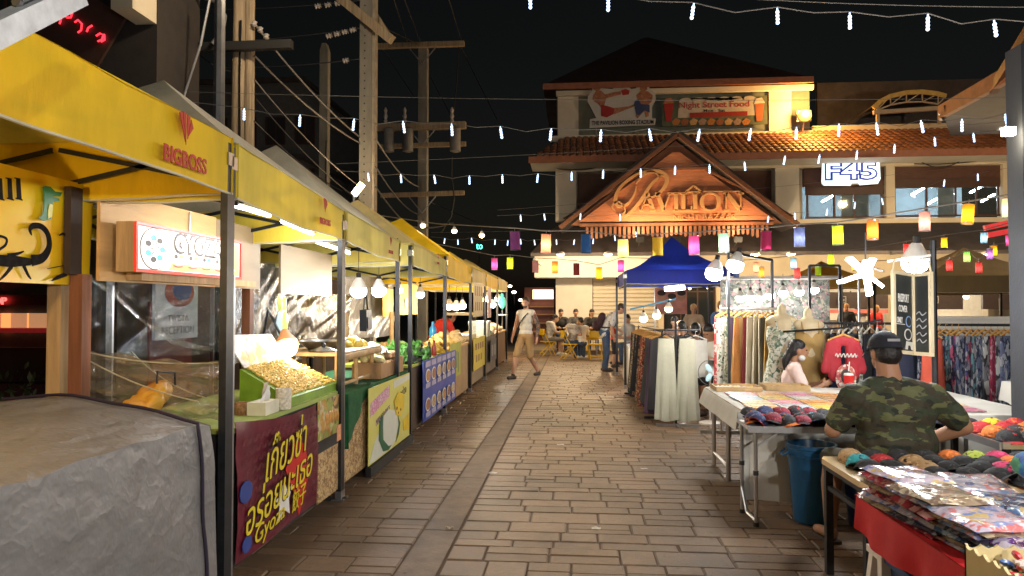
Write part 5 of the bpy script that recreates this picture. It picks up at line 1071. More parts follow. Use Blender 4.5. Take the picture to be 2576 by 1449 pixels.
# near folding trestle
t = thing('folding_table', 'narrow folding table with aluminium legs carrying the heap of dark caps', 'table', (1.95, 5.33, 0))
MB().span((1.22, 5.14, .675), (2.75, 5.53, .70)).build('table_top', mat('grey_laminate', (.5, .52, .55), .3), t, world=True)
MB().span((1.21, 5.125, .665), (2.76, 5.138, .71)).build('edge_trim', M_alu, t, world=True)
for k, (x_, y_) in enumerate(((1.27, 5.17), (1.25, 5.5), (2.68, 5.17), (2.68, 5.5))):
    MB().tube([(x_, y_, .02), (x_, y_, .68)], .014, 8).build('leg', M_alu, t, world=True, smooth=True); MB().tube([(x_, y_, 0), (x_, y_, .03)], .02, 8).build('rubber_foot', M_rub, t, world=True); MB().tube([(x_, y_, .36), (x_, y_, .39)], .019, 8).build('collar', M_rub, t, world=True)
MB().bar((1.27, 5.18, .55), (1.43, 5.18, .66), .012).build('brace', M_alu, t, world=True)
MB().tube([(1.25, 5.5, .2), (1.25, 5.35, .05), (1.27, 5.18, .04)], .012, 6).build('stretcher', M_alu, t, world=True)
# goods lying on the white cloth: flat printed cards
rg = random.Random(21); cc = [('orange', (.62, .28, .07)), ('cream', (.55, .42, .2)), ('pale blue', (.3, .42, .52)), ('pink', (.55, .2, .3)), ('yellow', (.6, .42, .08)), ('lilac', (.3, .15, .45)), ('white', (.55, .52, .46)), ('green', (.14, .36, .14)), ('tan', (.42, .25, .1))]
n_ = 0
for j in range(4):
    for i in range(7):
        nm, c_ = cc[(i*2+j*3+(i*j) % 4) % 9]; p = (1.48+i*.25+.02*rg.random(), 5.82+j*.27, .75)
        o = MB().box((0, 0, .004), (.235, .25, .008)).box((0, .03, .009), (.18, .15, .004)).build('scarf_packet', pmat('card_%d' % ((i*2+j) % 9), c_, [tuple(x*.6 for x in c_), (.5, .45, .36), tuple(min(1, x*1.15) for x in c_)], 30, cover=.8, rough=.35), None, loc=p)
        o.rotation_euler = (0, 0, rg.uniform(-.05, .05)); tag(o, '%s flat packet, %s from the left in the %s row on the white cloth' % (nm, ORD[i], ORD[j]), 'packet', 'flat packets on the white cloth')
def tray(lb, p, s, m, items=None):
    t = thing('display_tray', lb, 'tray', p); x_, y_, z_ = s
    MB().box((0, 0, .006), (x_, y_, .012)).build('floor_board', m, t)
    for a, c in (((0, y_/2), (x_, .012)), ((0, -y_/2), (x_, .012)), ((x_/2, 0), (.012, y_-.013)), ((-x_/2, 0), (.012, y_-.013))): MB().box((a[0], a[1], z_/2), (c[0], c[1], z_)).build('rim', m, t)
    if items:
        b = MB(); q = random.Random(hash(lb) % 99 if False else len(lb)); mats = items
        for k in range(60): b.ell((q.uniform(-x_/2+.03, x_/2-.03), q.uniform(-y_/2+.03, y_/2-.03), .02), (.02, .012, .01), (0, 0, q.uniform(0, 3)), 6, 4, mi=k % len(mats))
        stuff(b.build('trinkets', mats, t, smooth=True))
M_trk = [mat('trinket_%d' % i, c, .3, var=.2) for i, c in enumerate(((.7, .55, .2), (.5, .1, .08), (.1, .25, .5), (.65, .6, .55), (.1, .4, .15), (.03, .03, .03), (.75, .5, .05)))]
tray('wooden tray of gold trinkets at the far left of the white cloth', (1.55, 7.05, .745), (.42, .3, .04), M_bam, M_trk[:1]+M_trk[3:4]); tray('wooden tray of dark trinkets beside the seated girl', (2.02, 7.1, .745), (.4, .26, .05), M_bam, M_trk)
lathe_thing('juice_cup', 'clear cup of red drink on the white table', 'cup', (2.62, 7.1, .745), [(.035, 0), (.045, .1), (.046, .14), (.042, .14)], mat('red_drink', (.55, .02, .02), .2), extra=lambda t: MB().lathe([(.042, .14), (.045, .145), (.04, .16), (.01, .165)], 14).tube([(0, 0, .18), (.01, 0, .27)], .005, 5).build('lid', M_wh, t))
lathe_thing('white_cup', 'white foam cup beside the camouflage shirt', 'cup', (2.66, 6.3, .745), [(.045, 0), (.06, .16), (.063, .165), (.058, .165)], M_wh)
t = thing('snack_carton', 'small yellow carton on the white table near the red drink', 'carton', (2.68, 6.75, .745)); MB().box((0, 0, .03), (.2, .12, .06)).build('carton', mat('carton_yellow', (.72, .6, .03), .5), t); MB().box((0, 0, .062), (.205, .125, .006)).build('lid', M_lt, t)
# --- baseball caps
def cap_mesh():
    b = MB()
    for k in range(1):
        def fn(u, v): a = 2*math.pi*u; r = .092*math.cos(v*math.pi/2*.97); return V((r*.95*math.cos(a), r*1.08*math.sin(a), .105*math.sin(v*math.pi/2)**.85))
        b.grid(fn, 16, 6)
    return b
CM_crown = None
def cap(p, rz, col, brim, label, group, rx=0, ry=0, s=1):
    global CM_crown
    m1 = pmat('cap_%s_%s' % (col[0], brim[0]), col[1], [brim[1], tuple(x*.5 for x in col[1]), tuple(min(1, x*1.5+.03) for x in col[1])], 26, cover=.55); m2 = mat('cap_%s' % brim[0], brim[1], .8, var=.25, sc_=40, bump=.3, bsc=90)
    t = thing('baseball_cap', label, 'cap', p, group=group); t.rotation_euler = (rx, ry, rz); t.scale = (s*.8, s*.9, s*.66)
    if CM_crown is None:
        c1 = cap_mesh().build('crown', m1, t, smooth=True)
        c2 = MB().grid(lambda u, v: V(((u-.5)*.165*(1-.12*v*v), .082*math.sqrt(max(0, 1-((u-.5)*1.75)**2))*1.0+v*.095*math.sqrt(max(0.02, 1-((u-.5)*1.9)**2)), .012-.05*(u-.5)**2*4*.5-v*.012)), 10, 4).build('brim', m2, t, smooth=True, thick=.004)
        c3 = MB().ell((0, 0, .106), (.009, .009, .006), None, 8, 5).build('button', m2, t)
        CM_crown = (c1, c2, c3)
    else:
        for k, (c, m) in enumerate(zip(CM_crown, (m1, m2, m2))):
            d = c.copy(); COL.objects.link(d); d.parent = t; setmat(d, m)
    return t
K = dict(black=(.02, .02, .022), navy=(.02, .03, .09), red=(.42, .02, .025), orange=(.65, .16, .02), yellow=(.75, .5, .02), teal=(.03, .32, .36), lime=(.45, .55, .08), tan=(.42, .26, .12), pink=(.62, .04, .14), blue=(.06, .12, .4), wine=(.2, .015, .03), grey=(.12, .12, .13))
rc = random.Random(9)
seq = ['navy', 'black', 'black', 'wine', 'black', 'navy', 'black', 'black', 'grey', 'wine', 'black', 'navy', 'black']
for j in range(3):
    for i in range(13):
        c1 = seq[(i*3+j*5) % 13]; c2 = ['red', 'black', 'orange', 'black', 'navy', 'red', 'teal'][(i+j*2) % 7]
        p = (1.30+i*.106+rc.uniform(-.02, .02), 5.21+j*.12, .71+.02*rc.random()+(.02 if j == 2 else 0)); 
        cap(p, rc.uniform(-.7, .7)+math.pi, (c1, K[c1]), (c2, K[c2]), '%s cap with %s brim, %s from left, %s row of folding table' % (c1, c2, ORD[i], ('front', 'middle', 'back')[j]), 'dark caps heaped on the folding table', rc.uniform(-.2, .5), rc.uniform(-.35, .35), .95)
# --- near cap table with black legs
t = thing('cap_table', 'black legged table with cream top full of bright caps', 'table', (2.1, 4.03, 0))
M_lam = mat('cream_laminate', (.66, .50, .28), .35, var=.08)
MB().prism([(1.46, 3.70), (1.43, 3.76), (1.43, 4.3), (1.46, 4.36), (2.95, 4.36), (2.95, 3.7)], (0, 0, .635), X3, Y3, .03).build('table_top', M_lam, t, world=True)
MB().span((1.45, 3.72, .60), (2.93, 4.34, .634)).build('apron', M_black, t, world=True)
for x_, y_ in ((1.47, 3.75), (1.47, 4.31), (2.9, 3.75), (2.9, 4.31)): MB().span((x_-.02, y_-.02, 0), (x_+.02, y_+.02, .6)).build('leg', M_black, t, world=True)
MB().bar((1.47, 3.77, .5), (1.47, 4.29, .5), .025).build('stretcher', M_black, t, world=True)
seq2 = ['black', 'yellow', 'black', 'red', 'black', 'tan', 'orange', 'teal', 'lime', 'teal', 'pink', 'red', 'black', 'tan', 'blue']
for j in range(4):
    for i in range(10):
        c1 = seq2[(i*2+j*4+1) % 15] if j > 1 else ('black' if (i+j) % 3 else seq2[(i*4+j*5) % 15]); c2 = c1 if (i+j) % 2 else 'black'
        p = (1.56+i*.135+rc.uniform(-.02, .02), 3.80+j*.145, .668)
        cap(p, rc.uniform(-.8, .8)+math.pi, (c1, K[c1]), (c2, K[c2]), '%s cap with %s brim, %s from left, %s row of cream table' % (c1, c2, ORD[i], ORD[j]), 'bright caps on the cream table', rc.uniform(-.2, .5), rc.uniform(-.35, .35), 1.0)
# right cap table
t = thing('cap_table', 'black table with rows of red and black caps at the right edge', 'table', (3.1, 4.85, 0))
MB().span((2.56, 4.55, .70), (3.9, 5.25, .72)).build('table_top', M_black, t, world=True); MB().span((2.545, 4.54, .685), (2.558, 5.26, .73)).span((2.56, 4.535, .69), (3.9, 4.548, .73)).build('edge_trim', M_alu, t, world=True)
for x_, y_ in ((2.62, 4.6), (2.62, 5.2), (3.8, 4.6), (3.8, 5.2)): MB().span((x_-.018, y_-.018, 0), (x_+.018, y_+.018, .7)).build('leg', M_black, t, world=True)
MB().bar((2.62, 4.6, .3), (3.8, 4.6, .3), .025).build('stretcher', M_black, t, world=True)
for j in range(4):
    for i in range(6):
        c1 = ['black', 'red', 'black', 'orange', 'yellow', 'black', 'red'][(i*2+j*3) % 7]; c2 = ['red', 'black', 'orange'][(i+j) % 3]
        cap((2.66+i*.15, 4.64+j*.15, .725), rc.uniform(-.5, .5)+math.pi, (c1, K[c1]), (c2, K[c2]), '%s cap with %s brim, %s from left, %s row of black table' % (c1, c2, ORD[i], ORD[j]), 'caps on the black table', rc.uniform(-.3, .1), 0)
# --- bins and stool
def bin_(name, lb, p, r0, r1, h, col, hd=True):
    t = thing(name, lb, 'bin', p); m = mat(name+'_plastic', col, .35, var=.1)
    MB().lathe([(r0*.92, .0), (r0, .01), (r1, h-.03), (r1+.012, h-.025), (r1+.012, h), (r1-.006, h), (r1-.012, h-.03), (r0-.01, .02)], 24).build('body', m, t, smooth=True)
    MB().lathe([(r1*.985, h-.09), (r1+.007, h-.088), (r1+.007, h-.075), (r1*.99, h-.073)], 24).build('rim_band', m, t)
    if hd:
        for s in (-1, 1): MB().tube([(s*(r1+.005), -.05, h-.05), (s*(r1+.04), -.04, h-.08), (s*(r1+.04), .04, h-.08), (s*(r1+.005), .05, h-.05)], .009, 6).build('handle', m, t)
    return t
bin_('blue_bin', 'bright blue plastic bin beside the white tablecloth', (1.70, 5.33, 0), .125, .165, .56, (.012, .085, .2))
bin_('navy_bin', 'dark blue bucket behind the bright blue bin', (2.05, 5.25, 0), .12, .15, .42, (.012, .03, .10), False)
t = thing('plastic_stool', 'white plastic stool half hidden beside the red cloth table', 'stool', (1.5, 3.32, 0))
MB().box((0, 0, .43), (.3, .3, .03)).build('seat', M_wh, t)
for sx in (-1, 1):
    for sy in (-1, 1): MB().bar((sx*.16, sy*.16, 0), (sx*.12, sy*.12, .42), .04).build('leg', M_wh, t)
# --- red cloth table with packets
t = thing('red_cloth_table', 'table with red cloth edge piled with plastic wrapped shirts', 'table', (1.9, 2.2, 0))
MB().span((1.2, .9, .70), (2.9, 3.16, .735)).build('table_top', M_lam, t, world=True)
for x_, y_ in ((1.27, 3.08), (2.8, 3.08), (1.27, 1.0), (2.8, 1.0)): MB().span((x_-.02, y_-.02, 0), (x_+.02, y_+.02, .7)).build('leg', M_wh, t, world=True)
M_redc = mat('red_cloth', (.50, .008, .012), .75, var=.15, sc_=3, bump=.25, bsc=12)
rcl = thing('red_cloth', 'bright red cloth hanging over the near table edge', 'cloth', (1.2, 2.2, .55))
MB().grid(lambda u, v: V((1.195-.012*v+.014*math.sin(u*34)*v+.01*math.sin(u*61)*v, 3.17-u*2.3, .742-v*(.135+.05*math.sin(u*3)+.015*math.sin(u*22)))), 110, 6).build('edge_drop', M_redc, rcl, world=True, smooth=True)
MB().grid(lambda u, v: V((1.195+u*1.7, 3.185+.01*v*math.sin(u*40), .742-v*.15)), 40, 4).build('end_drop', M_redc, rcl, world=True, smooth=True)
MB().grid(lambda u, v: V((1.195+u*1.7, 3.185-v*2.3, .744)), 4, 4).build('top_sheet', M_redc, rcl, world=True)
t = thing('storage_crate', 'dark blue plastic crate under the red cloth table', 'crate', (1.55, 2.7, 0)); MB().prism([(-.24, 0), (.24, 0), (.27, .5), (-.27, .5)], (0, -.35, 0), X3, Z3, -.7).build('body', mat('crate_navy', (.02, .05, .15), .5), t); MB().span((-.29, -.37, .5), (.29, .37, .53)).build('rim', MATS['crate_navy'], t)
t2 = thing('storage_crate', 'black crate under the red cloth table near the camera', 'crate', (1.6, 1.75, 0)); MB().prism([(-.24, 0), (.24, 0), (.27, .5), (-.27, .5)], (0, -.4, 0), X3, Z3, -.8).build('body', mat('crate_black', (.01, .01, .014), .6), t2); MB().span((-.29, -.42, .5), (.29, .42, .53)).build('rim', MATS['crate_black'], t2)
def wrap(name, base, cols, scale=24):
    """shirt under shiny film"""
    if name in MATS: return MATS[name]
    m = pmat(name, base, cols, scale, cover=.9, rough=.16); n = m.node_tree; b = n.nodes['Principled BSDF']; b.inputs['Specular IOR Level'].default_value = .8; b.inputs['Coat Weight'].default_value = .8; b.inputs['Coat Roughness'].default_value = .08
    for k in n.nodes:
        if k.type == 'BUMP': k.inputs['Strength'].default_value = .5
    return m
WR = [('silver', wrap('wrap_silver', (.36, .36, .46), [(.12, .14, .3), (.6, .56, .6), (.5, .2, .2), (.2, .3, .5)])), ('pastel', wrap('wrap_pastel', (.5, .45, .55), [(.62, .2, .2), (.2, .28, .6), (.65, .48, .2), (.6, .5, .6)])), ('purple', wrap('wrap_purple', (.14, .05, .25), [(.4, .35, .5), (.08, .03, .12), (.55, .5, .6)])), ('black', wrap('wrap_black', (.03, .03, .035), [(.2, .2, .22), (.05, .04, .06)])), ('khaki', wrap('wrap_khaki', (.32, .24, .16), [(.45, .36, .24), (.2, .14, .1)])), ('red', wrap('wrap_red', (.4, .04, .06), [(.55, .3, .28), (.25, .03, .05)])), ('blue', wrap('wrap_blue', (.06, .12, .25), [(.3, .4, .5), (.5, .5, .55), (.04, .05, .1)])), ('orange', wrap('wrap_orange', (.5, .16, .05), [(.6, .4, .15), (.05, .3, .4), (.6, .55, .55), (.5, .05, .2)]))]
PK = None; rk = random.Random(31)
def packet(p, rz, m, lb, grp):
    global PK
    if PK is None:
        b = MB(); top = lambda u, v: V(((u-.5)*.24, (v-.5)*.30, .016*min(1, 9*min(u, 1-u, v, 1-v))**.5+.003*math.sin(u*9+v*7)))
        b.grid(top, 10, 12); b.grid(lambda u, v: V(((u-.5)*.24, (v-.5)*.30, -.002)), 1, 1); PK = o = b.build('wrapped_shirt', m, None, loc=(0, 0, 0), smooth=True)
    else: o = PK.copy(); COL.objects.link(o)
    o.location = p; o.rotation_euler = (rk.uniform(-.03, .03), rk.uniform(-.03, .03), rz); setmat(o, m); return tag(o, lb, 'shirt packet', grp)
stacks = [('first far stack at the left corner', 1.33, 3.0, 8, ['khaki', 'silver', 'red', 'pastel'], 'pastel', .1), ('far stack beside the flowered bag', 1.60, 3.01, 6, ['black', 'blue', 'silver'], 'silver', -.2), ('second stack along the table edge', 1.33, 2.73, 8, ['red', 'khaki', 'silver', 'black'], 'khaki', .06), ('bluish stack behind the purple stack', 1.60, 2.74, 6, ['silver', 'blue', 'pastel'], 'blue', -.1), ('bright topped stack along the table edge', 1.36, 2.50, 7, ['black', 'blue', 'khaki', 'silver'], 'pastel', .12), ('purple stack before the clip box', 1.40, 2.26, 5, ['purple', 'black', 'silver'], 'purple', 0), ('dark violet stack beside the purple stack', 1.67, 2.27, 5, ['purple', 'purple', 'black'], 'purple', .05), ('pale stack in the middle of the table', 1.62, 2.50, 6, ['silver', 'orange', 'pastel'], 'pastel', -.05), ('red topped stack beyond the pale stack', 1.88, 2.52, 5, ['red', 'silver', 'orange'], 'orange', .1)]
WD = dict(WR)
for nm, x_, y_, n_, cs, top_, rz in stacks:
    for k in range(n_):
        c_ = top_ if k == n_-1 else cs[(k*7+n_) % len(cs)]
        packet((x_+rk.uniform(-.015, .015), y_+rk.uniform(-.015, .015), .752+k*.0165), rz+rk.uniform(-.06, .06), WD[c_], '%s wrapped shirt, %s up in the %s' % (c_, ORD[k], nm), 'stacks of wrapped shirts')
# flowered bags and pink pouch
def softbag(lb, p, r, m, rot=(0, 0, 0), handle=None):
    t = thing('flowered_bag', lb, 'bag', p); blob('body', [('e', (0, 0, r[2]*.9), r, rot), ('e', (r[0]*.5, 0, r[2]*.6), (r[0]*.6, r[1]*.9, r[2]*.6))], m, t, .012, 3, .012, 14)
    MB().tube([(-r[0]*.6, 0, r[2]*1.6), (0, 0, r[2]*1.75), (r[0]*.7, .01, r[2]*1.3)], .006, 6).build('zip', mat('zip_brass', (.4, .3, .1), .4, metal=.8), t)
M_fl = pmat('floral_blue_print', (.05, .2, .42), [(.62, .06, .15), (.75, .35, .4), (.1, .35, .2), (.05, .12, .35), (.6, .2, .05)], 11, cover=.95)
softbag('large blue bag printed with red flowers on the red cloth table', (1.83, 2.85, .87), (.2, .13, .075), M_fl, (0, .1, .2))
softbag('small dark embroidered bag in front of the blue flowered bag', (1.95, 2.66, .875), (.13, .09, .05), pmat('embroidered_dark', (.05, .03, .05), [(.4, .1, .05), (.2, .35, .1), (.45, .3, .05)], 30, cover=.8))
softbag('green and orange embroidered purse near the right edge', (2.02, 2.86, .87), (.12, .09, .05), pmat('embroidered_green', (.1, .3, .1), [(.6, .3, .05), (.5, .6, .3), (.3, .05, .2)], 26, cover=.9))
t = thing('pink_pouch', 'folded magenta and white printed cloth near the right edge', 'pouch', (1.78, 2.34, .88)); MB().box((0, 0, .012), (.26, .28, .024), (0, 0, .3)).build('body', pmat('pink_print', (.62, .03, .25), [(.75, .5, .6), (.7, .1, .35), (.75, .7, .7)], 20, cover=.7), t); MB().box((0, 0, .027), (.2, .22, .006), (0, 0, .3)).build('front_pocket', MATS['pink_print'], t)
# clip box with scalloped rim
t = thing('clip_box', 'cream box with scalloped rim full of hair clips at the near corner', 'box', (1.42, 1.74, .74)); M_clipbox = mat('scalloped_card', (.58, .47, .24), .7, var=.12)
W_, D_, H_ = .68, .72, .15
for o0, u_, L_ in ((V((-W_/2, -D_/2, 0)), Y3, D_), (V((W_/2, -D_/2, 0)), Y3, D_), (V((-W_/2, D_/2, 0)), X3, W_), (V((-W_/2, -D_/2, 0)), X3, W_)):
    n_ = 16; poly = [(0, 0), (L_, 0)]+[(L_*(1-i/(n_*4)), H_-.012*abs(math.sin(i/4*math.pi))) for i in range(n_*4+1)]
    MB().prism(poly, o0, u_, Z3, .008).build('side_panel', M_clipbox, t)
MB().box((0, 0, .05), (W_-.02, D_-.02, .02)).build('floor_board', M_clipbox, t)
b = MB(); q = random.Random(77); CM = [mat('clip_%d' % i, c, .3, var=.15) for i, c in enumerate(((.1, .45, .05), (.7, .55, .03), (.55, .03, .05), (.02, .02, .02), (.5, .38, .3), (.05, .12, .3), (.6, .5, .45), (.35, .03, .12), (.45, .2, .04)))]
for k in range(420):
    c_ = V((q.uniform(-.31, .31), q.uniform(-.33, .33), .105+.04*q.random())); 
    if k % 3: b.ell(c_, (.022, .012, .01), (q.uniform(-1, 1), q.uniform(-1, 1), q.uniform(0, 3)), 6, 4, mi=k % 9)
    else:
        for a in range(5): b.ell(c_+V((.016*math.cos(a*1.26), .016*math.sin(a*1.26), 0)), (.011, .011, .006), None, 5, 4, mi=k % 9)
stuff(b.build('hair_clips', CM, t, smooth=True))
# --- hanging garments
def gar_mesh(w0, w1, L, folds=5, d=.05, seed=0, flare=1.0, amp=.4):
    b = MB(); nu, nv = 28, 9
    def fn(u, v):
        a = 2*math.pi*u; w = (w0+(w1-w0)*v**flare)/2; rip = 1+amp*v*math.sin(a*folds+seed)+.12*v*math.sin(a*folds*2.3+seed*2)
        return V((w*math.cos(a)*(1+.05*v*math.sin(a*folds+seed)), d*(.5+.8*v)*math.sin(a)*rip, -L*v-.012*v*math.sin(a*3+seed)))
    return b.grid(fn, nu, nv)
M_hang = mat('wood_hanger', (.55, .28, .07), .4, var=.1); M_whang = mat('white_hanger', (.6, .58, .52), .4)
HG = {}
def garment(name, label, cat, p, rz, spec, m, group, hanger=M_hang, top=.0):
    t = thing(name, label, cat, p, rz, group)
    key = tuple(spec)
    if key not in HG:
        HG[key] = o = gar_mesh(*spec).build('cloth_body', m, t, smooth=True); o.location.z = -.11-top
    else: o = HG[key].copy(); COL.objects.link(o); o.parent = t; setmat(o, m)
    hk = ('h', round(spec[0], 2))
    if hk not in HG:
        w = spec[0]*.5; HG[hk] = h = MB().tube([(0, 0, -.045), (0, 0, 0), (.012, 0, .016), (.024, 0, .004)], .003, 5).tube([(-w*.98, 0, -.105), (0, 0, -.045), (w*.98, 0, -.105)], .010, 6).build('hanger', hanger, t)
    else: h = HG[hk].copy(); COL.objects.link(h); h.parent = t; setmat(h, hanger)
    return t
def rack(name, lb, pts, feet, m=M_black, r=.014):
    t = thing(name, lb, 'clothes rack', (V(pts[0])+V(pts[-1]))/2*1 - V((0, 0, (pts[0][2]+pts[-1][2])/2)))
    MB().tube(pts, r, 8).build('rail', m, t, world=True)
    for f in feet:
        MB().tube([f[0], f[1]], r, 8).build('upright', m, t, world=True)
        g = V(f[1]); MB().bar((g.x-.25, g.y, .02), (g.x+.25, g.y, .02), .03).build('foot_bar', m, t, world=True)
    return t
G = {'red print': pmat('g_red', (.16, .03, .02), [(.4, .08, .04), (.5, .3, .15), (.08, .02, .02)], 30, cover=.9), 'brown print': pmat('g_brown', (.09, .05, .035), [(.2, .12, .08), (.35, .22, .12), (.04, .02, .02)], 28, cover=.8), 'black': mat('g_black', (.025, .025, .028), .85), 'charcoal': mat('g_charcoal', (.06, .06, .07), .85), 'rust': mat('g_rust', (.26, .08, .035), .85), 'beige': mat('g_beige', (.46, .41, .31), .9, var=.06, bump=.2), 'leaf print': pmat('g_leaf', (.6, .58, .48), [(.08, .14, .1), (.16, .22, .14), (.3, .32, .22)], 26, cover=.75), 'leopard': pmat('g_leop', (.5, .42, .28), [(.05, .03, .02), (.2, .12, .06)], 40, cover=.8), 'plum': mat('g_plum', (.09, .05, .10), .85), 'orange knit': mat('g_orange', (.5, .2, .05), .9, bump=.6, bsc=120), 'wine': mat('g_wine', (.2, .025, .03), .85), 'cream': mat('g_cream', (.52, .46, .36), .9), 'dark grey': mat('g_dgrey', (.07, .07, .065), .9), 'red white': pmat('g_rw', (.5, .05, .05), [(.6, .5, .45), (.3, .02, .03)], 22, cover=.7), 'white floral': pmat('g_wf', (.6, .57, .5), [(.1, .16, .08), (.05, .05, .05), (.4, .3, .25)], 20, cover=.6), 'navy': mat('g_navy', (.02, .025, .05), .85), 'tan': mat('g_tan', (.38, .24, .08), .85, bump=.2), 'striped brown': pmat('g_sb', (.3, .2, .1), [(.15, .09, .05), (.45, .33, .2)], 40, cover=.7)}
# rack of skirts along the lane
rack('skirt_rack', 'black rail of long printed skirts running along the lane', [(1.2, 9.9, 1.2), (1.12, 12.7, 1.2)], [((1.2, 9.95, 1.2), (1.2, 9.95, 0)), ((1.12, 12.65, 1.2), (1.12, 12.65, 0))])
cs = ['charcoal', 'plum', 'dark grey', 'charcoal', 'red print', 'red print', 'rust', 'brown print', 'black', 'brown print', 'black', 'leopard', 'brown print', 'black']
for i, c_ in enumerate(cs):
    y_ = 9.98+i*.195; x_ = 1.2-.08*(y_-9.9)/2.8
    garment('hanging_skirt', '%s skirt, %s from the near end of the black rail' % (c_, ORD[i]), 'skirt', (x_, y_, 1.2), rk.uniform(-.45, .35), (.3, .42+.04*(i % 3), (.98, 1.04, .9)[i % 3], 4+i % 2, .05, i % 3), G[c_], 'skirts on the black rail')
# T stand with pale skirts
t = thing('skirt_stand', 'single pole stand with cross bar holding two pale skirts', 'stand', (1.31, 9.4, 0))
MB().tube([(1.31, 9.4, 0), (1.31, 9.4, 1.4)], .016, 8).build('pole', M_black, t, world=True); MB().tube([(1.02, 9.4, 1.24), (1.6, 9.4, 1.24)], .012, 8).build('cross_bar', M_black, t, world=True); MB().bar((1.05, 9.4, .015), (1.6, 9.35, .015), .03).bar((1.31, 9.2, .012), (1.31, 9.6, .012), .024).build('base', M_alu, t, world=True)
for i, (x_, lb) in enumerate(((1.18, 'left of the two pale green skirts on the pole stand'), (1.45, 'right of the two pale green skirts on the pole stand'))):
    garment('hanging_skirt', lb, 'skirt', (x_, 9.36, 1.24), 0, (.2, .31, 1.05, 6, .05, i), mat('g_sage', (.42, .42, .33), .9, var=.08, bump=.25), 'pale skirts on the pole stand', M_black)
garment('hanging_blouse', 'white blouse hung behind the pale skirts', 'blouse', (1.62, 9.75, 1.2), .3, (.34, .36, .5, 4, .05, 2), mat('g_white', (.6, .58, .53), .9), 'pale skirts on the pole stand', M_whang)
# dress rack
rack('dress_rack', 'rail of long dresses on orange hangers behind the seated girl', [(1.78, 8.9, 1.52), (2.5, 8.75, 1.52)], [((1.78, 8.9, 1.56), (1.78, 8.9, 0)), ((2.5, 8.75, 1.56), (2.5, 8.75, 0))], M_alu)
cs = ['red white', 'white floral', 'leaf print', 'plum', 'orange knit', 'tan', 'wine', 'cream', 'beige', 'cream', 'dark grey', 'tan', 'brown print', 'leopard']
for i, c_ in enumerate(cs):
    garment('hanging_dress', '%s dress, %s from the left on the dress rail' % (c_, ORD[i]), 'dress', (1.8+i*.052, 8.9-.01*i, 1.52), .8+rk.uniform(-.3, .3), (.36, .42+.05*(i % 3), (.98, .86, 1.05)[i % 3], 4+i % 3, .04, i % 4), G[c_], 'dresses on the rail')
# mannequins
def mannequin(lb, p, mdress, seed):
    t = thing('mannequin', lb, 'mannequin', p); M_sk = mat('mannequin_linen', (.58, .46, .28), .7, var=.08)
    blob('bust', [('c', (0, 0, 1.02), (0, 0, 1.28), .115, .13), ('e', (0, 0, 1.33), (.175, .085, .07)), ('c', (0, 0, 1.36), (0, 0, 1.47), .05, .045), ('e', (.06, -.05, 1.22), .06), ('e', (-.06, -.05, 1.22), .06)], M_sk, t, .014, 3)
    b = MB()
    def fn(u, v):
        a = 2*math.pi*u; prof = [(0, .135), (.12, .15), (.3, .118), (.45, .15), (1, .24)]
        for (v0, r0), (v1, r1) in zip(prof[:-1], prof[1:]):
            if v <= v1: r = r0+(r1-r0)*(v-v0)/(v1-v0); break
        k = max(0, v-.4); return V((r*1.12*math.cos(a)*(1+.1*k*math.sin(a*7+seed)), r*.85*math.sin(a)*(1+.14*k*math.sin(a*7+seed)), 1.27-v*.95))
    b.grid(fn, 36, 14); b.build('dress', mdress, t, smooth=True)
    MB().tube([(0, 0, 0), (0, 0, 1.0)], .015, 8).build('stand', M_black, t); MB().lathe([(.16, 0), (.16, .01), (.03, .03)], 14).build('base', M_black, t)
    MB().tube([(-.08, -.12, 1.24), (-.085, -.06, 1.36), (-.06, .06, 1.34)], .008, 5).tube([(.08, -.12, 1.24), (.085, -.06, 1.36), (.06, .06, 1.34)], .008, 5).build('strap', mdress, t)
mannequin('mannequin in a green leaf print dress behind the girl', (2.24, 7.95, .06), G['leaf print'], 1); mannequin('mannequin in a plain mustard dress behind the girl', (2.5, 7.9, .02), G['tan'], 2)
# jacket rail
rack('jacket_rack', 'dark rail of jackets and shirts behind the camouflage man', [(2.45, 8.2, 1.36), (3.75, 8.0, 1.36)], [((2.5, 8.2, 1.36), (2.5, 8.2, 0)), ((3.7, 8.0, 1.36), (3.7, 8.0, 0))])
cs = ['striped brown', 'striped brown', 'tan', 'striped brown', 'navy', 'black', 'navy', 'charcoal', 'white floral', 'black', 'navy', 'cream', 'black', 'charcoal', 'leopard', 'navy']
for i, c_ in enumerate(cs): garment('hanging_shirt', '%s shirt, %s from the left on the dark jacket rail' % (c_, ORD[i]), 'shirt', (2.55+i*.073, 8.18-.012*i, 1.36), 1.0+rk.uniform(-.15, .15), (.4, .42, .7, 3, .045, i % 3), G[c_], 'shirts on the jacket rail', M_whang)
# red embroidered jacket, front on
t = thing('red_jacket', 'red embroidered jacket hung facing the lane beside the camouflage man', 'jacket', (2.70, 7.45, 1.30)); p = t.location
M_rj = mat('jacket_red', (.36, .02, .03), .7, var=.15, bump=.3, bsc=30); M_emb = pmat('jacket_embroidery', (.5, .1, .1), [(.66, .6, .52), (.45, .25, .15), (.3, .05, .05)], 26, cover=.9)
blob('body', [('c', p+V((-.11, 0, -.16)), p+V((-.12, 0, -.5)), .085, .10), ('c', p+V((.11, 0, -.16)), p+V((.12, 0, -.5)), .085, .10), ('c', p+V((-.09, 0, -.12)), p+V((.09, 0, -.12)), .06, .06), ('c', p+V((-.17, 0, -.17)), p+V((-.255, -.02, -.46)), .07, .055), ('c', p+V((.17, 0, -.17)), p+V((.255, -.02, -.46)), .07, .055)], M_rj, t, .014, 3, .012, 14, world=True)
for vx in kids(t)[0].data.vertices: vx.co.y *= .42; vx.co.x *= .72; vx.co.z *= .85
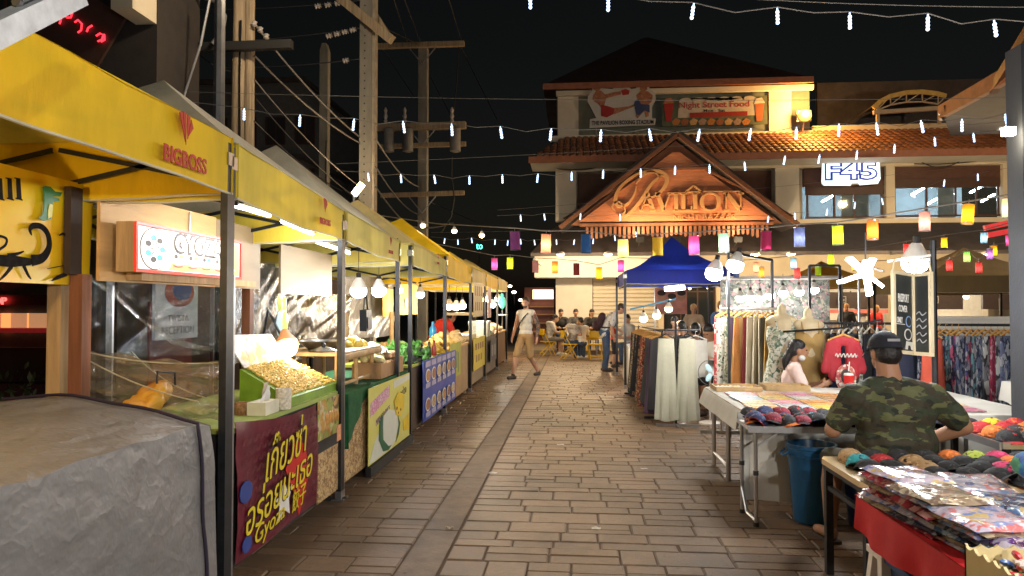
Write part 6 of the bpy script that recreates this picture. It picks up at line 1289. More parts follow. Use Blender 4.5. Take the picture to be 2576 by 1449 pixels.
MB().tube([p+V((0, 0, .03)), p+V((0, 0, -.04))], .004, 5).tube([p+V((-.15, 0, -.1)), p+V((0, 0, -.035)), p+V((.15, 0, -.1))], .014, 6).build('hanger', M_hang, t, world=True)
b = MB()
for k in range(6): ribbon(b, [(p.x-.1+k*.035, p.z-.25+.012*math.sin(k)), (p.x-.085+k*.035, p.z-.225), (p.x-.075+k*.035, p.z-.262), (p.x-.065+k*.035, p.z-.24)], .008, (0, p.y-.056, 0), X3, Z3, .004)
b.build('embroidered_band', mat('thread_white', (.6, .56, .5), .8), t, world=True)
flat(circ(p.x, p.z-.47, .1, .14, 18), M_emb, (0, p.y-.058, 0), X3, Z3, .006, t, 'embroidered_panel')
MB().ell(p+V((0, -.066, -.45)), (.05, .006, .075), None, 10, 6).build('portrait_patch', mat('patch_dark', (.05, .03, .03), .7), t, world=True)
MB().tube([p+V((-.5, .3, -.02)), p+V((0, 0, .03)), p+V((.3, -.2, .12))], .012, 6).build('hanging_arm', M_black, t, world=True)
# printed trousers rail at the right
rack('trouser_rack', 'rail of patterned trousers at the right edge', [(3.45, 7.6, 1.36), (4.62, 7.5, 1.36)], [((3.5, 7.6, 1.38), (3.5, 7.6, 0)), ((4.6, 7.5, 1.38), (4.6, 7.5, 0))])
TP = [pmat('tr_%d' % i, b_, c_, s_, kind='ikat', cover=.85) for i, (b_, c_, s_) in enumerate((((.02, .025, .05), [(.3, .3, .33), (.1, .12, .2)], 26), ((.03, .03, .05), [(.12, .25, .28), (.35, .35, .36)], 24), ((.03, .025, .05), [(.5, .08, .16), (.35, .35, .4), (.08, .08, .2)], 24), ((.03, .03, .035), [(.5, .5, .48), (.2, .2, .22)], 18), ((.3, .02, .06), [(.5, .3, .32), (.2, .02, .05)], 30)))]
cs = [0, 0, 1, 0, 1, 2, 0, 2, 1, 0, 3, 4, 3, 0, 3, 1, 0]; cn = ['black and grey', 'teal and black', 'red and navy', 'white and black', 'crimson']
for i, c_ in enumerate(cs): garment('hanging_trousers', '%s patterned trousers, %s from the left on the right rail' % (cn[c_], ORD[i]), 'trousers', (3.55+i*.062, 7.55, 1.36), .55+rk.uniform(-.2, .2), (.28, .33, 1.12, 4, .04, i % 3), TP[c_], 'patterned trousers on the right rail')
garment('hanging_vest', 'coral orange top at the left end of the trouser rail', 'top', (3.44, 7.2, 1.34), .2, (.2, .24, .52, 3, .06, 1), mat('g_coral', (.55, .09, .05), .85), 'patterned trousers on the right rail')
garment('hanging_coat', 'dark coat under the blackboard', 'coat', (3.2, 7.4, 1.2), .2, (.34, .4, .75, 3, .07, 1), G['navy'], 'patterned trousers on the right rail')
# --- blackboards
t = thing('blackboard_sign', 'pair of hanging chalk boards with pale wooden frames', 'blackboard', at(2297, 895, 6.3)); M_bf = mat('board_frame', (.62, .52, .34), .5); M_bb = mat('chalk_board', (.03, .033, .032), .4, var=.3, sc_=6); M_chalk = mat('chalk_white', (.62, .6, .55), .9); M_chalkb = mat('chalk_blue', (.2, .3, .5), .9)
def board(p0, p1, dy):
    """p0, p1: lower left and lower right corners of one board (world), height H"""
    H = .70; u_ = (p1-p0); W_ = u_.length; u_.normalize(); nrm = u_.cross(Z3)
    MB().prism([(.03, .03), (W_-.03, .03), (W_-.03, H-.03), (.03, H-.03)], p0, u_, Z3, .01).build('slate', M_bb, t, world=True)
    for a, c in (((0, 0), (W_, .03)), ((0, H-.03), (W_, H)), ((0, .031), (.03, H-.031)), ((W_-.03, .031), (W_, H-.031))): MB().prism([a, (c[0], a[1]), c, (a[0], c[1])], p0-nrm*-.0+nrm*-.012 if False else p0, u_, Z3, .026).build('board_frame_bar', M_bf, t, world=True)
    MB().tube([p0+u_*.03+Z3*H, p0+u_*.05+Z3*(H+.09), p0+u_*(W_-.05)+Z3*(H+.09), p0+u_*(W_-.03)+Z3*H], .008, 6).build('hanger_loop', M_bf, t, world=True)
    return p0, u_, W_, H
q0, q1, q2 = at(2243, 888, 6.25), at(2299, 893, 6.4), at(2351, 897, 6.15)
a0, u_, W_, H = board(q0, q1, 0); o_ = a0+u_.cross(Z3)*.0125
def chalk(s, fx, fz, w, h, m=M_chalk): text(s, m, o_+u_*(W_*fx)+Z3*(H*fz), u_, Z3, w=w, h=h, ext=.002, parent=t)
chalk('PASSPORT', .5, .68, .14, .07); chalk('COVER', .47, .55, .11, .055); chalk('ONLY', .32, .41, .07, .05); 
b = MB(); ribbon(b, [(W_*.15, H*.36), (W_*.55, H*.36)], .006, o_, u_, Z3, .002, False); b.build('chalk_line', M_chalk, t, world=True)
for rr, mm in ((.04, M_chalkb), (.032, M_bb)): flat(circ(W_*.72, H*.40, rr, rr*1.2, 14), mm, o_+u_.cross(Z3)*(.001 if rr < .035 else 0), u_, Z3, .002, t, 'chalk_ring')
for rr, mm in ((.048, M_chalk), (.038, M_bb)): flat(circ(W_*.68, H*.24, rr, rr*1.05, 16), mm, o_+u_.cross(Z3)*(.001 if rr < .04 else 0), u_, Z3, .002, t, 'chalk_ring')
flat([(W_*.55, H*.06), (W_*.6, H*.16), (W_*.9, H*.15), (W_*.88, H*.06), (W_*.82, H*.06), (W_*.78, H*.11), (W_*.68, H*.11), (W_*.66, H*.06)], M_chalk, o_, u_, Z3, .002, t, 'chalk_elephant')
a0, u_, W_, H = board(q1+V((.004, -.004, 0)), q2, 0); o_ = a0+u_.cross(Z3)*.0125
for fz, w in ((.5, .1), (.42, .12), (.34, .1), (.25, .12), (.17, .1)):
    b = MB(); ribbon(b, [(W_*.2, H*fz), (W_*.35, H*fz+.02), (W_*.5, H*fz-.01), (W_*.7, H*fz+.015)], .008, o_, u_, Z3, .002); b.build('chalk_scribble', M_grey, t, world=True)
MB().tube([(q2.x+.05, q2.y+.1, 0), (q2.x+.05, q2.y+.1, 2.1)], .025, 8).build('post', M_black, t, world=True); MB().bar((q2.x+.05, q2.y+.1, 1.98), (q0.x, q0.y+.05, 1.93), .02).build('arm', M_alu, t, world=True)
# --- frames that carry lamps
def pframe(lb, pts, m=M_black, w=.03):
    t = thing('lamp_gantry', lb, 'frame', V((sum(p[0] for p in pts)/len(pts), pts[0][1], 0)), group='lamp frames over the clothes stalls')
    for a, c in zip(pts[:-1], pts[1:]): MB().bar(a, c, w).build('bar', m, t, world=True)
    return t
f1 = at(1843, 640, 8.6); f2 = at(1942, 655, 9.2); pframe('black frame carrying two bulbs over the dress rail', [V((f1.x-.05, 8.6, 0)), V((f1.x-.05, 8.6, f1.z+.03)), f2, V((f2.x, 9.2, 0))])
f1, f2 = at(2036, 668, 9.6), at(2112, 668, 9.6); pframe('tall black rectangular frame behind the jacket rail', [V((f1.x, 9.6, 0)), f1, f2, V((f2.x, 9.6, 0))])
f1, f2 = at(2160, 662, 8.8), at(2352, 668, 6.9); pframe('pale frame bar above the blackboards', [V((f1.x, 8.8, 0)), f1, V((f2.x, 8.0, f2.z))], M_alu, .02)
# --- chairs and dining table
M_ych = mat('yellow_plastic', (.68, .42, .012), .4, var=.1)
def ychair(lb, p, rz):
    t = thing('folding_chair', lb, 'chair', p, rz, 'yellow folding chairs by the pavilion')
    MB().box((0, 0, .44), (.4, .38, .03)).build('seat', M_ych, t); MB().box((0, -.2, .74), (.4, .02, .2), (-.15, 0, 0)).build('backrest', M_ych, t)
    for s in (-1, 1):
        MB().bar((s*.19, -.24, .84), (s*.19, .2, 0), .025).build('leg', M_ych, t); MB().bar((s*.17, .17, .44), (s*.17, -.24, 0), .025).build('leg', M_ych, t)
    MB().bar((-.18, -.2, .1), (.18, -.2, .1), .02).build('stretcher', M_ych, t)
    return t
gp_ = lambda x, y: atz(x, y, 0)
ychair('yellow folding chair under the person in the grey shirt', V((gp_(1378, 895).x, 22.3, .0)), -1.2); ychair('yellow folding chair in front under the fair haired person', V((gp_(1432, 906).x, 20.9, 0)), -1.3); ychair('empty yellow folding chair beside the backpacker', V((gp_(1498, 905).x, 20.8, 0)), .1); ychair('yellow folding chair under the blue canopy edge', V((gp_(1596, 905).x, 19.0, 0)), .5)
t = thing('dining_table', 'small dining table with yellow cover among the seated group', 'table', (gp_(1468, 880).x, 22.0, 0)); MB().box((0, 0, .73), (.8, .7, .03)).build('table_top', M_ych, t); MB().grid(lambda u, v: V((-.41+.82*u, -.36-.02*math.sin(u*12)*v, .745-.22*v)), 16, 4).build('cover_drop', M_ych, t, smooth=True)
for sx in (-1, 1):
    for sy in (-1, 1): MB().bar((sx*.36, sy*.3, 0), (sx*.36, sy*.3, .72), .035).build('leg', M_galv, t)
# table in front of the backpacker
t = thing('jewellery_table', 'small white draped table with pink goods under the blue canopy', 'table', (1.35, 14.6, 0)); MB().box((0, 0, .74), (.6, 1.2, .03)).build('table_top', M_wcloth, t); MB().grid(lambda u, v: V((-.31+.02*math.sin(u*16)*v-.02*v, -.6+1.2*u, .755-.72*v)), 20, 6).build('cloth_drop', M_wcloth, t, smooth=True); MB().grid(lambda u, v: V((-.31+.62*u, -.61-.02*v*math.sin(u*9), .755-.72*v)), 12, 6).build('cloth_drop', M_wcloth, t, smooth=True)
heap('pink_goods', 'pink and white goods on the small draped table', 'goods', (1.3, 14.4, .755), (.2, .4), .1, pmat('pink_goods_print', (.66, .3, .4), [(.7, .6, .6), (.5, .1, .2)], 20), 30, .05, 21)
# poster and people wall behind the blue canopy
t = thing('faces_poster', 'pink poster with portrait faces behind the blue canopy', 'poster', at(1690, 800, 20)); p0, p1 = at(1648, 790, 20), at(1728, 712, 20)
MB().span((p0.x, 20, p0.z), (p1.x, 20.03, p1.z)).build('sheet', mat('poster_rose', (.5, .22, .2), .6, var=.3, sc_=3), t, world=True)
for k, xx in enumerate((1664, 1690, 1714)): flat(circ(at(xx, 745, 20).x, at(xx, 745+(k % 2)*8, 20).z, .11, .14, 12), mat('portrait_tone', (.45, .25, .17), .7), (0, 19.99, 0), X3, Z3, .004, t, 'portrait_face'); flat(circ(at(xx, 738, 20).x, at(xx, 737+(k % 2)*8, 20).z, .12, .08, 10), mat('portrait_hair', (.03, .02, .02), .7), (0, 19.985, 0), X3, Z3, .004, t, 'portrait_hair')
for xx in (1648, 1727): MB().bar((at(xx, 800, 20).x, 20.05, 0), (at(xx, 800, 20).x, 20.05, p1.z), .04).build('post', M_alu, t, world=True)
# pedestal fan and rolling base by the seated man
t = thing('pedestal_fan', 'small white pedestal fan between the pale skirts and the dresses', 'fan', (1.78, 9.6, 0)); MB().lathe([(.15, 0), (.15, .02), (.03, .05)], 14).build('base', M_wh, t); MB().tube([(0, 0, .04), (0, 0, .62)], .014, 8).build('pole', M_wh, t); MB().lathe([(.03, -.08), (.05, -.05), (.05, .04)], 12, (0, 0, .68), (.3, -1, 0)).build('motor', M_wh, t, smooth=True)
MB().tube([(.17*math.cos(a)*.95, -.1-.05*math.cos(a), .68+.17*math.sin(a)) for a in [i*math.pi/12 for i in range(25)]], .006, 5).build('guard_ring', M_galv, t)
for k in range(3): MB().ell((.07*math.cos(k*2.1), -.1, .68+.07*math.sin(k*2.1)), (.06, .01, .035), (0, -k*2.1, 0), 8, 5).build('blade', MATS['pale_blue_plastic'], t, smooth=True)
# low white cabinet and draped table at the far right
t = thing('white_cabinet', 'low white cabinet behind the trouser rail', 'cabinet', (4.9, 8.6, 0)); MB().box((0, 0, .7), (2.2, .5, 1.4)).build('body', M_white, t); MB().box((.3, -.252, .95), (.3, .01, .6)).build('door', mat('cabinet_door', (.3, .28, .26), .5), t); MB().box((0, 0, 1.415), (2.26, .56, .03)).build('top', M_white, t)
t = thing('side_table', 'white draped table at the right edge', 'table', (4.25, 6.3, 0)); MB().box((.0, 0, .86), (.8, 1.0, .03)).build('table_top', M_wcloth, t); MB().grid(lambda u, v: V((-.41-.03*v, -.5+u, .875-.28*v*(1+.4*math.sin(u*5)))), 14, 4).build('cloth_drop', M_wcloth, t, smooth=True)
for sx in (-1, 1):
    for sy in (-1, 1): MB().bar((sx*.36, sy*.45, 0), (sx*.36, sy*.45, .84), .04).build('leg', M_black, t)
t = thing('glass_display', 'glass display stand with plants and white goods in the middle distance', 'display', (3.4, 12.2, 0)); MB().span((-.9, -.3, .0), (.9, .3, .9)).build('base', M_wh, t); MB().span((-.9, .25, .9), (.9, .3, 2.0)).build('back_board', pmat('display_goods', (.12, .125, .115), [(.26, .12, .13), (.07, .09, .06), (.26, .23, .18), (.04, .04, .035)], 22, cover=.8), t); MB().span((-.92, -.3, 2.0), (.92, .3, 2.04)).build('top_board', M_wh, t)
for xx in (-.9, .9): MB().bar((xx, -.28, .9), (xx, -.28, 2.0), .03).build('post', M_alu, t)
# signs on the pavilion
t = thing('boxing_sign', 'cut out sign of two boxers above THE PAVILION BOXING STADIUM', 'sign', at(1565, 325, 26.9)); SY = 26.85
def sp(pts): return [(at(x, y, SY).x, at(x, y, SY).z) for x, y in pts]
M_sw = mat('sign_white', (.62, .6, .57), .6, var=.05); M_skin = mat('print_skin', (.42, .18, .10), .6, var=.35, sc_=8); M_sred = mat('sign_red', (.4, .03, .03), .6); M_sblue = mat('sign_blue', (.05, .07, .18), .6); M_sblk = mat('sign_black', (.03, .03, .03), .6)
def sflat(pts, m, d, name): return flat(sp(pts), m, (0, SY-d, 0), X3, Z3, .01, t, name)
sflat([(1483, 322), (1484, 300), (1500, 297), (1478, 255), (1480, 240), (1490, 228), (1488, 210), (1498, 202), (1512, 206), (1516, 222), (1540, 224), (1560, 212), (1575, 214), (1588, 224), (1600, 222), (1604, 210), (1632, 208), (1634, 224), (1648, 234), (1650, 250), (1640, 270), (1640, 298), (1650, 298), (1648, 314)], M_sw, .0, 'cut_out')
for x in (1500, 1630): MB().bar(at(x, 320, SY+.05), at(x, 345, SY+.05), .05).build('bracket', M_galv, t, world=True)
sflat([(1492, 240), (1500, 228), (1512, 228), (1522, 238), (1545, 232), (1562, 230), (1562, 238), (1545, 242), (1525, 248), (1520, 265), (1545, 272), (1580, 268), (1596, 262), (1596, 268), (1575, 276), (1545, 288), (1520, 282), (1505, 262), (1490, 252)], M_skin, .012, 'boxer_print')
sflat([(1493, 226), (1494, 212), (1504, 208), (1511, 214), (1510, 226), (1502, 230)], M_skin, .014, 'boxer_head_print'); sflat([(1492, 220), (1492, 208), (1503, 203), (1512, 209), (1510, 214), (1500, 213)], M_sblk, .026, 'boxer_hair_print')
sflat([(1562, 228), (1574, 224), (1584, 228), (1582, 238), (1566, 240)], M_sred, .014, 'glove_print'); sflat([(1512, 264), (1530, 268), (1546, 274), (1542, 288), (1526, 296), (1512, 292)], M_sred, .026, 'shorts_print')
sflat([(1600, 240), (1612, 228), (1630, 230), (1642, 240), (1640, 256), (1630, 264), (1632, 292), (1624, 296), (1620, 280), (1604, 298), (1598, 292), (1608, 270), (1604, 256)], M_skin, .012, 'boxer_print'); sflat([(1610, 226), (1610, 213), (1628, 212), (1628, 226), (1619, 231)], M_skin, .014, 'boxer_head_print')
sflat([(1596, 270), (1606, 262), (1634, 264), (1634, 284), (1622, 278), (1608, 290), (1600, 288)], M_sblue, .026, 'shorts_print'); sflat([(1596, 256), (1606, 250), (1612, 262), (1602, 272), (1594, 266)], M_sblue, .028, 'glove_print')
text('THE PAVILION BOXING STADIUM', M_sblk, at(1566, 308, SY-.02), X3, Z3, w=2.3, h=.16, ext=.012, parent=t, bold=.02)
t = thing('street_food_banner', 'banner reading Night Street Food with red cups at both ends', 'banner', at(1795, 320, 27)); SY = 27.15
p0, p1 = at(1666, 318, SY), at(1930, 240, SY); MB().span((p0.x, SY, p0.z), (p1.x, SY+.03, p1.z)).build('sheet', mat('banner_dull_green', (.10, .13, .09), .6, var=.4, sc_=2.5), t, world=True)
def clp(): 
    pts = []
    for i in range(6): pts += [(1710+i*32+16+18*math.cos(a), 256-10*math.sin(a)-1*i) for a in [math.pi*(1-j/6) for j in range(7)]]
    return pts
sflat(clp()+[(1900, 290), (1705, 297)], mat('cloud_print', (.5, .47, .42), .6), .004, 'cloud_print')
text('Night Street Food', mat('print_dull_red', (.4, .05, .04), .6), at(1796, 265, SY-.016), X3, Z3, w=2.6, h=.30, ext=.008, parent=t, bold=.008); text('Mon - Sat', M_sblk, at(1797, 278, SY-.016), X3, Z3, w=.8, h=.11, ext=.006, parent=t, bold=.01)
sflat([(1735, 284), (1880, 280), (1880, 292), (1735, 296)], mat('print_band_red', (.3, .03, .025), .6), .016, 'red_band')
for k in range(9): sflat([(1690+k*22, 306), (1700+k*22, 297), (1712+k*22, 303), (1706+k*22, 314), (1694+k*22, 315)], FD[k % 4], .006+.001*k, 'food_print')
for x, c_ in ((1682, M_sred), (1910, mat('glass_amber', (.42, .14, .06), .6))): sflat([(x-12, 262), (x+12, 260), (x+7, 305), (x-7, 306)], c_, .018, 'cup_print'); sflat([(x-14, 262), (x-8, 248), (x+6, 246), (x+14, 259)], M_skin if x < 1700 else M_sw, .02, 'cup_top_print')
t = thing('gym_sign', 'white lit sign reading F45 in blue outline', 'lit sign', at(2140, 465, 25.6)); SY = 25.7
M_f = glow('gym_sign_face', (.66, .82, .86), .8); M_fb = mat('gym_blue', (.02, .04, .35), .5, emit=(.03, .06, .5), es=.25); M_fw = glow('gym_sign_white', (.8, .9, 1), 1.1)
sflat([(2068, 402), (2212, 397), (2215, 450), (2208, 462), (2162, 466), (2158, 460), (2142, 461), (2140, 467), (2072, 467), (2066, 460)], M_f, .0, 'face')
p0, p1 = at(2072, 464, SY), at(2210, 400, SY); MB().span((p0.x, SY+.012, p0.z), (p1.x, SY+.2, p1.z)).build('case', M_sw, t, world=True)
for m_, e, bo, w_, h_ in ((M_fb, .014, .06, 1.78, .66), (M_fw, .026, .0, 1.66, .54)): text('F45', m_, at(2141, 430, SY-e), X3, Z3, w=w_, h=h_, ext=.01, parent=t, bold=bo)
# ================================================================== PEOPLE
SK = {'fair': mat('skin_fair', (.52, .28, .18), .55, var=.08), 'tan': mat('skin_tan', (.36, .18, .10), .55, var=.08), 'light': mat('skin_light', (.50, .30, .20), .55, var=.08)}
HR = {'black': mat('hair_black', (.012, .01, .01), .4, var=.3, sc_=30, bump=.4, bsc=80), 'brown': mat('hair_brown', (.05, .028, .016), .5, var=.3, bump=.4, bsc=80), 'fairhair': mat('hair_fair', (.36, .2, .08), .5, var=.2, bump=.4, bsc=80)}
STAND = dict(pel=(0, 0, .97), chest=(0, .0, 1.28), neck=(0, -.01, 1.46), head=(0, .02, 1.63), hy=(0, 0, 0),
             sR=(.18, 0, 1.41), eR=(.25, -.02, 1.13), wR=(.26, .08, .88), sL=(-.18, 0, 1.41), eL=(-.25, -.02, 1.13), wL=(-.26, .08, .88),
             hR=(.09, 0, .92), kR=(.1, .02, .5), aR=(.1, -.02, .085), hL=(-.09, 0, .92), kL=(-.1, .02, .5), aL=(-.1, -.02, .085))
SIT = dict(STAND, pel=(0, 0, .54), chest=(0, .05, .86), neck=(0, .07, 1.04), head=(0, .11, 1.2), sR=(.18, .06, .99), sL=(-.18, .06, .99), eR=(.25, .16, .74), eL=(-.25, .16, .74), wR=(.12, .36, .72), wL=(-.12, .36, .72),
           hR=(.09, .0, .5), hL=(-.09, 0, .5), kR=(.12, .42, .5), kL=(-.12, .42, .5), aR=(.12, .40, .085), aL=(-.12, .40, .085))
PPL = {}
def person(label, p, rz, pose, H=1.75, over={}, skin='light', hair='black', top=None, bottom=None, shoes=None, sleeve=.75, leg=1.0, fat=1.0, vox=.016, hairlong=0, foot=1, beard=False, group=None, waist=1.0, hem=.0):
    s = H/1.75; J = dict(pose); J.update(over); E = J['hy']; J = {k: V(v)*s for k, v in J.items() if k != 'hy'}
    t = thing('person', label, 'person', p, rz, group); M = SK[skin]
    up = (J['neck']-J['pel']).normalized(); xx = (J['sR']-J['sL']).normalized(); yy = up.cross(xx).normalized(); xx = yy.cross(up); TM = Matrix((xx, yy, up)).transposed()
    P = []
    def c(a, b, ra, rb): P.append(('c', J[a] if isinstance(a, str) else a, J[b] if isinstance(b, str) else b, ra*s, rb*s))
    def e(a, r, m=None): P.append(('e', a, [x*s for x in r], m))
    mid = J['pel'].lerp(J['chest'], .5)
    def torso(g=0):
        e(J['pel'], (.15*fat+g, .11*fat+g, .12+g), TM); e(mid, (.135*fat*waist+g, .10*fat*waist+g, .15+g), TM); e(J['chest'], (.155*fat+g, .108*fat+g, .18+g), TM)
        c(J['sR'].lerp(J['sL'], .06), J['sL'].lerp(J['sR'], .06), .062+g, .062+g); c(J['neck']-up*.06*s, J['neck']-up*.02*s, .085+g, .07+g*.5)
        for S in 'RL': c(J['neck']-up*.03*s, J['s'+S].lerp(J['neck'], .15), .062+g*.6, .058+g)
    torso()
    HM = Euler(E).to_matrix(); hc = J['head']
    hp = lambda x, y, z: hc+HM @ V((x, y, z))*s
    c(J['neck']-up*.02*s, hp(0, -.02, -.05), .056*fat**.6, .052*fat**.5)
    e(hp(0, -.008, .025), (.076, .094, .098), HM); e(hp(0, .028, -.04), (.06, .066, .066), HM); e(hp(0, .058, -.082), (.028, .025, .022), HM)
    c(hp(0, .088, .012), hp(0, .104, -.02), .010, .014); e(hp(0, .078, .032), (.052, .02, .012), HM); e(hp(0, .083, -.052), (.026, .014, .008), HM)
    for q in (-1, 1): e(hp(.077*q, -.008, -.008), (.010, .022, .032), HM)
    for S in 'RL':
        q = 1 if S == 'R' else -1
        c('s'+S, 'e'+S, .056*fat**.6, .042*fat**.5); c('e'+S, 'w'+S, .042*fat**.5, .028)
        d = (J['w'+S]-J['e'+S]).normalized(); n = V((-q, 0, 0)); n = (n-d*n.dot(d)); n = n.normalized() if n.length > .1 else yy; l = d.cross(n).normalized(); w0 = J['w'+S]
        PM = Matrix((l, n, d)).transposed(); e(w0+d*.05*s, (.040, .016, .052), PM)
        for k in range(4):
            o = w0+(d*.085+l*(.027-.018*k))*s; b1 = o+(d*.035+n*.008)*s; b2 = b1+(d*.022+n*.02)*s; r = max(.0085, vox*.62); r = r/s
            c(o, b1, r, r*.95); c(b1, b2, r*.95, r*.85)
        o = w0+(d*.03+l*.036)*s; c(o, o+(d*.03+l*.022+n*.012)*s, .0105, .010); c(o+(d*.03+l*.022+n*.012)*s, o+(d*.055+l*.022+n*.02)*s, .010, .009)
        c('h'+S, 'k'+S, .082*fat**.5, .055*fat**.4); c('k'+S, J['k'+S].lerp(J['a'+S], .35), .053, .055*fat**.4); c(J['k'+S].lerp(J['a'+S], .35), 'a'+S, .055*fat**.4, .036)
        fd = V((.12*q, 1, 0)).normalized(); a = J['a'+S]; c(a-V((0, 0, .03))*s-fd*.02*s, V((a.x, a.y, max(.03*s, a.z-.05*s)))+fd*.15*s, .036, .03)
    body = blob('body', P, M, t, vox, 2)
    for q in (-1, 1): MB().ell(hp(.03*q, .079, .014), (.011*s, .010*s, .007*s), HM, 8, 6).build('eye', mat('eye_dark', (.02, .015, .012), .2), t, smooth=True)
    if hair:
        P = []; e(hp(0, -.02, .048), (.084, .101, .088), HM); e(hp(0, -.05, -.005), (.078, .07, .075), HM)
        if hairlong == 1: c(hp(0, -.08, .0), hp(0, -.13, -.12), .05, .045); c(hp(0, -.13, -.12), hp(0, -.12, -.22), .045, .03)
        if hairlong == 2: e(hp(0, -.04, -.06), (.085, .075, .12), HM)
        blob('hair', P, HR[hair], t, max(.012, vox*.8), 2, .006, 26)
    if beard:
        P = []; e(hp(0, .045, -.075), (.052, .05, .045), HM); blob('beard', P, HR['brown'], t, .012, 2)
    if top is not None:
        P = []; torso(.014)
        if hem: c(J['hR'].lerp(J['hL'], .1)-up*hem*s, J['hL'].lerp(J['hR'], .1)-up*hem*s, .115*fat, .115*fat)
        for S in 'RL':
            if sleeve > 0: c('s'+S, J['s'+S].lerp(J['e'+S], min(1, sleeve)), .07*fat**.6, .062*fat**.5)
            if sleeve > 1: c('e'+S, J['e'+S].lerp(J['w'+S], sleeve-1), .056, .042)
        blob('shirt', P, top, t, vox, 2, .016, 11)
    if bottom is not None:
        P = []; e(J['pel']-up*.03*s, (.165*fat, .125*fat, .12), TM)
        for S in 'RL':
            k = min(1, leg*2); c('h'+S, J['h'+S].lerp(J['k'+S], k), .098*fat**.5, .075 if leg < .6 else .068)
            if leg > .5: c('k'+S, J['k'+S].lerp(J['a'+S], (leg-.5)*2), .068, .056)
        blob('trousers' if leg > .7 else 'shorts', P, bottom, t, vox, 3, .008, 8)
    if shoes is not None:
        for S in 'RL':
            q = 1 if S == 'R' else -1; P = []; a = J['a'+S]; fd = V((.12*q, 1, 0)).normalized(); z0 = max(.04*s, a.z-.045*s)
            c(V((a.x, a.y, z0))-fd*.045*s, V((a.x, a.y, z0))+fd*.15*s, .046, .040); c(a, V((a.x, a.y, z0)), .046, .046)
            blob('shoe', P, shoes, t, max(.011, vox*.8), 2)
    PPL[label] = t
    return t, J, hp, HM
M_blackcl = mat('c_black', (.02, .02, .022), .8); M_khaki = mat('c_khaki', (.42, .27, .12), .8, var=.1, bump=.2); M_denim = mat('c_denim', (.045, .075, .14), .8, var=.35, sc_=4, bump=.2); M_tee = mat('c_white', (.66, .62, .54), .8, var=.06, bump=.15); M_greytee = mat('c_grey', (.42, .40, .37), .8, var=.08); M_redtee = mat('c_red', (.55, .03, .02), .8); M_shoe = mat('c_shoe', (.05, .035, .03), .6); M_wshoe = mat('c_white_shoe', (.6, .6, .58), .6)
M_print = pmat('c_print', (.62, .6, .58), [(.2, .2, .22), (.5, .5, .52), (.12, .12, .15)], 16, cover=.45); M_plaid = pmat('c_plaid', (.32, .36, .34), [(.1, .14, .15), (.5, .5, .45), (.2, .28, .28)], 18, cover=.9); M_camo = pmat('c_camo', (.028, .038, .016), [(.010, .013, .008), (.10, .105, .04), (.035, .028, .014)], 5.5, kind='camo'); M_pinkt = mat('c_pink', (.74, .55, .50), .8, var=.06, bump=.15)
# walking man
t, J, hp, HM = person('bearded man in white tank top and khaki shorts walking down the lane', (-1.03, 15.15, 0), 2.62, STAND, 1.74,
    dict(hy=(-.05, 0, .35), kR=(.1, .22, .52), aR=(.1, .34, .1), kL=(-.09, -.02, .49), aL=(-.1, -.32, .14), eR=(.25, .02, 1.13), wR=(.25, .14, .90), eL=(-.26, -.08, 1.13), wL=(-.28, 0, .88)), 'fair', 'brown', M_tee, M_khaki, M_shoe, 0, .52, 1.04, .013, beard=True, hem=.0)
MB().tube([J['sL']+V((.05, .02, .05)), J['chest']+V((-.02, .145, .02)), J['chest']+V((.1, .14, -.15)), J['hR']+V((.08, .08, .12)), J['hR']+V((.1, -.1, .1)), J['chest']+V((-.02, -.14, -.05)), J['sL']+V((.03, -.04, .05))], .013, 6).build('shoulder_strap', M_blackcl, t)
blob('sling_bag', [('e', J['hR']+V((.15, -.03, .06)), (.05, .09, .11))], M_blackcl, t, .014, 2)
P = [('c', J['sL'].lerp(J['eL'], .15), J['eL'], .058, .046), ('c', J['eL'], J['eL'].lerp(J['wL'], .9), .046, .033)]; blob('tattoo_sleeve', P, pmat('tattoo', (.30, .17, .11), [(.05, .06, .06), (.2, .12, .09), (.08, .07, .08)], 26, cover=.8), t, .012, 2)
# backpacker
t, J, hp, HM = person('man with backpack in white patterned shirt bending towards the goods', (.74, 17.1, 0), -1.45, STAND, 1.74, dict(hy=(-.55, 0, 0), pel=(0, -.03, .96), chest=(0, .12, 1.24), neck=(0, .24, 1.39), head=(0, .37, 1.49), sR=(.18, .19, 1.34), sL=(-.18, .19, 1.34), eR=(.25, .1, 1.05), eL=(-.25, .22, 1.08), wR=(.2, .16, .83), wL=(-.2, .42, .95)), 'fair', 'brown', M_print, M_denim, M_shoe, .75, 1.0, 1.04, .014, hem=.03)
blob('backpack', [('c', J['chest']+V((0, -.2, .08)), J['pel']+V((0, -.17, .1)), .09, .105), ('e', J['pel']+V((0, -.24, .14)), (.09, .05, .1))], mat('pack_maroon', (.045, .016, .02), .7), t, .015, 2)
for q in (-1, 1): MB().tube([J['sR' if q > 0 else 'sL']+V((-.06*q, -.07, .06)), J['sR' if q > 0 else 'sL']+V((-.06*q, .07, .03)), J['chest']+V((.1*q, .15, -.1)), J['chest']+V((.14*q, .02, -.2)), J['pel']+V((.12*q, -.14, .1))], .018, 6).build('pack_strap', M_blackcl, t)
person('child in red shirt standing between the backpacker and the blue canopy', (1.0, 18.2, 0), -1.8, STAND, 1.3, dict(hy=(-.4, 0, 0), wL=(-.15, .3, 1.0), wR=(.15, .3, 1.0)), 'light', 'black', M_redtee, M_blackcl, M_shoe, .7, .5, 1, .016)
